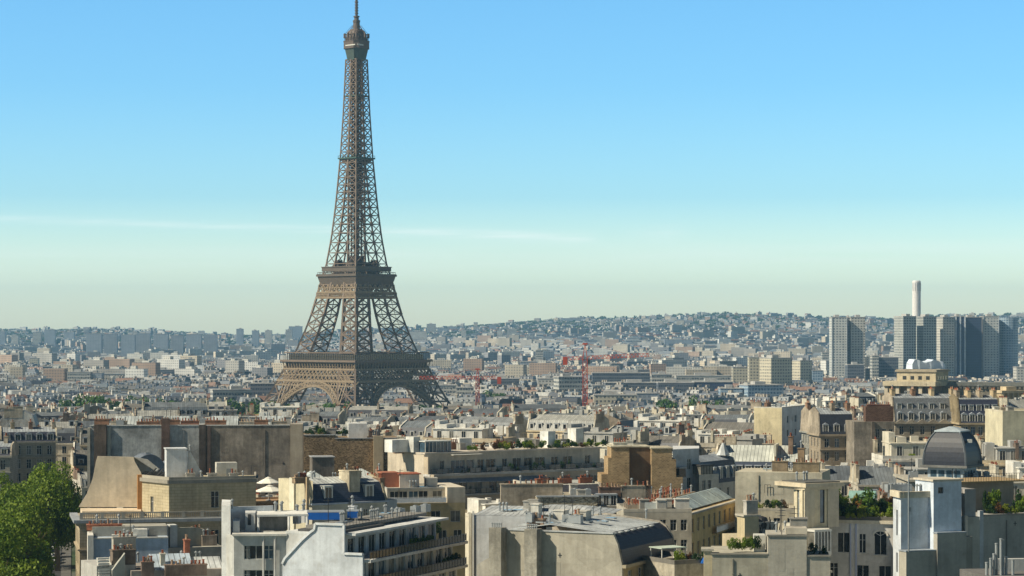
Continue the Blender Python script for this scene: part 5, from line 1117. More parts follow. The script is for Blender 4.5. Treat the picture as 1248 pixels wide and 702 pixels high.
# --- ochre long house with zinc sheds, pots and dishes
b = Bld('ochre_house', 'long ochre house with tall windows, glazed roof sheds and rows of small red pots', 'house', (840, 385), (905, 420)); land(860, 'long ochre house'); W_ = b.w; zt = b.z(627)
b.body(b.rect(0, W_, 0, 13), 0, zt, (.66, .49, .24), {0: b.grid(.6, W_ - .5, 10, (zt - 3.1, zt - 6.9), 1.2, 2.2), 3: b.grid(.5, 12, 4, (zt - 3.1,), 1, 2)}); b.ring(b.rect(0, W_, 0, 13), zt - .1, zt + .2, .35, col=(.42, .40, .36), edges=(0, 3)); b.balcony(W_ * .4, W_ - .2, 0, zt - 4.1, .9, solid='plaster', col=(.48, .36, .2))
m = MB()
for i in range(5): x0 = 1 + i * (W_ - 2) / 5; x1 = x0 + (W_ - 2) / 5 - .4; m.loft([(x0, 1.5, zt + .3), (x1, 1.5, zt + .3), (x1, 7.5, zt + .3), (x0, 7.5, zt + .3)], [(x0, 4.3, zt + 2.0), (x1, 4.3, zt + 2.0), (x1, 4.6, zt + 2.0), (x0, 4.6, zt + 2.0)])
b.part(m, 'glass_shed', 'zinc', (.50, .58, .56))
for y in (8.6, 10.4, 12.2):
    m = MB(); m.box(.5, y - .35, zt - .1, W_ - .5, y + .35, zt + 1.1 + (y - 8) * .1); c = b.part(m, 'chimney', 'party_wall', (.36, .28, .2))
    for i in range(26): o = add('chimney_pot', b.rng.choice((POT, POT2, POT)) if i % 5 else PIPE, c, (1 + i * (W_ - 2) / 26, y + b.rng.uniform(-.15, .15), zt + 1.1 + (y - 8) * .1)); o.scale = (1, 1, b.rng.uniform(.8, 1.2))
keep(b, 14)
b = Bld('flat_roof_house', 'flat-roofed beige house carrying two satellite dishes left of the long ochre house', 'house', (760, 372), (843, 372.5)); W_ = b.w; zt = b.z(624)
b.body(b.rect(0, W_, 0, 12), 0, zt, (.44, .41, .34), {0: b.grid(.4, W_ - .4, 6, (zt - 2.9, zt - 6), 1.0, 1.7)}); b.parapet(b.rect(0, W_, 0, 12), zt, .45, .3, (.48, .45, .38))
for y in (5, 7.5, 10):
    m = MB(); m.box(1, y - .3, zt, W_ - .6, y + .3, zt + .8); c = b.part(m, 'chimney', 'party_wall', (.4, .34, .27))
    for i in range(16): o = add('chimney_pot', b.rng.choice((POT, POT2, POT)), c, (1.3 + i * (W_ - 2.2) / 16, y, zt + .8)); o.scale = (1, 1, b.rng.uniform(.8, 1.3))
b.boxp(3.4, 1, zt, 5.4, 2.6, zt + 1.4, 'roof_hut', 'plaster', (.62, .66, .64)); b.clutter(1, 1, W_ - 1, 4, zt, 9, ('ac', 'pipe', 'hut')); keep(b, 13)
def dish(px, py, Y, r, label):
    t = thing('satellite_dish', label, 'satellite dish', (X(px, Y), Y, GZ + b.z(624) if False else Z(py, Y) - r - .8), radians(-15))
    m = MB(); n = 18; prev = None
    for k in range(6):
        q = r * k / 5; y = .42 * (q / r) ** 2 * r * -1; ring_ = [(q * cos(2 * pi * i / n), -.1 + y, r + .8 + q * sin(2 * pi * i / n)) for i in range(n)]
        if prev: m.loft(prev, ring_, 0, False)
        prev = ring_
    m.build('reflector', 'grey_metal', t); m = MB(); m.bar((0, 0, 0), (0, 0, r + .8), .07); m.bar((0, 0, r + .8), (0, -r * .9, r + .8), .03); m.bar((0, -r * .42, .8 + .1), (0, -r * .9, r + .8), .03); m.box(-.12, -r, r + .65, .12, -r * .85, r + .95); m.build('mount', 'dark_metal', t)
dish(779, 625, 373.5, .62, 'small round satellite dish, left of the two on the beige flat roof'); dish(826, 627, 374, 1.25, 'large dark satellite dish, right of the two on the beige flat roof')
add('vent_column', None) if False else None

# --- cream wall with chimneys
b = Bld('cream_wall_house', 'house behind a long plain cream wall with dark brown chimney stacks on top', 'house', (896, 405), (1002, 401.5)); W_ = b.w; zt = b.z(575); land(950, 'long plain cream wall')
b.body(b.rect(0, W_, 0, 12), 0, zt, (.50, .46, .36), {}); b.chim(b.u(948), 3, zt, 2.6, 1, 1.6, 4, (.24, .19, .13)); b.chim(b.u(981), 2, zt, 4.4, 1.2, 1.5, 5, (.26, .21, .14)); b.chim(b.u(973), 4, zt, 1.1, 1.1, 3.8, 2, (.27, .19, .12)); b.clutter(3, 4, W_ - 3, 10, zt, 8)
r = MB(); x0 = b.u(932)
for k in range(3): r.bar((x0 + k * .5, -.3, b.z(600)), (x0 + k * .5, -.3, b.z(590)), .03); 
r.bar((x0, -.3, b.z(590)), (x0 + 1, -.3, b.z(590)), .03); b.part(r, 'ladder', 'dark_metal'); keep(b, 12)
marks(b, 1, W_ - 1, 0, 19, zt - .6, 5, (.50, .46, .36), 'plaster', 1, seed=8)
# --- terrace with planters in front of the cream wall
b = Bld('planter_terrace', 'low beige house with a planted railed terrace under the long plain cream wall', 'house', (905, 365), (972, 364)); W_ = b.w; zt = b.z(622)
b.body(b.rect(0, W_, 0, 12), 0, zt, (.48, .43, .32), {0: b.grid(0, W_, 4, (zt - 3,), 1, 1.9)}); b.parapet(b.rect(0, W_, 0, 12), zt, .35, .25, (.44, .40, .32)); r = MB()
for i in range(26): x = W_ * i / 25; r.box(x - .015, .1, zt + .35, x + .015, .13, zt + 1.2)
b.part(r, 'railing', 'dark_metal'); keep(b, 12)
for i, (px, w, h, k, c) in enumerate(((912, 1.6, 1.3, 'leaf_dark', 'dark green'), (919, 1.2, 1.7, 'flower_orange', 'orange flowering'), (926, 1.4, 1.3, 'leaf_yellow', 'yellow-green'), (936, 1.8, 1.9, 'leaf_dark', 'tall dark green'), (944, 1.4, 2.0, 'leaf', 'bright green'), (951, 1.6, 1.7, 'leaf_dark', 'round dark green'), (957, 1.2, 1.6, 'leaf_red', 'reddish'))):
    shrub('planter_shrub', f'{c} shrub on the railed terrace under the long plain cream wall', X(px, 366.5), 366.5, GZ + zt, w, h, k, 'shrubs on the railed terrace', i)

# --- cream belvedere tower
b = Bld('belvedere_house', 'pale cream belvedere with an overhanging slab roof above a glazed white bay', 'house', (978, 330), (1022, 333)); land(995, 'cream belvedere'); W_ = b.w; z0 = b.z(644); zt = b.z(594)
LF = b.loc(967.5, 332.6)
Pt = [(0, 0), (1.1, -.0), (1.1, .35), (W_ * .62, .35), (W_ * .62, 0), (W_, 0), (W_, 5), LF]
Pt = [(0, 0), (W_, 0), (W_, 5.5), b.loc(969, 339), LF]
b.body(Pt, z0, zt, (.60, .53, .38), {4: [(hypot(*LF) * .5, z0 + 1.3, .75, 4.1, 'case')], 0: [(W_ * .55, z0 + .6, .8, 4.6, 'dark')]}, name='tower')
b.boxp(.2, -.25, z0, 1.9, .01, zt - .2, 'pilaster', 'plaster', (.58, .52, .39)); b.boxp(W_ * .68, -.2, z0, W_ - .1, .01, zt - .2, 'pilaster', 'plaster', (.50, .45, .35))
m = MB(); m.prism([(LF[0] - .9, LF[1] - .4), (-.1, -.9), (W_ + .5, -.7), (W_ + .5, 6), (LF[0] - .9, 6)], zt, zt + .55); m.prism([(LF[0] - .5, LF[1]), (0, -.5), (W_ + .3, -.4), (W_ + .3, 5.8), (LF[0] - .5, 5.8)], zt - .35, zt); b.part(m, 'slab_roof', 'plaster', (.60, .52, .38)); m = MB(); m.prism([(LF[0] - .2, LF[1]), (.2, -.4), (W_, -.3), (W_, 5.5), (LF[0], 5.5)], zt + .553, zt + .7); b.part(m, 'roof', 'felt', (.13, .13, .12))
m = MB(); m.prism([b.loc(957, 334), b.loc(966, 329), b.loc(1010, 329), b.loc(1012, 340), b.loc(957, 340)], z0 - .45, z0); b.part(m, 'terrace', 'plaster', (.58, .56, .48))
q = [b.loc(948, 336), b.loc(968, 328.6), b.loc(1009, 329), b.loc(1009, 345), b.loc(948, 345)]; b.body(q, 0, z0 - .46, (.48, .44, .34), {0: []}, name='base')
g = MB(); x0, y0 = b.loc(993, 327.4); x1, _ = b.loc(1020, 327.4); zb, zz = b.z(672, 328), b.z(648, 328); g.box(x0, y0, zb, x1, y0 + 2, zz); q = b.part(g, 'bay_glass', 'glass_curtain'); g = MB()
for i in range(6): x = x0 + (x1 - x0) * i / 5; g.box(x - .09, y0 - .08, zb, x + .09, y0 - .005, zz)
g.box(x0 - .15, y0 - .2, zz, x1 + .1, y0 + 2.1, zz + .3); g.box(x0 - .15, y0 - .12, zb - .5, x1 + .1, y0 + 2.1, zb); b.part(g, 'bay_frame', 'frame_white', None, q); b.clutter(1, 1, 4, 4, zt + .7, 2, ('pipe',)); keep(b, 9)

# --- cream facade house with arched window and roof garden
b = Bld('arched_window_house', 'pale house with an arched window below a lush roof garden', 'house', (1009, 336), (1092, 333.5)); W_ = b.w; zt = b.z(634); land(1048, 'lush roof garden')
wz = lambda p: b.z(p)
m1 = [(b.u(1028), wz(673), 1.7, 2.8, 'wide'), (b.u(1051), wz(673), .95, 2.7, 'case'), (b.u(1073), wz(675), 1.75, 2.8, 'wide')] + [(b.u(1016), wz(704), 1.2, 2.1, 'case'), (b.u(1028), wz(704) - 0, 1.0, 1.9, 'case'), (b.u(1051.5), wz(706), 1.7, 2.1, 'wide'), (b.u(1078.5), wz(706), 1.75, 2.1, 'wide')]
m1 = [w for w in m1 if w[0] != b.u(1028) or w[2] > 1.5]
b.body(b.rect(0, W_, 0, 14), 0, zt, (.60, .58, .54), {0: m1}); b.ring(b.rect(0, W_, 0, 14), zt - .35, zt + .1, .35, col=(.60, .54, .42), edges=(0,))
m = MB(); cx = b.u(1073); r0 = .875; zb = wz(675) + 2.8
for i in range(14):
    a, c = pi * i / 14, pi * (i + 1) / 14
    m.prism([(0, 0)] * 0 or [(cx + r0 * cos(a), -.06), (cx + r0 * cos(c), -.06), (cx + r0 * cos(c), .05), (cx + r0 * cos(a), .05)], zb - .02, zb) if False else m.bar((cx + 1.0 * cos(a), -.04, zb - .12 + 1.0 * .75 * sin(a)), (cx + 1.0 * cos(c), -.04, zb - .12 + 1.0 * .75 * sin(c)), .13)
b.part(m, 'arch_moulding', 'plaster', (.64, .60, .52)); m = MB(); m.poly([(cx + .9 * cos(pi * i / 12), -.02, zb - .12 + .9 * .72 * sin(pi * i / 12)) for i in range(13)]); o = b.part(m, 'fanlight', 'glass'); m = MB()
for a in (.6, 1.57, 2.5): m.bar((cx, -.05, zb - .1), (cx + .85 * cos(a), -.05, zb - .1 + .62 * sin(a)), .035)
b.part(m, 'glazing_bar', 'frame_white', None, o)
m = MB(); m.box(cx - 1.1, -.12, wz(675) - .22, cx + 1.1, .0, wz(675) - .05); m.box(b.u(1049) - .6, -.1, wz(673) - .2, b.u(1054) + .6, 0, wz(673) - .05); b.part(m, 'sill', 'plaster', (.66, .62, .54))
m = MB(); m.box(b.u(1042.5), -.1, 0, b.u(1042.5) + .22, 0, zt - .4); m.box(b.u(1036), -.14, 0, b.u(1037.5), 0, zt - .4); b.part(m, 'downpipe', 'paint', (.42, .46, .60)); b.parapet(b.rect(0, W_, 0, 14), zt + .1, .5, .25, (.14, .13, .11), edges=(0,))
x0, y0 = b.u(1036, 9), 9; m = MB(); m.box(x0, y0, zt, x0 + 3.2, y0 + 3, zt + 2.5); b.part(m, 'summer_house', 'plaster', (.55, .55, .5)); m = MB(); m.loft([(x0 - .3, y0 - .3, zt + 2.5), (x0 + 3.5, y0 - .3, zt + 2.5), (x0 + 3.5, y0 + 3.3, zt + 2.5), (x0 - .3, y0 + 3.3, zt + 2.5)], [(x0 - .3, y0 + 1.4, zt + 3.5), (x0 + 3.5, y0 + 1.4, zt + 3.5), (x0 + 3.5, y0 + 1.6, zt + 3.5), (x0 - .3, y0 + 1.6, zt + 3.5)]); b.part(m, 'summer_roof', 'zinc_plain', (.25, .42, .38)); keep(b, 14)
R = random.Random(11)
for i in range(46):
    px = R.uniform(1009, 1089); d = R.uniform(2.4, 10); k = R.choice(('leaf_dark', 'leaf_dark', 'leaf_dark', 'leaf', 'leaf_yellow', 'leaf_red', 'flower_orange')); h = R.uniform(.9, 1.7) + d * .28
    col = {'leaf_dark': 'dark green', 'leaf': 'fresh green', 'leaf_yellow': 'yellow-green', 'leaf_red': 'russet', 'flower_orange': 'orange flowering'}[k]
    shrub('garden_shrub', f'{col} shrub among others in the lush roof garden above the arched window', X(px, 334 + d), 334 + d, GZ + zt + .05, R.uniform(1.1, 2.2), h, k, 'shrubs of the lush roof garden', i)
for i in range(8): shrub('garden_shrub', 'clipped yellow-green bush along the front of the lush roof garden', X(1034 + 7 * i, 334.8), 334.8, GZ + zt + .3, 1.0, 1.0, 'leaf_yellow', 'clipped bushes of the lush roof garden', i)
tree('garden_tree', 'small round russet tree in the middle of the lush roof garden', X(1058, 339), 339, GZ + zt, 4.2, 1.7, 'mid', None, 2); tree('garden_tree', 'slender dark tree at the left end of the lush roof garden', X(1016, 340), 340, GZ + zt, 4.6, 1.3, 'mid', None, 3)

# --- white stair tower house
b = Bld('white_tower_house', 'tall white house with a higher chimney block and a lit narrow left face, nearest row', 'house', (1098, 318), (1166, 321)); land(1130, 'tall white chimney block'); W_ = b.w; za = b.z(604); zb = b.z(587); x1 = b.u(1132)
LF = b.loc(1088.5, 321.5); Lf = hypot(*LF)
b.body([(0, 0), (x1, 0), (x1, 8), b.loc(1090, 331), LF], 0, za, (.62, .66, .70), {4: [(Lf * .5, b.z(654), .7, 3.4, 'dark'), (Lf * .5, b.z(699), .7, 2.6, 'dark')]}, name='stair_tower')
b.ring([(0, 0), (x1, 0), (x1, 8), b.loc(1090, 331), LF], za - .3, za + .5, .35, col=(.62, .55, .42), edges=(0, 4))
b.body([(x1 + .005, -1.2), (W_, -1.2), (W_, 3.5), (x1 + .005, 3.5)], 0, zb, (.60, .66, .74), {0: [(1.1, zb - 1.6, .8, .8, 'dark')]}, name='chimney_block'); b.boxp(x1 - .2, -1.4, zb, W_ + .2, 3.7, zb + .25, 'cap', 'plaster', (.58, .52, .42))
b.boxp(-.3, -1.9, 0, x1 - .02, -.01, b.z(671), 'lower_wall', 'plaster', (.42, .40, .34)); b.boxp(x1 - .01, -2.2, 0, W_ + .15, -1.21, b.z(650), 'lower_wall', 'plaster', (.40, .38, .33)); b.boxp(W_ + .16, -2.0, 0, W_ + 1.2, 2, b.z(655), 'lower_wall', 'plaster', (.30, .28, .24))
m = MB(); m.box(-.4, -2.0, b.z(671), x1, 0, b.z(671) + .15); m.box(x1 - .1, -2.3, b.z(650), W_ + .2, -1.2, b.z(650) + .15); b.part(m, 'flashing', 'zinc_plain', (.32, .36, .40))
m = MB(); xp = b.u(1107.5, -2.1); m.bar((xp, -2.1, b.z(671)), (xp, -2.1, b.z(578)), .07); m.box(xp - .05, -2.15, b.z(622), xp + .35, -2.0, b.z(617)); b.part(m, 'mast', 'grey_metal')
m = MB(); x2 = b.u(1172)
for k in range(2): m.bar((x2 + .55 * k, 2.2, b.z(655)), (x2 + .75 + .55 * k, 3.6, b.z(575)), .05)
for k in range(18): t = k / 18; m.bar((x2 + .75 * t, 2.2 + 1.4 * t, b.z(655 - 80 * t)), (x2 + .75 * t + .55, 2.2 + 1.4 * t, b.z(655 - 80 * t)), .035)
b.part(m, 'ladder', 'dark_metal'); b.clutter(.5, 1, x1 - .5, 6, za + .1, 6, ('pipe', 'hut', 'ac'))
b.body([(W_ + .3, 3.6), (W_ + 2.9, 3.6), (W_ + 2.9, 10), (W_ + .3, 10)], 0, b.z(600), (.34, .32, .27), name='rear_wing')
b.boxp(b.u(1176, 1.5), 1.5, 0, b.u(1194, 1.5), 8, b.z(634), 'side_wall', 'plaster', (.42, .40, .35)); b.boxp(b.u(1184, .8), 2.5, 0, b.u(1194, 1.5), 6, b.z(600), 'side_stack', 'plaster', (.40, .38, .36)); b.boxp(b.u(1176, 1.2), 1.1, b.z(660), b.u(1179, 1.2), 1.45, b.z(632), 'pier', 'plaster', (.7, .6, .5)); keep(b, 14)

# --- right garden wall
b = Bld('garden_wall_house', 'house with a wide plain grey wall under a clipped roof garden at the right edge', 'house', (1195, 332), (1275, 336)); W_ = b.w; zt = b.z(629); land(1225, 'clipped roof garden')
b.body(b.rect(0, W_, 0, 12), 0, zt, (.40, .385, .35), {}); b.ring(b.rect(0, W_, 0, 12), zt - .05, zt + .2, .15, col=(.33, .31, .28), edges=(0,)); b.boxp(-.5, -.6, 0, .1, 0, b.z(622), 'pier', 'plaster', (.48, .50, .52)); keep(b, 12)
marks(b, 1, W_ - 1, 0, 14, zt - .8, 5, (.40, .385, .35), 'plaster', 1, seed=9); b.boxp(b.u(1205), 7, zt, b.u(1270), 11.9, zt + 4.2, 'attic', 'plaster', (.33, .29, .24)); m = MB(); m.box(b.u(1185), 4, zt + 4.3, b.u(1275), 11.9, zt + 4.5); b.part(m, 'attic_roof', 'felt', (.36, .26, .14)); r = MB()
for i in range(24): x = b.u(1190) + i * .42; r.box(x - .02, 4, zt + 4.5, x + .02, 4.04, zt + 5.5)
r.box(b.u(1190), 4, zt + 5.5, b.u(1275), 4.05, zt + 5.55); b.part(r, 'railing', 'dark_metal')
for i, (px, d, w, h, k, lb) in enumerate(((1201, 1.4, 1.2, 4.0, 'leaf_dark', 'tall dark columnar shrub at the left end'), (1213, 1.8, 1.9, 4.4, 'leaf', 'tall rounded bright green topiary'), (1209, .9, 1.6, 1.8, 'leaf_dark', 'low dark bush left of the topiary'), (1219, .8, 1.4, 1.8, 'leaf_red', 'reddish low bush at the foot of the topiary'), (1228, .9, 1.8, 1.9, 'leaf_yellow', 'broad yellow-green bush'), (1236, 1, 1.6, 1.4, 'leaf_yellow', 'low yellow bush'), (1243, 1, 1.8, 2.6, 'leaf', 'green bush near the frame edge'), (1240, 3, 2, 3.6, 'leaf_dark', 'dark tall bush behind the yellow ones'), (1250, 1.5, 2, 3.4, 'leaf', 'last green bush at the frame edge'), (1206, 3.2, 1.6, 3.2, 'leaf_yellow', 'upright yellow-green shrub behind the topiary'))):
    shrub('garden_shrub', lb + ' of the clipped roof garden', X(px, 333 + d), 333 + d, GZ + zt + .1, w, h, k, 'shrubs of the clipped roof garden', i)
b = Bld('flue_roof_house', 'low dark roofed house with a cluster of steel flues in the bottom right corner', 'house', (1200, 283), (1270, 284)); zt = b.z(690) ; b.body(b.rect(0, b.w, 0, 9), 0, zt - 1.2, (.16, .155, .15), {}); b.boxp(b.u(1232), 5, zt - 1.2, b.w, 6, zt + .3, 'skirting', 'plaster', (.5, .5, .48)); keep(b, 8)
for i, (px, h) in enumerate(((1211, 1.3), (1216, 1.8), (1220, 3.0), (1223.5, 3.6), (1227, 3.4), (1232, 1.4), (1238, 1.1), (1207, .8))):
    m = MB(); m.lathe([(.17, 0), (.17, h + .6), (.2, h + .62), (.2, h + .75)], 10); o = b.part(m, 'flue', 'grey_metal'); o.location = (b.u(px), 1 + .3 * (i % 3), zt - 1.2)

# --- grey stepped party wall with hedge
b = Bld('hedge_house', 'grey house with a stepped blank wall and a bright green hedge on its terrace', 'house', (868, 290), (1012, 289)); land(910, 'bright green hedge'); W_ = b.w; z1 = b.z(676); z2 = b.z(653)
a, c = b.u(936), b.u(983)
b.body([(0, 0), (a, 0), (a, 12), (0, 12)], 0, z1, (.42, .395, .32), {}, roofmat='felt'); b.body([(a + .003, -.1), (c, -.1), (c, 9), (a + .003, 9)], 0, z2, (.42, .40, .345), {}, name='high_wall'); b.body([(c + .003, .05), (W_, .05), (W_, 8), (c + .003, 8)], 0, z1 - .15, (.42, .40, .34), {}, name='right_wing')
m = MB(); m.box(-.2, -.15, z1, a, .3, z1 + .18); m.box(a - .1, -.25, z2, c + .1, .3, z2 + .18); m.box(c + .1, -.15, z1 - .15, W_ + .1, .3, z1 + .03); m.box(W_ - .1, -.8, z1 - 2.0, W_ + .2, .3, z1 - 1.8); b.part(m, 'coping', 'plaster', (.25, .24, .21))
b.boxp(-1.0, .3, 0, -.01, 3, z1 + .4, 'corner_pier', 'plaster', (.52, .46, .32)); b.boxp(-1.3, .1, z1 + .4, .2, 3.2, z1 + .65, 'pier_cap', 'plaster', (.4, .38, .32)); b.boxp(b.u(958), 1, z2 + .18, b.u(984), 4, z2 + .9, 'attic', 'plaster', (.5, .46, .38))
b.boxp(b.u(920), 4, z1, b.u(934), 7, z1 + 2, 'roof_hut', 'plaster', (.6, .6, .55)); keep(b, 13); b.clutter(a, 2, c, 8, z2, 6, ('pipe', 'hut', 'ac', 'aerial'))
marks(b, 1, a - .5, 0, 14, z1 - .6, 3, (.42, .395, .32), 'plaster', 1, seed=6); marks(b, a + .5, c - .3, -.1, 14, z2 - .6, 3, (.42, .40, .345), 'plaster', 0, seed=7)
for i, px in enumerate((892, 899.5, 907, 914.5, 922)):
    m = leaf_cloud('hedge', 1, 1, 1, 900, .10, 'leaf' if i < 4 else 'leaf_dark', 71 + i, 10); o = add('hedge_bush', m, None, (X(px, 293), 293 + (i % 2) * .2, GZ + z1)); o.scale = (.62, .7, 1.05); tag(o, ['leftmost clipped bush', 'second clipped bush from the left', 'middle clipped bush', 'fourth clipped bush from the left', 'dark rightmost bush'][i] + ' of the bright green hedge on the grey terrace', 'hedge', 'bushes of the bright hedge')
for i, (px, py, h, k) in enumerate(((990, 668, 1.8, 'leaf_dark'), (1003, 672, 1.6, 'leaf_dark'), (1006, 684, 2.2, 'leaf_dark'))): shrub('shrub', ['dark shrub in the gap right of the stepped wall top', 'dark shrub on the terrace below the glazed white bay', 'large dark shrub hanging over the lower right wing'][i], X(px, 293), 293, Z(py + 8, 293), 1.4, h, k, None, i)
# chimney pillar and roof bits between
b = Bld('pillar_house', 'cream house with a capped chimney pillar and cluttered dark roof behind the green hedge', 'house', (908, 318), (966, 320)); zt = b.z(656); b.body(b.rect(0, b.w, 0, 8), 0, zt, (.50, .43, .30), {}); b.chim(b.u(919), 1.2, zt, 1.6, 1.2, b.z(612) - zt, 3, (.50, .47, .42)); b.boxp(b.u(909), .4, zt, b.u(926), 3, b.z(630), 'pier', 'plaster', (.56, .47, .30)); b.boxp(b.u(907), .2, b.z(630), b.u(928), 3.2, b.z(628), 'pier_cap', 'plaster', (.5, .46, .38))
m = MB()
for i in range(11): x0 = b.u(928) + i * .35; m.bar((x0, 1 + (i % 4) * .5, zt), (x0 + .6 * (-1) ** i, 1.6, zt + 1.2 + (i * 37 % 5) * .35), .05)
m.lathe([(.2, zt), (1.0, zt + .9), (1.1, zt + 1.5), (.8, zt + 2.4), (.2, zt + 2.6)], 10, b.u(940), 3.4); b.part(m, 'roof_plant', 'dark_metal'); b.clutter(2, 2, b.w - 1, 7, zt, 7); keep(b, 9)

# --- small patio house at centre right bottom
b = Bld('patio_house', 'low stone house with potted bushes and a blue cloth on its patio', 'house', (822, 300), (872, 303)); zt = b.z(688); b.body(b.rect(0, b.w, 0, 12), 0, zt, (.34, .31, .25), {}, 'party_wall'); b.parapet(b.rect(0, b.w, 0, 12), zt, .5, .25, (.2, .19, .17)); m = MB(); m.box(1, 4.5, zt + 1.5, 4.8, 7.5, zt + 1.62); q = b.part(m, 'pergola', 'plaster', (.48, .56, .48)); m = MB()
for x in (1.1, 4.6): m.box(x, 4.6, zt, x + .12, 4.72, zt + 1.5); m.box(x, 7.2, zt, x + .12, 7.32, zt + 1.5)
b.part(m, 'post', 'frame_white', None, q); keep(b, 12)
for i, (px, w, h, k) in enumerate(((826, 1.4, 2.0, 'leaf'), (834, 1.3, 1.5, 'leaf_yellow'), (841, 1.0, 1.3, 'leaf_red'), (848, 1.3, 1.4, 'leaf_dark'), (857, 1.2, 1.8, 'leaf_dark'), (866, 1.4, 1.6, 'leaf_dark'))): shrub('patio_shrub', ['tall fresh green', 'yellow-green', 'small russet', 'round dark', 'upright dark', 'rightmost dark'][i] + ' potted bush on the patio right of the dark mansard', X(px, 302), 302, GZ + zt + .1, w, h, k, 'bushes on the patio', i)
m = MB(); m.loft([(0, 0, 0), (1.3, 0, 0), (1.3, .9, 0), (0, .9, 0)], [(.3, .2, .7), (.9, .1, .85), (1.0, .6, .6), (.4, .7, .75)]); tag(m.build('cloth', 'awning_blue', None, (X(854, 301.3), 301.3, GZ + zt)), 'crumpled blue cloth lying on the patio among the potted bushes', 'cloth')

# --- cream gabled house with blue-black mansard
b = Bld('blue_mansard_house', 'cream house with a blue-black slate slope, two pale dormers and red pots, mid row', 'house', (381, 365), (470, 372)); land(420, 'blue-black mansard'); W_ = b.w; zc = b.z(615); zm = b.z(591)
b.body(b.rect(0, W_, 0, 9), 0, zc, (.52, .49, .40), {0: [(b.u(p), zc - 2.6, .8, 1.6, 'case') for p in (410, 432, 446, 457)] + b.grid(0, W_, 5, (zc - 6,), 1, 1.9)}); b.ring(b.rect(0, W_, 0, 9), zc - .1, zc + .15, .4, col=(.42, .46, .52), mat='zinc_plain', edges=(0, 3))
b.roofx(0, W_, [(.1, zc + .15), (1.7, zm), (5, zm + .8), (9, zm - 1)], ['slate', 'zinc', 'zinc'], [(.045, .06, .095), (.55, .57, .55), (.5, .5, .48)], gcol=(.55, .48, .34), lift=.25)
for p in (400, 450): b.dormer(b.u(p, .4), .35, zc + .9, 1.2, 1.7, 1.7, (.52, .55, .54), (.66, .65, .6), 'flat')
b.chim(b.u(426, 2.5), 2.5, zc + 1.5, 1.9, 3.2, zm - zc + .2, 0, (.50, .44, .33)); b.chim(b.u(426, 4), 3.4, zm + 1, 3, 1, .5, 7, (.42, .32, .22)); G = b.loc(357, 368)
m = MB(); m.loft([(G[0], G[1], 0), (.2, .3, 0), (.2, 9, 0), (G[0], 9, 0)], [(G[0], G[1], zm + .6), (.2, .3, zm + .6), (.2, 9, zm + .6), (G[0], 9, zm + .6)]); b.part(m, 'gable_block', 'plaster', (.62, .56, .40)); b.boxp(G[0] - .1, G[1] - .5, 0, G[0] + .4, G[1] + 1, zm + .9, 'downpipe_pier', 'plaster', (.7, .66, .52)); b.boxp(-1.0, .0, 0, -.6, .35, zm + 1.2, 'flue_wall', 'plaster', (.5, .38, .24))
b.chim(-1.2, 1.6, zm + .6, 2.4, 1, .4, 7, (.4, .3, .2)); b.boxp(W_ + .4, .3, 0, W_ + 2.2, 9, zc + .2, 'side_wall', 'plaster', (.38, .40, .40)); b.chim(W_ + .3, 4, zm - 2, .8, 5, 2.4, 10, (.33, .22, .15)); b.clutter(1, 4, W_ - 1, 8, zm + .4, 5, ('sky', 'pipe')); keep(b, 10)
# --- beige terrace house right of it
b = Bld('terrace_house', 'beige house with a terracotta-topped roof block and two rows of white framed windows', 'house', (474, 398), (567, 401)); W_ = b.w; zt = b.z(614); zu = b.z(597); land(520, 'terracotta-topped roof block')
b.body(b.rect(0, W_, 0, 12), 0, zt, (.50, .42, .25), {0: [(b.u(p), zt - 3.2, w, 1.9, 'wide') for p, w in ((489, 1.4), (502, 1.4), (531, 1.6), (555, 1.7))] + b.grid(0, W_, 5, (zt - 6.4,), 1.4, 1.9, 'wide')}); b.body([(0, 1.6), (b.u(543, 1.6), 1.6), (b.u(543, 1.6), 12), (0, 12)], zt, zu, (.54, .50, .42), {0: [(b.u(p, 1.6), zt + .35, 1.6, 1.6, 'wide') for p in (481, 491, 504, 516, 533)]}, name='upper_storey')
b.body([(b.u(545), 0), (W_, 0), (W_, 12), (b.u(545), 12)], zt + .01, b.z(595), (.60, .54, .44), {}, name='white_wing'); b.balcony(0, b.u(543), .02, zt + .12, .8, h=.9, solid='plaster', col=(.46, .40, .28)); x0, x1 = b.u(488, 5), b.u(511, 5); b.boxp(x0, 5, zu, x1, 9, zu + 2.2, 'roof_block', 'plaster', (.62, .56, .50)); b.boxp(x0 - .3, 4.7, zu + 2.2, x1 + .3, 9.3, zu + 2.35, 'roof_block_top', 'plaster', (.42, .14, .08)); b.boxp(b.u(473), 6, zu, x0, 10, zu + 2.5, 'roof_wall', 'plaster', (.4, .16, .1))
b.parapet([(0, 1.6), (b.u(543, 1.6), 1.6), (b.u(543, 1.6), 12), (0, 12)], zu, .2, .3, (.45, .45, .42)); b.clutter(2, 3, W_ - 2, 10, zu, 6); keep(b, 12)

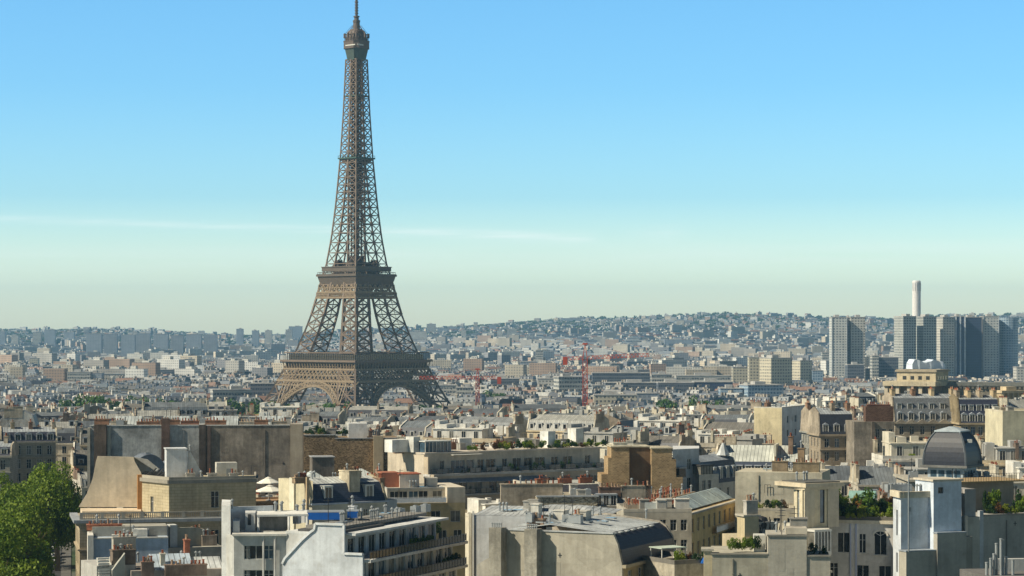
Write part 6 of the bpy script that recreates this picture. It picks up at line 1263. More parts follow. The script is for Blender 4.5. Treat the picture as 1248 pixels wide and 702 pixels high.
# --- terrace with two parasols
b = Bld('parasol_terrace_house', 'low brown brick house whose flat terrace carries two cream parasols', 'house', (306, 425), (360, 428)); zt = b.z(613); b.body(b.rect(0, b.w, 0, 9), 0, zt, (.34, .22, .13), {0: [(b.w * .25, zt - 1.6, 1.1, 1.1, 'wide'), (b.w * .45, zt - 1.6, 1.1, 1.1, 'wide')]}, 'brick'); b.parapet(b.rect(0, b.w, 0, 9), zt, .3, .25, (.5, .36, .22)); keep(b, 9)
def parasol(px, pyt, Y, r, label):
    zt_ = Z(pyt, Y); t = thing('parasol', label, 'parasol', (X(px, Y), Y, GZ + zt_p), 0, 'cream parasols on the brown brick terrace')
    hh = zt_ - GZ - zt_p; m = MB(); n = 8; oc = lambda q, z: [(q * cos(2 * pi * k / n + .3), q * sin(2 * pi * k / n + .3), z) for k in range(n)]
    m.loft(oc(r, hh - 1.15), oc(r, hh - 1.0), 0, False); m.loft(oc(r, hh - 1.0), oc(r * .3, hh - .3), 0, False); m.loft(oc(r * .3, hh - .3), oc(.05, hh - .05), 0, False); m.loft(oc(r * .28, hh - .2), oc(.05, hh), 0); m.build('canopy', 'canvas_white', t)
    m = MB(); m.bar((0, 0, 0), (0, 0, hh), .05)
    for k in range(n): q = oc(r * .97, hh - 1.05)[k]; m.bar((0, 0, hh - .15), q, .02)
    m.build('pole', 'frame_white', t); m = MB(); m.lathe([(.45, 0), (.45, .12), (.1, .2)], 12); m.build('base', 'grey_metal', t)
zt_p = zt + .02
parasol(327, 581, 431, 2.1, 'smaller cream parasol, upper one of the two on the brown brick terrace'); parasol(328.5, 591, 427, 2.7, 'larger cream parasol in front of the other on the brown brick terrace')

# --- bottom left cluster
b = Bld('blue_wall_house', 'low house with a shaded bluish side wall and red pots below the stone balustrade', 'house', (113, 345), (205, 347)); W_ = b.w; zt = b.z(657); b.body(b.rect(0, W_, 0, 9), 0, zt, (.42, .50, .60), {}); b.boxp(0, 4, zt, W_, 9, b.z(645), 'rear_wall', 'plaster', (.44, .42, .36)); b.boxp(-.7, -.6, 0, .1, 6, b.z(652), 'lit_wall', 'plaster', (.7, .68, .62)); b.chim(b.u(128), 5, b.z(646), 5, .9, .3, 9, (.5, .2, .12)); m = MB(); m.box(-.1, -.2, zt, W_, .6, zt + .15); b.part(m, 'coping', 'frame_white'); b.chim(b.u(152), 1.5, zt - .5, 3.4, 1.2, .8, 5, (.6, .6, .56)); b.clutter(4, 1, W_ - 1, 3.5, zt, 6); b.boxp(b.u(162), 1, zt - .2, b.u(180), 3.5, zt + 1.2, 'roof_hut', 'plaster', (.66, .65, .6)); keep(b, 9)  # shade is painted in as the bluish wall colour, sunlight as the pale wall
b = Bld('curved_wall_house', 'house with two pale square stacks and a beige rounded gable below the stone balustrade', 'house', (197, 352), (272, 355)); W_ = b.w; zt = b.z(668); b.body(b.rect(0, W_, 0, 9), 0, zt, (.44, .42, .36), {})
for p in (201.5, 212.5): b.boxp(b.u(p) - .45, 1, zt, b.u(p) + .65, 3.2, b.z(641), 'stack', 'plaster', (.62, .63, .60))
pp = [(b.u(219), zt - 1), (b.u(252), zt - 1), (b.u(252), b.z(652)), (b.u(249), b.z(647)), (b.u(240), b.z(645)), (b.u(219), b.z(645))]; m = MB(); m.loft([(x, 2.4, z) for x, z in pp][::-1], [(x, 2, z) for x, z in pp][::-1]); b.part(m, 'rounded_gable', 'plaster', (.40, .38, .30)); b.boxp(b.u(197), 2.5, zt, b.u(219), 8, b.z(650), 'attic', 'plaster', (.3, .36, .42)); b.chim(b.u(258), 2, zt, 2.2, 1, 1.4, 6, (.36, .3, .24)); b.chim(b.u(243), 4, zt, 2.6, 1, 2.2, 4, (.4, .36, .3)); keep(b, 9)
b = Bld('zinc_roof_house', 'low house with a bright blue-grey zinc roof and brown stacks in the bottom left corner', 'house', (160, 312), (275, 315)); W_ = b.w; zt = b.z(696); land(200, 'bright zinc roof'); b.body(b.rect(0, W_, 0, 11), 0, zt, (.3, .27, .24), {})
b.roofx(b.u(186), b.u(236), [(.1, zt), (5, zt + 1.7), (10, zt)], 'zinc', (.44, .52, .60), lift=.0, gcol=(.3, .3, .3)); b.roofx(b.u(238), W_ - .2, [(.1, zt - .4), (5, zt + 1.2), (10, zt - .4)], 'zinc', (.50, .52, .52), name='rear_roof', gcol=(.3, .28, .25)); b.chim(b.u(200), 2, zt + .5, .6, 1.2, 1.4, 1, (.6, .58, .5)); b.chim(b.u(226), -.3, zt - .3, 5.4, 1, .9, 10, (.20, .15, .12)); b.chim(b.u(180), .4, zt - .4, 1.6, 1, 1.4, 4, (.24, .18, .15)); b.chim(b.u(235), 7, zt + .8, .7, 1.6, 2.4, 3, (.4, .16, .1)); b.clutter(1, 2, W_ - 1, 9, zt + .6, 7, ('pipe', 'sky', 'aerial')); keep(b, 11)
b = Bld('brown_stack_house', 'small house with a brown chimney wall and stepped white stair, bottom left corner', 'house', (118, 312), (165, 314)); W_ = b.w; zt = b.z(690); b.body(b.rect(0, W_, 0, 9), 0, zt, (.46, .45, .42), {}); b.chim(b.u(152), 1, zt, 3.0, 1.6, 1.8, 6, (.2, .16, .13)); b.chim(b.u(160), 4, zt, 3, 1, 3.2, 5, (.42, .40, .35)); m = MB()
for i in range(9): m.box(.2, -.6 + .12 * i, zt - 2 + .35 * i, 1.7, .1 + .12 * i, zt - 1.8 + .35 * i)
b.part(m, 'stair', 'frame_white'); m = MB(); m.loft([(1.9, -.5, zt - 3), (3.6, -.5, zt - 3), (3.6, 3, zt), (1.9, 3, zt)], [(1.9, -.5, zt - .6), (3.6, -.5, zt + 1.6), (3.6, 3, zt + 1.8), (1.9, 3, zt + .5)]); b.part(m, 'curved_gable', 'plaster', (.42, .42, .38)); keep(b, 9)

# --- dark Haussmann block at the left edge
b = big_mansard('haussmann_block', 'stone block with a dark dormered slope near the left edge, above the avenue trees', (2, 600), (68, 603), 14, 539, 527, 527, (.34, .31, .24), (.05, .055, .08), 5, 4, ch=((.2, 2), (.55, 3), (1., 3)), gcol=(.46, .41, .3)); land(35, 'dark dormered block')
big_mansard('haussmann_block', 'shaded stone block cut by the left frame edge in front of the dark dormered block', (-60, 560), (12, 561), 14, 556, 545, 545, (.30, .29, .25), (.06, .065, .09), 5, 4, ch=((.9, 2),))
# ---------------------------------------------------------------- avenue on the left
def strip(name, mat, pts, z, zb=None, kind='structure'):
    m = MB()
    if zb is None: m.poly([(x, y, z) for x, y in pts])
    else: m.prism(pts, zb, z)
    return tag(m.build(name, mat), kind=kind)
dv = np.array((-.182, 1.0)); dv /= np.linalg.norm(dv); nv = np.array((-dv[1], dv[0]))
def av(s_, t_): p = np.array((X(93, 400) - 1.0, 400.0)) + dv * s_ + nv * t_; return (float(p[0]), float(p[1]))
strip('pavement', 'pavement', [av(-150, 0), av(-150, 2.0), av(330, 2.0), av(330, 0)], GZ + .13, GZ - .2)
strip('road', 'asphalt', [av(-150, 2.0), av(-150, 16), av(330, 16), av(330, 2.0)], GZ + .01)
strip('far_pavement', 'pavement', [av(-150, 16), av(-150, 30), av(330, 30), av(330, 16)], GZ + .13, GZ - .2)
m = MB()
for i in range(40): a, c = -100 + 9 * i, -100 + 9 * i + 4; p = [av(a, 10.1), av(a, 10.3), av(c, 10.3), av(c, 10.1)]; m.poly([(x, y, GZ + .014) for x, y in p])
tag(m.build('road_markings', 'paint_line'), kind='structure')
def car(label, x, y, rz, col, van=False):
    t = thing('parked_car' if not van else 'parked_van', label, 'car' if not van else 'van', (x, y, GZ + .01), rz, 'vehicles on the avenue'); L, W2 = (4.4, .88) if not van else (5.2, .95); H = 1.45 if not van else 2.3
    m = MB(); pr = [(-L / 2, .35), (-L / 2, .8), (-L / 2 + .15, .95), (-L / 2 + 1.2, 1.0), (L / 2 - .35, 1.02), (L / 2, .85), (L / 2, .35)] if not van else [(-L / 2, .35), (-L / 2, 1.0), (-L / 2 + .9, 1.2), (-L / 2 + 1.5, H), (L / 2, H), (L / 2, .35)]
    m.loft([(u, -W2, z) for u, z in pr], [(u, W2, z) for u, z in pr]); m.build('body', 'paint', t, color=col)
    g = MB()
    if not van:
        a = [(-L / 2 + 1.1, 1.0), (-L / 2 + 1.8, H), (L / 2 - 1.2, H), (L / 2 - .5, 1.0)]; g.loft([(u, -W2 * .9 * (1 if z < 1.1 else .85), z) for u, z in a], [(u, W2 * .9 * (1 if z < 1.1 else .85), z) for u, z in a]); c = g.build('cabin_glass', 'glass', t)
        m = MB(); m.box(-L / 2 + 1.75, -W2 * .75, H - .01, L / 2 - 1.15, W2 * .75, H + .04); m.build('roof', 'paint', t, color=col)
    else: g.loft([(-L / 2 + .95, -W2 * .9, 1.22), (-L / 2 + .95, W2 * .9, 1.22)][::1] + [(-L / 2 + 1.4, W2 * .85, H - .1), (-L / 2 + 1.4, -W2 * .85, H - .1)], [(-L / 2 + .9, -W2 * .9, 1.23), (-L / 2 + .9, W2 * .9, 1.23), (-L / 2 + 1.36, W2 * .85, H - .08), (-L / 2 + 1.36, -W2 * .85, H - .08)]); g.build('windscreen', 'glass', t)
    for ux in (-L / 2 + .8, L / 2 - .8):
        for sy in (-1, 1):
            w = MB(); rr = [(ux + .32 * cos(a * pi / 6), sy * W2, .32 + .32 * sin(a * pi / 6)) for a in range(12)]; w.loft(rr, [(a, sy * (W2 - .2), c) for a, _, c in rr]); w.build('wheel', 'rubber', t)
ca = atan2(dv[1], dv[0])
for i, (s_, t_, c, v, lb) in enumerate(((118, 3.3, (.6, .6, .6), 0, 'silver car parked by the kerb, nearest of those seen beside the trees'), (124.5, 3.3, (.05, .06, .08), 0, 'black car parked behind the silver one on the avenue'), (131, 3.3, (.7, .7, .68), 1, 'white van parked on the avenue beyond the black car'), (140, 3.3, (.3, .05, .04), 0, 'dark red car parked beyond the white van'), (150, 6.2, (.65, .65, .62), 0, 'pale car driving along the avenue under the trees'), (162, 3.3, (.12, .14, .2), 0, 'dark blue car parked far along the avenue'), (172, 6.3, (.5, .5, .48), 0, 'grey car far along the avenue'), (184, 3.3, (.72, .72, .7), 0, 'white car parked farthest along the avenue'))): car(lb, *av(s_, t_), ca, c, bool(v))
TRL = [(4, 655, 372, 20.5, 7.6, 'nearest plane tree, filling the bottom left corner'), (-28, 640, 385, 22, 8.5, 'plane tree cut by the left edge in the bottom corner'), (26, 630, 400, 21, 7.0, 'bright broad plane tree in front of the taller avenue trees'), (58, 575, 452, 23.5, 7.0, 'tallest plane tree beside the stone corner building'), (14, 590, 440, 22, 7.5, 'plane tree behind the bright broad one at the left'), (70, 590, 500, 21.5, 6.2, 'plane tree in deep green close to the corner building'), (-8, 585, 470, 21, 7.2, 'plane tree at the left frame edge in front of the shaded block'), (42, 575, 505, 21, 6.6, 'plane tree topping the avenue row before the dormered block'), (6, 700, 350, 15.5, 6, 'low plane tree crown at the very bottom left')]
for i, (px, py, Y, h, r, lb) in enumerate(TRL): tree('plane_tree', lb, X(px, Y), Y, GZ, h, r, 'near', 'plane trees along the avenue', i)
for i, (s_, t_) in enumerate(((150, 1.4), (175, 1.4), (200, 1.4))):
    x, y = av(s_, t_); t = thing('street_lamp', ['nearest', 'middle', 'farthest'][i] + ' dark street lamp on the pavement under the avenue trees', 'street lamp', (x, y, GZ + .13), 0, 'lamps along the avenue'); m = MB(); m.lathe([(.16, 0), (.1, .8), (.06, 7.5)], 8); m.bar((0, 0, 7.5), (-1.4, 0, 7.9), .05); m.build('pole', 'dark_metal', t); m = MB(); m.box(-1.9, -.15, 7.8, -1.3, .15, 7.98); m.build('lamp_head', 'grey_metal', t)

# ---------------------------------------------------------------- colonnaded palace on its rise
Yp = 1000.0; gp = GZ
pal = thing('palace_pavilion', 'pale stone palace pavilion with four square windows above a colonnade, blue-white sheeting on top', 'palace', (X(1093, Yp), Yp, gp), radians(-30)); land(1115, 'colonnaded palace pavilion')
def pz(py, Y=Yp): return Z(py, Y) - gp
WP = (1136 - 1093) / F * Yp / cos(radians(30)); m = MB(); m.box(0, 0, pz(466) + .5, WP, 15, pz(453)); m.build('upper_block', 'plaster', pal, color=(.50, .43, .30))
m = MB(); m.box(-.6, -.6, pz(453), WP + .6, 15.6, pz(451)); m.box(-.3, -.3, pz(451), WP + .3, 15.3, pz(450.2)); m.build('cornice', 'plaster', pal, color=(.38, .33, .25))
for i in range(4):
    for f in (0, 1):
        m = MB(); 
        if f == 0: u = WP * (.2 + .2 * i); m.box(u - .8, -.05, pz(462.5), u + .8, .05, pz(458))
        else: u = 15 * (.2 + .2 * i); m.box(WP - .05, u - .7, pz(462.5), WP + .05, u + .7, pz(458))
        m.build('window', 'glass', pal)
m = MB(); m.box(-4.5, -4.5, pz(470), WP + 1.5, 22, pz(466) + .5); m.build('cornice_slab', 'plaster', pal, color=(.56, .48, .34))
m = MB(); m.box(-3.4, -1.2, 0, WP, 20, pz(470)); m.build('wall', 'plaster', pal, color=(.26, .22, .18))
for i in range(5):
    m = MB(); u = -3.4 + (WP + 3) * i / 4; m.box(u - .75, -3.6, 0, u + .75, -2.1, pz(470)); m.build('column', 'plaster', pal, color=(.56, .48, .36))
tp = thing('scaffold_sheeting', 'glossy blue-white protective sheeting wrapped over the top of the palace pavilion', 'sheeting', (X(1112, Yp + 6), Yp + 6, gp + pz(450.0)), radians(20))
R = random.Random(5); m = MB(); n = 14; Lw = 15.5; pts = [(Lw * i / n, R.uniform(-.25, .25), (.6 if i in (0, n) else 1) * (3.3 + .5 * sin(i * .8) + R.uniform(-.25, .2))) for i in range(n + 1)]
for a, c in zip(pts, pts[1:]): m.quad((a[0], a[1], 0), (c[0], c[1], 0), c, a); m.quad(a, c, (c[0], 5, c[2] + .2), (a[0], 5, a[2] + .2)); m.quad((c[0], 5.4, 0), (a[0], 5.4, 0), (a[0], 5, a[2] + .2), (c[0], 5, c[2] + .2))
m.quad((0, 0, 0), pts[0], (0, 5, pts[0][2]), (0, 5.4, 0)); m.quad((Lw, 0, 0), (Lw, 5.4, 0), (Lw, 5, pts[-1][2]), pts[-1]); m.build('sheet', 'tarpaulin', tp)
pw = thing('palace_wing', 'long low curved palace wing with a row of small consoles under its grey roof', 'palace wing', (X(1140, Yp - 5), Yp - 5, gp), 0); land(1215, 'long palace wing')
m = MB(); m2 = MB(); m3 = MB(); n = 16; arc = [(i * 3.4, 12 * (i / n) ** 2 * -1 + 4) for i in range(n + 1)]
for (xa, ya), (xb, yb) in zip(arc, arc[1:]):
    m.prism([(xa, ya), (xb, yb), (xb, yb + 14), (xa, ya + 14)], 0, pz(474)); m2.prism([(xa, ya - .7), (xb, yb - .7), (xb, yb + 14.5), (xa, ya + 14.5)], pz(470.5), pz(469)); m2.prism([(xa, ya + .3), (xb, yb + .3), (xb, yb + 13), (xa, ya + 13)], pz(469), pz(466)); m3.prism([(xa, ya + .1), (xb, yb + .1), (xb, yb + 1), (xa, ya + 1)], pz(474), pz(470.5))
    for f in (.2, .7): x, y = xa + (xb - xa) * f, ya + (yb - ya) * f; m3.box(x - .45, y - .6, pz(473.8), x + .45, y + .1, pz(471))
m.build('wall', 'plaster', pw, color=(.30, .27, .21)); m2.build('roof', 'zinc_plain', pw, color=(.20, .20, .18)); m3.build('frieze', 'plaster', pw, color=(.28, .25, .2))
pv_ = thing('columned_annex', 'small ochre columned pavilion in front of the palace wing near the right edge', 'pavilion', (X(1222, 900), 900, GZ), radians(15)); m = MB(); zt = Z(476, 900) - GZ; m.box(0, .8, 0, 9, 8, zt - 1); m.build('wall', 'plaster', pv_, color=(.46, .36, .22)); m = MB(); m.box(-.4, -.2, zt - 1, 9.4, 8.4, zt); m.box(2, 1, zt, 6, 6, zt + 1.4); m.build('cornice', 'plaster', pv_, color=(.55, .45, .3))
for i in range(5): m = MB(); u = .4 + i * 2.05; m.lathe([(.38, 0), (.34, zt - 1)], 8, u, .3); m.build('column', 'plaster', pv_, color=(.55, .45, .3))
KEEP += [(X(1110, 1000), 1010, 28), (X(1170, 1000), 1000, 20), (X(1215, 1000), 1000, 22), (X(1240, 900), 905, 10)]

# ---------------------------------------------------------------- tower cranes
def crane(label, px, Y, pyj, pyt, pxl, pxr, sl, wide):
    g = ground(X(px, Y), Y); t = thing('tower_crane', label, 'tower crane', (X(px, Y), Y, g), 0, 'red tower cranes'); zj = Z(pyj, Y) - g; zt = Z(pyt, Y) - g; w = wide / 2
    m = MB(); z = 0
    while z < zj:
        z2 = min(zj, z + w * 2.4)
        for k in range(4):
            c = [(-w, -w), (w, -w), (w, w), (-w, w)]; a, d = c[k], c[(k + 1) % 4]; m.bar((*a, z), (*a, z2), .16); m.bar((*a, z), (*d, z2), .1); m.bar((*d, z), (*a, z2), .1); m.bar((*a, z2), (*d, z2), .1)
        z = z2
    m.build('mast', 'crane_red', t); xl, xr = (pxl - px) / F * Y, (pxr - px) / F * Y; m = MB(); hh = 1.9
    def truss(m, xa, xb, mi=0):
        n = max(2, int(abs(xb - xa) / 2.2))
        for i in range(n):
            a, c = xa + (xb - xa) * i / n, xa + (xb - xa) * (i + 1) / n; za, zc = zj + sl * a, zj + sl * c
            for s_ in (-.8, .8): m.bar((a, s_, za), (c, s_, zc), .11, mi); m.bar((a, s_, za), ((a + c) / 2, 0, (za + zc) / 2 + hh), .09, mi); m.bar(((a + c) / 2, 0, (za + zc) / 2 + hh), (c, s_, zc), .09, mi)
            m.bar((a, 0, za + hh * (1 if i else .9)), (c, 0, zc + hh), .11, mi); m.bar((a, -.8, za), (c, .8, zc), .08, mi)
    truss(m, w, xr * .9); j = m.build('jib', 'crane_red', t); m = MB(); truss(m, xr * .9, xr); m.build('jib_tip', 'crane_white', t, None or (0, 0, 0)).parent = t
    m = MB(); truss(m, -w, xl); m.build('counter_jib', 'crane_red', t); m = MB(); m.box(xl, -1, zj - 3.2, xl + 2.6, 1, zj + 1.4); m.build('counterweight', 'crane_red', t); m = MB(); m.box(xl - 1.2, -.8, zj - .3, xl, .8, zj + 1.9); m.build('ballast_plate', 'crane_white', t)
    m = MB()
    for s_ in (-1, 1):
        m.bar((s_ * w, -w, zj), (0, 0, zt), .17); m.bar((s_ * w, w, zj), (0, 0, zt), .17)
    m.box(-1.4, -.6, zt - 1.0, 1.4, .6, zt); m.build('apex', 'crane_red', t); m = MB(); m.bar((0, 0, zt), (xr * .6, 0, zj + sl * xr * .6 + hh), .07); m.bar((0, 0, zt), (xl * .9, 0, zj + 1.8), .07); m.build('tie_bar', 'crane_red', t)
    m = MB(); m.box(w, -1.2, zj - 2.6, w + 1.6, 0, zj - .1); m.build('cab', 'glass', t); m = MB(); m.bar((xr * .4, 0, zj), (xr * .4, 0, zj - 6), .05); m.box(xr * .4 - .3, -.3, zj - 6.8, xr * .4 + .3, .3, zj - 6); m.build('hook', 'dark_metal', t)
crane('large red tower crane right of the iron tower, its jib ending in a white tip', 713, 1380, 438, 418, 686, 800, .045, 2.6); land(713, 'large red tower crane')
crane('small red tower crane just right of the foot of the iron tower', 582, 1560, 462, 449, 606, 503, -.0, 2.2); land(582, 'small red tower crane')

# ---------------------------------------------------------------- tall and long blocks on the plain, each its own thing
def far_block(name, label, cat, px0, px1, pyt, Y, mat, depth=16, rot=0, base=None, extra=None, group=None, roof=True, split=None, matL=None):
    """px0..px1: visible span at the front; pyt: top row"""
    g = ground(X((px0 + px1) / 2, Y), Y) - 1; zt = Z(pyt, Y) - g; r = radians(rot); W_ = (px1 - px0) / F * Y
    if rot: W_ = W_ / (cos(r) + abs(sin(r)) * min(1, depth / W_)) if depth < W_ * 3 else W_
    x0 = X(px0, Y) + (depth * sin(r) * (W_ / ((px1 - px0) / F * Y)) if rot > 0 else 0)
    t = thing(name, label, cat, (x0, Y, g), r, group); m = MB(); m.box(0, 0, 0, W_, depth, zt); m.build('facade', mat, t, uvs=True)
    if roof:
        m = MB(); m.box(-.3, -.3, zt, W_ + .3, depth + .3, zt + .8); q = R.uniform(.2, .5); m.box(W_ * q, depth * .3, zt + .8, W_ * (q + .3), depth * .8, zt + 3.2); m.build('roof', 'plaster', t, color=(.45, .44, .42))
    if extra: extra(t, W_, depth, zt)
    KEEP.append((X((px0 + px1) / 2, Y), Y + depth / 2, max(W_, depth) / 2)); FARX.append((px0, px1, pyt, Y)); return t
FARX = []
R = random.Random(21)
def lines(col=(.6, .6, .58), n=4, at=0.0, w=.8):
    def f(t, W_, d, zt):
        m = MB()
        for i in range(n): u = W_ * (at + (1 - at) * i / max(1, n - 1)) if n > 1 else W_ * at; m.box(u - w / 2, -.5, 0, u + w / 2, .0, zt + .5)
        m.build('fin', 'plaster', t, color=col)
    return f
far_block('residential_tower', 'slim white residential tower with ribbed windows, leftmost of the tall towers on the right', 'tower block', 1014, 1032, 387, 2700, 'tower_grid_white', 24, 0, extra=lines((.6, .62, .62), 2)); far_block('residential_tower', 'grey gridded half of the leftmost tall tower, joined by a blue recess', 'tower block', 1037, 1054.5, 387, 2705, 'tower_grid_warm', 24); far_block('residential_tower', 'pale blue recessed strip between the white and grey halves of the leftmost tall tower', 'tower block', 1032, 1037, 387.5, 2712, 'slab_blue', 20); land(1034, 'leftmost tall tower')
far_block('office_block', 'dark blue low office block at the foot of the leftmost tall tower', 'office block', 1033, 1053, 445, 2560, 'office_dark', 20); far_block('office_block', 'dark office slab with pale floors left of the grey tall towers', 'office block', 1071, 1095, 436, 2620, 'office_dark', 22); far_block('apartment_block', 'white striped curved apartment block beside the dark office slab', 'apartment block', 1063, 1071, 434, 2615, 'office_bands', 16)
far_block('residential_tower', 'grey gridded tower in front of the white chimney, left half', 'tower block', 1095, 1116, 386, 2650, 'tower_grid_grey', 24, 16); far_block('residential_tower', 'grey gridded tower in front of the white chimney, right half', 'tower block', 1119.5, 1141, 386.5, 2665, 'tower_grid_grey', 24, 16); far_block('residential_tower', 'white-grey tower beside the two white vertical lines', 'tower block', 1144, 1162.5, 387, 2690, 'tower_grid_warm', 24, 14); far_block('office_tower', 'dark glass tower with two bright white vertical lines', 'tower block', 1163.5, 1176, 386, 2700, 'tower_dark', 24, 0, extra=lines((.75, .77, .78), 3, .12, 1.4)); far_block('office_tower', 'plain dark navy tower between the white lined tower and the blue gridded one', 'tower block', 1176.5, 1197, 387, 2710, 'tower_dark', 24, 0, extra=lines((.3, .29, .27), 2, 0, 1.2)); land(1130, 'twin grey gridded towers'); land(1185, 'dark navy tower')
far_block('residential_tower', 'white gridded left facet of the rightmost tower', 'tower block', 1198.5, 1217, 386, 2720, 'tower_grid_white', 22, 0, extra=lines((.6, .62, .63), 2, 0, .9)); land(1220, 'rightmost tower')
t = thing('residential_tower', 'rounded blue gridded body of the rightmost tower', 'tower block', (X(1228, 2745), 2745, 0)); m = MB(); q = (1239 - 1217) / 2 / F * 2745; pts = [(q * 1.0 * max(-1, min(1, 1.15 * cos(pi + pi * 2 * i / 20))), 13 * sin(pi + pi * 2 * i / 20) - 4) for i in range(20)]; m.prism(pts, 0, Z(387, 2745)); m.build('facade', 'tower_grid_blue', t, uvs=True); m = MB()
for i in range(0, 10): a = pi + pi * (i + .5) / 10; m.bar((q * cos(a) * 1.02, 13.2 * sin(a) - 4, 0), (q * cos(a) * 1.02, 13.2 * sin(a) - 4, Z(386.5, 2745)), .18)
m.build('fin', 'plaster', t, color=(.42, .5, .56))
t = thing('tall_chimney', 'tall round white chimney with dark slots near its top rising behind the towers', 'chimney', (X(1117, 3000), 3000, 0)); land(1117, 'tall white chimney'); zt = Z(342, 3000); m = MB(); rr = 5.2 / F * 3000; m.lathe([(rr * 1.05, 0), (rr, zt - 1), (rr * .85, zt)], 20); m.build('shaft', 'crane_white', t); m = MB()
for i in range(7): a = -pi / 2 + (i - 3) * .42; m.bar((rr * 1.0 * cos(a), rr * 1.0 * sin(a), zt - 13), (rr * 1.0 * cos(a), rr * 1.0 * sin(a), zt - 3), .22)
m.build('slot', 'grey_metal', t)
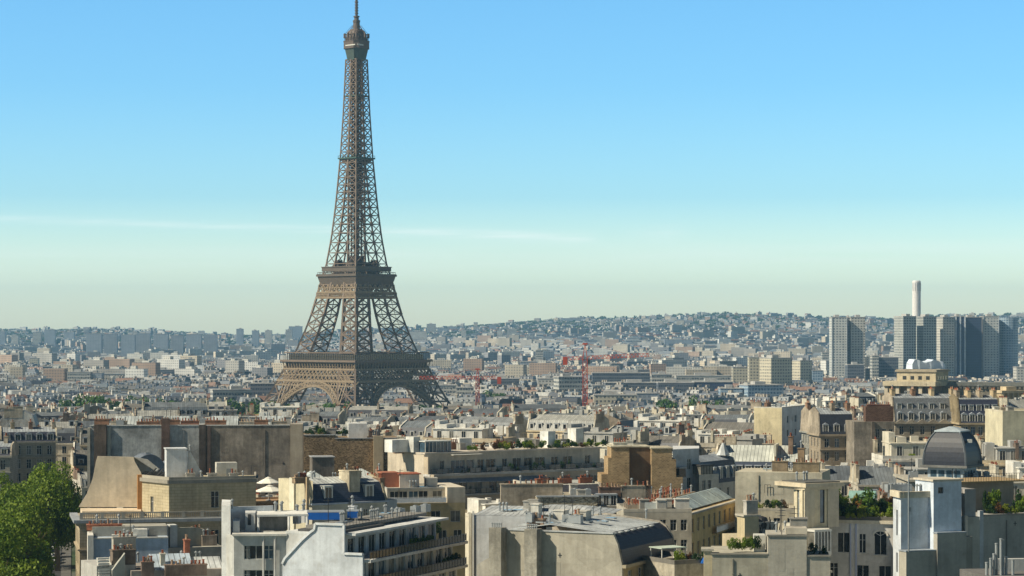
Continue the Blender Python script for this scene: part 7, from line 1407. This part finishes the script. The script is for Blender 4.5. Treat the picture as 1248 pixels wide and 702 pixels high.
FB = [  # name, label, cat, px0, px1, top, Y, mat, depth, rot
('apartment_block', 'cream balconied block, left of two joined behind the teal glass hall', 'apartment block', 913, 930, 436, 2350, 'cream_bands', 16, 0), ('apartment_block', 'broad cream block with a shaded right end above the teal glass hall', 'apartment block', 930, 967, 437, 2300, 'cream_bands', 20, 28), ('apartment_block', 'narrow cream block between the broad cream block and the towers', 'apartment block', 968, 990, 440, 2500, 'cream_bands', 20, 25),
('glass_hall', 'low teal glass building below the cream blocks', 'glass building', 905, 956, 470, 1950, 'tower_grid_blue', 24, 12), ('glass_hall', 'lower blue glass wing left of the teal glass building', 'glass building', 878, 905, 474, 1960, 'tower_grid_blue', 20, 0),
('office_block', 'beige banded office block left of the large red crane', 'office block', 676, 712, 460, 2100, 'office_bands', 20, 12), ('office_block', 'dark office block with pale balcony grid right of the large red crane', 'office block', 722, 792, 455, 2500, 'office_dark', 20, 0), ('office_block', 'long dark office base with a white cube at its left end', 'office block', 738, 800, 467, 2250, 'office_dark', 24, 0), ('office_block', 'small white cube-like block beside the crane mast', 'office block', 722, 735, 470, 2200, 'office_bands', 14, 0), ('office_block', 'white gridded office block between the dark balcony block and the wide dark one', 'office block', 794, 819, 457, 2350, 'office_bands', 16, 0), ('office_block', 'wide dark office block with a slightly curved gridded front', 'office block', 802, 846, 467, 2150, 'office_dark', 26, 0), ('office_block', 'dark right wing of the wide gridded office block', 'office block', 846, 893, 466, 2170, 'tower_dark', 26, 0), ('office_block', 'pale storey standing on top of the wide dark office block', 'office block', 824, 890, 458.5, 2260, 'office_bands', 16, 0), ('apartment_block', 'cream stone front with dormers below the office blocks', 'apartment block', 724, 776, 482, 1800, 'cream_bands', 16, 0), ('apartment_block', 'blue-grey stone front right of the cream dormered front', 'apartment block', 776, 800, 480, 1820, 'slab_blue', 16, 0),
('apartment_block', 'tall cream gridded slab left of the narrow cream tower', 'apartment block', 893, 912, 448, 2450, 'cream_bands', 14, 0), ('tower_block', 'pale tower left of the cluster with dark windows, above the crane jib', 'tower block', 653, 662, 427, 3500, 'office_bands', 14, 0), ('office_block', 'blue-grey low block right of the pale tower', 'office block', 634, 671, 441, 3100, 'slab_blue', 30, 0), ('office_block', 'dark blue low block at the foot of the small red crane', 'office block', 598, 633, 462, 2300, 'office_dark', 20, 0), ('office_block', 'brown banded block right of the small red crane', 'office block', 655, 675, 462, 2250, 'tower_grid_warm', 18, 0),
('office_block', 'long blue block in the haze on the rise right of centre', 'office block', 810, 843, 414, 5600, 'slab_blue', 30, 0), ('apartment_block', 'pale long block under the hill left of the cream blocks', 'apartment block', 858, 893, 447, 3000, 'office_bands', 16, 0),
('hospital_block', 'wide grey block standing out on the skyline above the crane', 'office block', 684, 718, 388, 8000, 'slab_blue', 40, 0), ('tower_block', 'narrow grey tower at the left end of the wide skyline block', 'tower block', 677, 683, 391, 7900, 'slab_blue', 20, 0),
('apartment_block', 'white apartment block with deep balconies in the left distance', 'apartment block', 82, 110, 454, 2650, 'office_bands', 18, 0), ('apartment_block', 'blue-grey shaded wing of the white balconied block in the left distance', 'apartment block', 110, 124, 455, 2655, 'slab_blue', 16, 0), ('apartment_block', 'long grey row of attic windows right of the white balconied block', 'apartment block', 124, 174, 456, 2680, 'tower_grid_warm', 16, 0), ('apartment_block', 'white stepped block left of the white balconied block', 'apartment block', 45, 62, 462, 2500, 'office_bands', 14, 20), ('office_block', 'dark roofed hall right of the long attic row', 'office block', 175, 210, 451, 3000, 'office_dark', 20, 0), ('office_block', 'long low dark hall at the left under the blue slabs', 'office block', 52, 92, 447, 3200, 'office_dark', 24, 0), ('apartment_block', 'white balconied block left of the foot of the iron tower', 'apartment block', 254, 305, 476, 1850, 'office_bands', 14, 15), ('tower_block', 'cream narrow tower in the left distance under the skyline', 'tower block', 291, 301, 438, 3300, 'cream_bands', 12, 0), ('tower_block', 'small cream tower in the left distance', 'tower block', 203, 209, 441, 3300, 'cream_bands', 10, 0), ('tower_block', 'bright cream slab in the left distance beside a blue tower', 'tower block', 225, 236, 438, 3400, 'cream_bands', 12, 0), ('apartment_block', 'pale pair of slabs at the far left', 'apartment block', 36, 46, 437, 3700, 'cream_bands', 14, 0), ('office_block', 'dark low block with flat roof left of the iron tower', 'office block', 305, 336, 468, 1900, 'office_dark', 16, 0),  # shaded wing: its shade is put into the blue-grey facade colour
('apartment_block', 'pale classical front seen under the right arch of the iron tower', 'apartment block', 462, 483, 489, 2050, 'cream_bands', 14, 0), ('apartment_block', 'white rounded front seen higher under the right arch of the iron tower', 'apartment block', 482, 508, 481, 2250, 'office_bands', 16, 0), ('apartment_block', 'pale front seen under the left arch of the iron tower', 'apartment block', 382, 412, 474, 2300, 'office_bands', 16, 0), ('office_block', 'long pale roofed hall right of the foot of the iron tower', 'office block', 520, 556, 470, 2050, 'office_bands', 20, 0), ('office_block', 'white twin cube block between the iron tower and the small red crane', 'office block', 556, 577, 473, 2000, 'office_bands', 14, 0),
('tower_block', 'white high-rise on the right under the hill', 'tower block', 1002, 1012, 430, 3300, 'office_bands', 14, 0), ('office_block', 'blue glass block left of the leftmost tall tower', 'office block', 990, 1003, 452, 2500, 'tower_grid_blue', 14, 0), ('office_block', 'grey block right of the rightmost tower', 'office block', 1239, 1262, 448, 2500, 'tower_grid_warm', 18, 0)]
for f in FB: far_block(f[0], f[1], f[2], f[3], f[4], f[5], f[6], f[7], f[8], f[9])
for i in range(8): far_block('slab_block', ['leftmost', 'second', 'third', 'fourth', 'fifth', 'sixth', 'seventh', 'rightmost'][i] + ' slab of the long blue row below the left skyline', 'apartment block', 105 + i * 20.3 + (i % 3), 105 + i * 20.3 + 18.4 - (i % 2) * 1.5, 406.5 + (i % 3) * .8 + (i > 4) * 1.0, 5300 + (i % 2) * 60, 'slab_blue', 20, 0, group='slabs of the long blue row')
SKT = [(0, 6, 404), (14, 22, 409), (40, 50, 405), (54, 67, 402), (78, 90, 405), (158, 167, 404.5), (187, 188.5, 402), (288, 296, 401), (307, 315, 403), (323, 331, 403), (348, 356, 402), (352, 368, 398), (372, 380, 408), (496, 520, 404), (520, 531, 395), (533, 545, 400), (546, 556, 398), (562, 568, 402), (577, 584, 398), (588, 596, 404), (596, 605, 396), (606, 612, 403), (618, 630, 401), (655, 664, 404), (668, 674, 396), (760, 765, 394), (786, 790, 391), (850, 858, 381), (860, 866, 382), (897, 902, 397), (921, 928, 392), (938, 944, 396), (738, 742, 398), (1005, 1009, 388)]
ORDN = ['first', 'second', 'third', 'fourth', 'fifth', 'sixth', 'seventh', 'eighth', 'ninth', 'tenth', 'eleventh', 'twelfth', 'thirteenth', 'fourteenth', 'fifteenth']; SKN = {}; PTN = {}
for i, (a, c, py) in enumerate(SKT):
    Y = 6400 if py > 400 else 7400 if py > 392 else 8500
    side = 'at the far left' if a < 200 else 'just left of the iron tower' if a < 420 else 'just right of the iron tower' if a < 640 else 'above the large red crane' if a < 800 else 'high on the hill at right'
    SKN[side] = SKN.get(side, 0) + 1
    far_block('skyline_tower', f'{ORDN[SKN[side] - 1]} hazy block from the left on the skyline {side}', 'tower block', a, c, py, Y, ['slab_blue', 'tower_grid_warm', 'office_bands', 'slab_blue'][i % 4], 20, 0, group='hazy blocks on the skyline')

# ---------------------------------------------------------------- ordinary houses, one thing each, in winding rows
R = random.Random(77); SP = []
y = 480.0
def seg_angle(x, y): return .35 * sin(x * .018 + y * .006) + .22 * sin(y * .013 + 2)
Hx = {}
while y < 1440:
    lim = .2125 * y + 60; x = -lim
    while x < lim:
        ai = R.randrange(16); a = ARCH[ai]; rz = seg_angle(x, y) + R.uniform(-.05, .05) + (pi / 2 * -1 if R.random() < .14 else 0)
        w = a['w']; yy = y + R.uniform(-3, 3); SP.append((x, yy, rz, ai)); x += (w if abs(rz) < 1.2 else a['d']) * cos(seg_angle(x, y)) + (R.uniform(5, 12) if R.random() < .16 else .2)
    y += R.uniform(19, 25)
def free(x, y, rz, ai):
    a = ARCH[ai]; cx_, cy_ = rotpt(a['w'] / 2, a['d'] / 2, rz); cx_ += x; cy_ += y; px = PX(cx_, cy_)
    if blocked(cx_, cy_, 7): return False
    if -60 < px < 96 and cy_ < 690: return False
    if y < 560 and not (240 < px < 1260): return False
    if (250 < px < 545 and cy_ > 930) or (76 < px < 330 and cy_ > 1120): return False
    return True
# nothing may climb in front of the hand-built row: the near ones are kept low
cand = [s for s in SP if free(*s)]
cand.sort(key=lambda s: s[1] + (5000 if abs(PX(s[0], s[1]) - 624) > 645 else 0)); NIND = 262
LABELS = {}
extra = [(px, Y, ai, hs) for px, Y, ai, hs in ((1004, 520, 2, 1.12), (1046, 505, 6, 1.16), (1076, 535, 4, 1.2), (1186, 520, 1, 1.14), (1100, 500, 9, 1.05), (1222, 500, 12, 1.05), (1040, 455, 10, .98), (1080, 440, 14, 1.0), (1190, 455, 4, 1.02))]
for k, (px, Y, ai, hs) in enumerate(extra):
    h = place_house(ai, X(px, Y), Y, .05 * (k % 3 - 1), 2000 + k, hs=hs); s = f'{PLACED[-1][1]} house, {PLACED[-1][2]}, among low roofs around the dark slate dome'; LABELS.setdefault(s, []).append((Y, h))
for i, (x, y_, rz, ai) in enumerate(cand[:NIND]):
    hs = R.uniform(.86, 1.12); px = PX(x, y_)
    if y_ < 640: hs = R.uniform(.72, .86)
    if 690 < y_ < 900 and R.random() < .2: hs *= 1.1
    h = place_house(ai, x, y_, rz, 1000 + i, gz=ground(x, y_) - .3, hs=hs); r, wn_, kd, k_, _ = PLACED[-1]; px = PX(x, y_)
    lm = min(LAND, key=lambda l: abs(l[0] - px)); d = px - lm[0]; side = 'in line with' if abs(d) < 8 else ('just right of' if d > 0 else 'just left of') if abs(d) < 28 else ('further right of' if d > 0 else 'further left of')
    kd_s = {'flat roof and penthouse': 'flat roof'}.get(kd, kd); s = f'{wn_} house, {kd_s}, {side} the {lm[1]}'
    LABELS.setdefault(s, []).append((y_, h))
ORD = {1: [''], 2: ['nearer', 'farther'], 3: ['nearest', 'middle', 'farthest']}
for s, hs_ in LABELS.items():
    hs_.sort(key=lambda q: q[0]); n = len(hs_); names = ORD.get(n) or ['nearest'] + ['second nearest', 'third nearest', 'fourth nearest', 'fifth nearest', 'sixth nearest'][:n - 2] + ['farthest']
    for (yy, h), q in zip(hs_, names): h.name = 'house'; tag(h, (q + ' ' + s).strip(), 'house', 'ordinary houses of the middle distance')
RS = random.Random(9); ns = 0
for r_, wn_, kd, k_, ai in PLACED:
    if k_ != 'flat' or ns > 75 or RS.random() < .25: continue
    a = ARCH[ai]; px = PX(r_.location.x, r_.location.y); lm = min(LAND, key=lambda l: abs(l[0] - px)); n_ = RS.randint(1, 5)
    for q in range(n_):
        x, y_ = rotpt(RS.uniform(.8, a['w'] - .8), RS.uniform(.7, 1.7), r_.rotation_euler[2]); k = RS.choice(('leaf', 'leaf_dark', 'leaf_dark', 'leaf_yellow')); c = {'leaf': 'mid green', 'leaf_dark': 'dark green', 'leaf_yellow': 'yellow-green'}[k]; ns += 1
        shrub('roof_shrub', f'{c} shrub on the edge of a flat roof near the {lm[1]}', r_.location.x + x, r_.location.y + y_, r_.location.z + a['h'] * r_.scale[2] + .1, RS.uniform(1.4, 3), RS.uniform(1, 2.4), k, 'shrubs on flat roofs of the middle distance', ns)
for a in ARCH:
    def rm(o):
        for c in list(o.children): rm(c)
        bpy.data.objects.remove(o)
    rm(a['root'])

# the remaining houses up to the river: one mass
mass = MB(); mass.m = []; MM = ['plaster_mass', 'zinc_mass', 'slate_mass', 'glass', 'pots_mass', 'frame_white']; MIX = {n: i for i, n in enumerate(MM)}
mp = {'plaster': 'plaster_mass', 'party_wall': 'plaster_mass', 'zinc': 'zinc_mass', 'zinc_plain': 'zinc_mass', 'slate': 'slate_mass', 'terracotta': 'pots_mass', 'felt': 'zinc_mass', 'glass': 'glass', 'frame_white': 'frame_white'}
sw, sdm = small_win(), small_dormer()
def merge(src, mats, col, x, y, z, rz, hs=1.0, ox=0, oy=0, oz=0):
    c, s = cos(rz), sin(rz); i0 = len(mass.v)
    mass.v += [(x + (a + ox) * c - (b_ + oy) * s, y + (a + ox) * s + (b_ + oy) * c, z + (k + oz) * hs) for a, b_, k in src.v]; mass.f += [tuple(i0 + q for q in f) for f in src.f]
    mass.m += [MIX[mp[mats[mi] if not isinstance(mats, str) else mats]] for mi in src.m]; mass.c += [col] * len(src.f)
for i, (x, y_, rz, ai) in enumerate(cand[NIND:]):
    cols, _ = role_cols(R); hs = R.uniform(.85, 1.15); g = ground(x, y_) - .5
    for nm, m, mt, role in ARCH[ai]['parts']:
        merge(m, mt, cols['z'] if (role == 's' and mt == 'zinc') else cols[role], x, y_, g, rz, hs)
    for k, (wx, wz) in enumerate(ARCH[ai]['wins']):
        if wz > ARCH[ai]['h'] - 6: merge(sw, ['frame_white', 'glass'], (1, 1, 1), x, y_, g, rz, hs, wx, (2.2 if (ARCH[ai]['pent'] and wz > ARCH[ai]['h']) else 0) - .003, wz)
    for dx_, dy_, dz_ in ARCH[ai]['dorm']: merge(sdm, ['zinc_plain', 'frame_white', 'glass'], (.3, .33, .36), x, y_, g, rz, hs, dx_, dy_, dz_)
tag(mass.build('distant_rooftops', MM, attr=True), kind='stuff')

# the plain beyond the river and the hills: thousands of blocks as one mass
far = MB(); R = random.Random(5); FM = ['far_wall', 'zinc_mass', 'slate_mass']; nfar = 0
FW = [(.62, .60, .54), (.70, .69, .65), (.52, .47, .38), (.46, .44, .40), (.36, .34, .31), (.60, .52, .40), (.28, .28, .29), (.45, .33, .25)]
FR = [(.20, .23, .26), (.28, .30, .31), (.14, .16, .19), (.42, .42, .40), (.05, .06, .08), (.09, .10, .12), (.24, .14, .10), (.17, .17, .17)]
TREES = [(X(R.uniform(80 if Y_ > 1140 else 255, 540), Y_), Y_, R.uniform(6, 10)) for Y_ in [R.uniform(960, 1500) for _ in range(320)]]
y = 1560.0
while y < 8900:
    k = y / 1700; step = 15 + 5 * k; lim = .225 * y + 130; x = -lim + R.uniform(0, 10)
    while x < lim:
        w = R.choice((R.uniform(7, 14), R.uniform(10, 26))) * (1 + .10 * k); d = R.uniform(11, 14); yy = y + R.uniform(-.45, .45) * step; px = PX(x + w / 2, yy)
        if (hypot(x + w / 2 - TX, yy - TY) < 108) or blocked(x + w / 2, yy, w * .5):
            x += w * .6; continue
        if yy < 1720 and R.random() < .25: x += w; continue
        hill = ground(x, yy) - 1; gr = sstep(5400, 8600, yy)
        if R.random() < .13 + .36 * gr: TREES.append((x + w / 2, yy, w * .5)); x += w * .8; continue
        h = R.choice((10, 13, 16, 18, 20)) + R.uniform(-2, 2)
        if yy < 2150: w = min(w, 17.0)
        if R.random() < (.03 if yy > 2600 else 0): h = R.uniform(26, 38); w = R.uniform(14, 40)
        if gr > .25: h *= .7; w *= .62
        rz = .5 * sin(x * .004 + y * .002) + R.uniform(-.12, .12); jj = R.uniform(.8, 1.1); far.col = tuple(c * jj for c in R.choice(FW)); i0 = len(far.v)
        far.box(0, 0, -4, w, d, h, 0, 1); rc = R.choice(FR); f0 = len(far.f)
        if h < 25 and R.random() < .75:
            far.col = rc; far.loft([(-.2, -.2, h), (w + .2, -.2, h), (w + .2, d + .2, h), (-.2, d + .2, h)], [(.4, 2, h + 3), (w - .4, 2, h + 3), (w - .4, d - 2, h + 3.4), (.4, d - 2, h + 3.4)], 1 if rc[0] > .2 else 2)
            if yy < 4500:
                far.col = (.5, .45, .38)
                for q in range(R.randint(1, 3)): u = R.uniform(.5, w - 2); far.box(u, 3, h + 1, u + R.uniform(.6, 1.6), d - 4, h + 5.2, 0)
                far.col = (.62, .62, .6)
                if R.random() < .5: 
                    for q in range(int(w / 4)): far.box(2 + q * 4, -.1, h + .4, 3.2 + q * 4, 2.2, h + 2.2, 0)
        else:
            far.c[-2] = R.choice(((.5, .5, .48), (.3, .32, .33), (.65, .65, .62)));
            far.col = (.6, .58, .52); u = R.uniform(.1, .5) * w; far.box(u, 3, h, u + w * .3, d - 3, h + R.uniform(2, 4), 0)
        c, s = cos(rz), sin(rz); g0 = hill + 1
        for q in range(i0, len(far.v)): a, b_, z = far.v[q]; far.v[q] = (x + a * c - b_ * s, yy + a * s + b_ * c, g0 + z)
        nfar += 1; x += w * (.97 if R.random() < .8 else 1.25)
    y += step
print('far blocks', nfar, 'houses', len(cand), 'faces', len(mass.f), len(far.f))
tag(far.build('distant_city', FM, attr=True, uvs=True), kind='stuff')
# far-off greenery between the blocks: one mass of leafy clumps
RN = np.random.RandomState(4); base = []
for s_ in range(3): base.append(leaf_cloud('clump', 1, 1, 1, 90, .26, 'leaf_far', 200 + s_, 7, low=0))
cos_ = []
for b0 in base: c = np.zeros(len(b0.vertices) * 3); b0.vertices.foreach_get('co', c); cos_.append(c.reshape(-1, 3))
V = []
for (x, yy, r) in TREES:
    for q in range(2 if yy > 4000 else 1):
        rr = r * RN.uniform(.6, 1.0); hh = RN.uniform(6, 10); c = cos_[RN.randint(3)] * (rr, rr * .8, hh); V.append(c + (x + RN.uniform(-r, r), yy + RN.uniform(-10, 10), ground(x, yy) - 1))
for px in np.arange(-20, 1270, 4.0):                    # wooded crest
    Y = 8550 + RN.uniform(-60, 60); x = X(px, Y); c = cos_[RN.randint(3)] * (RN.uniform(14, 30), 14, RN.uniform(6, 11 if px < 700 else 15)); V.append(c + (x, Y, ground(x, Y) - 2))
for i in range(520):                                    # wooded slope
    px = RN.uniform(-10, 1260); Y = RN.uniform(6300, 8500); x = X(px, Y); c = cos_[RN.randint(3)] * (RN.uniform(16, 36), 14, RN.uniform(7, 12)); V.append(c + (x, Y, ground(x, Y) - 2))
V = np.concatenate(V); n = len(V) // 4; me = bpy.data.meshes.new('distant_trees'); me.vertices.add(4 * n); me.vertices.foreach_set('co', V.ravel()); me.loops.add(4 * n); me.loops.foreach_set('vertex_index', np.arange(4 * n)); me.polygons.add(n); me.polygons.foreach_set('loop_start', np.arange(0, 4 * n, 4)); me.polygons.foreach_set('loop_total', np.full(n, 4)); me.materials.append(MATS['leaf_far']); me.update(calc_edges=True); tag(add('distant_trees', me), kind='stuff')

# park trees round the foot of the tower and in the middle distance
PT = []
for px in range(84, 128, 7): PT.append((px, 1480, 481 + (px % 5)))
for px in range(128, 206, 7): PT.append((px, 1500, 486 + (px % 4)))
for px in range(254, 330, 8): PT.append((px, 1560, 487 + (px % 4)))
for px in range(330, 432, 8): PT.append((px, 1590 + (px % 3) * 10, 491 + (px % 5)))
for px in range(448, 540, 8): PT.append((px, 1600, 494 + (px % 3)))
for px in (816, 826, 848, 858, 868): PT.append((px, 1500, 485 + px % 4))
for px in (590, 604, 618): PT.append((px, 1900, 478))
for i, (px, Y, py) in enumerate(PT):
    x = X(px, Y); g = ground(x, Y); h = max(10, Z(py, Y) - g) + 0; 
    where = 'in the leftmost park' if px < 128 else 'in the low row above the long blank wall' if px < 210 else 'left of the iron tower foot' if px < 332 else 'before the left arch' if px < 440 else 'before the right arch' if px < 545 else 'behind the small red crane' if px < 640 else 'below the wide dark office block'
    PTN[where] = PTN.get(where, 0) + 1
    tree('park_tree', f'{ORDN[PTN[where] - 1]} park tree from the left {where}', x, Y, g, h, 8.0 + (i % 4), 'mid', 'green trees of the parks', i)
# a cut in the rise where the arches show the far bank: river
strip('river', 'glass_blue', [(-700, 1515), (700, 1515), (700, 1548), (-700, 1548)], .25)
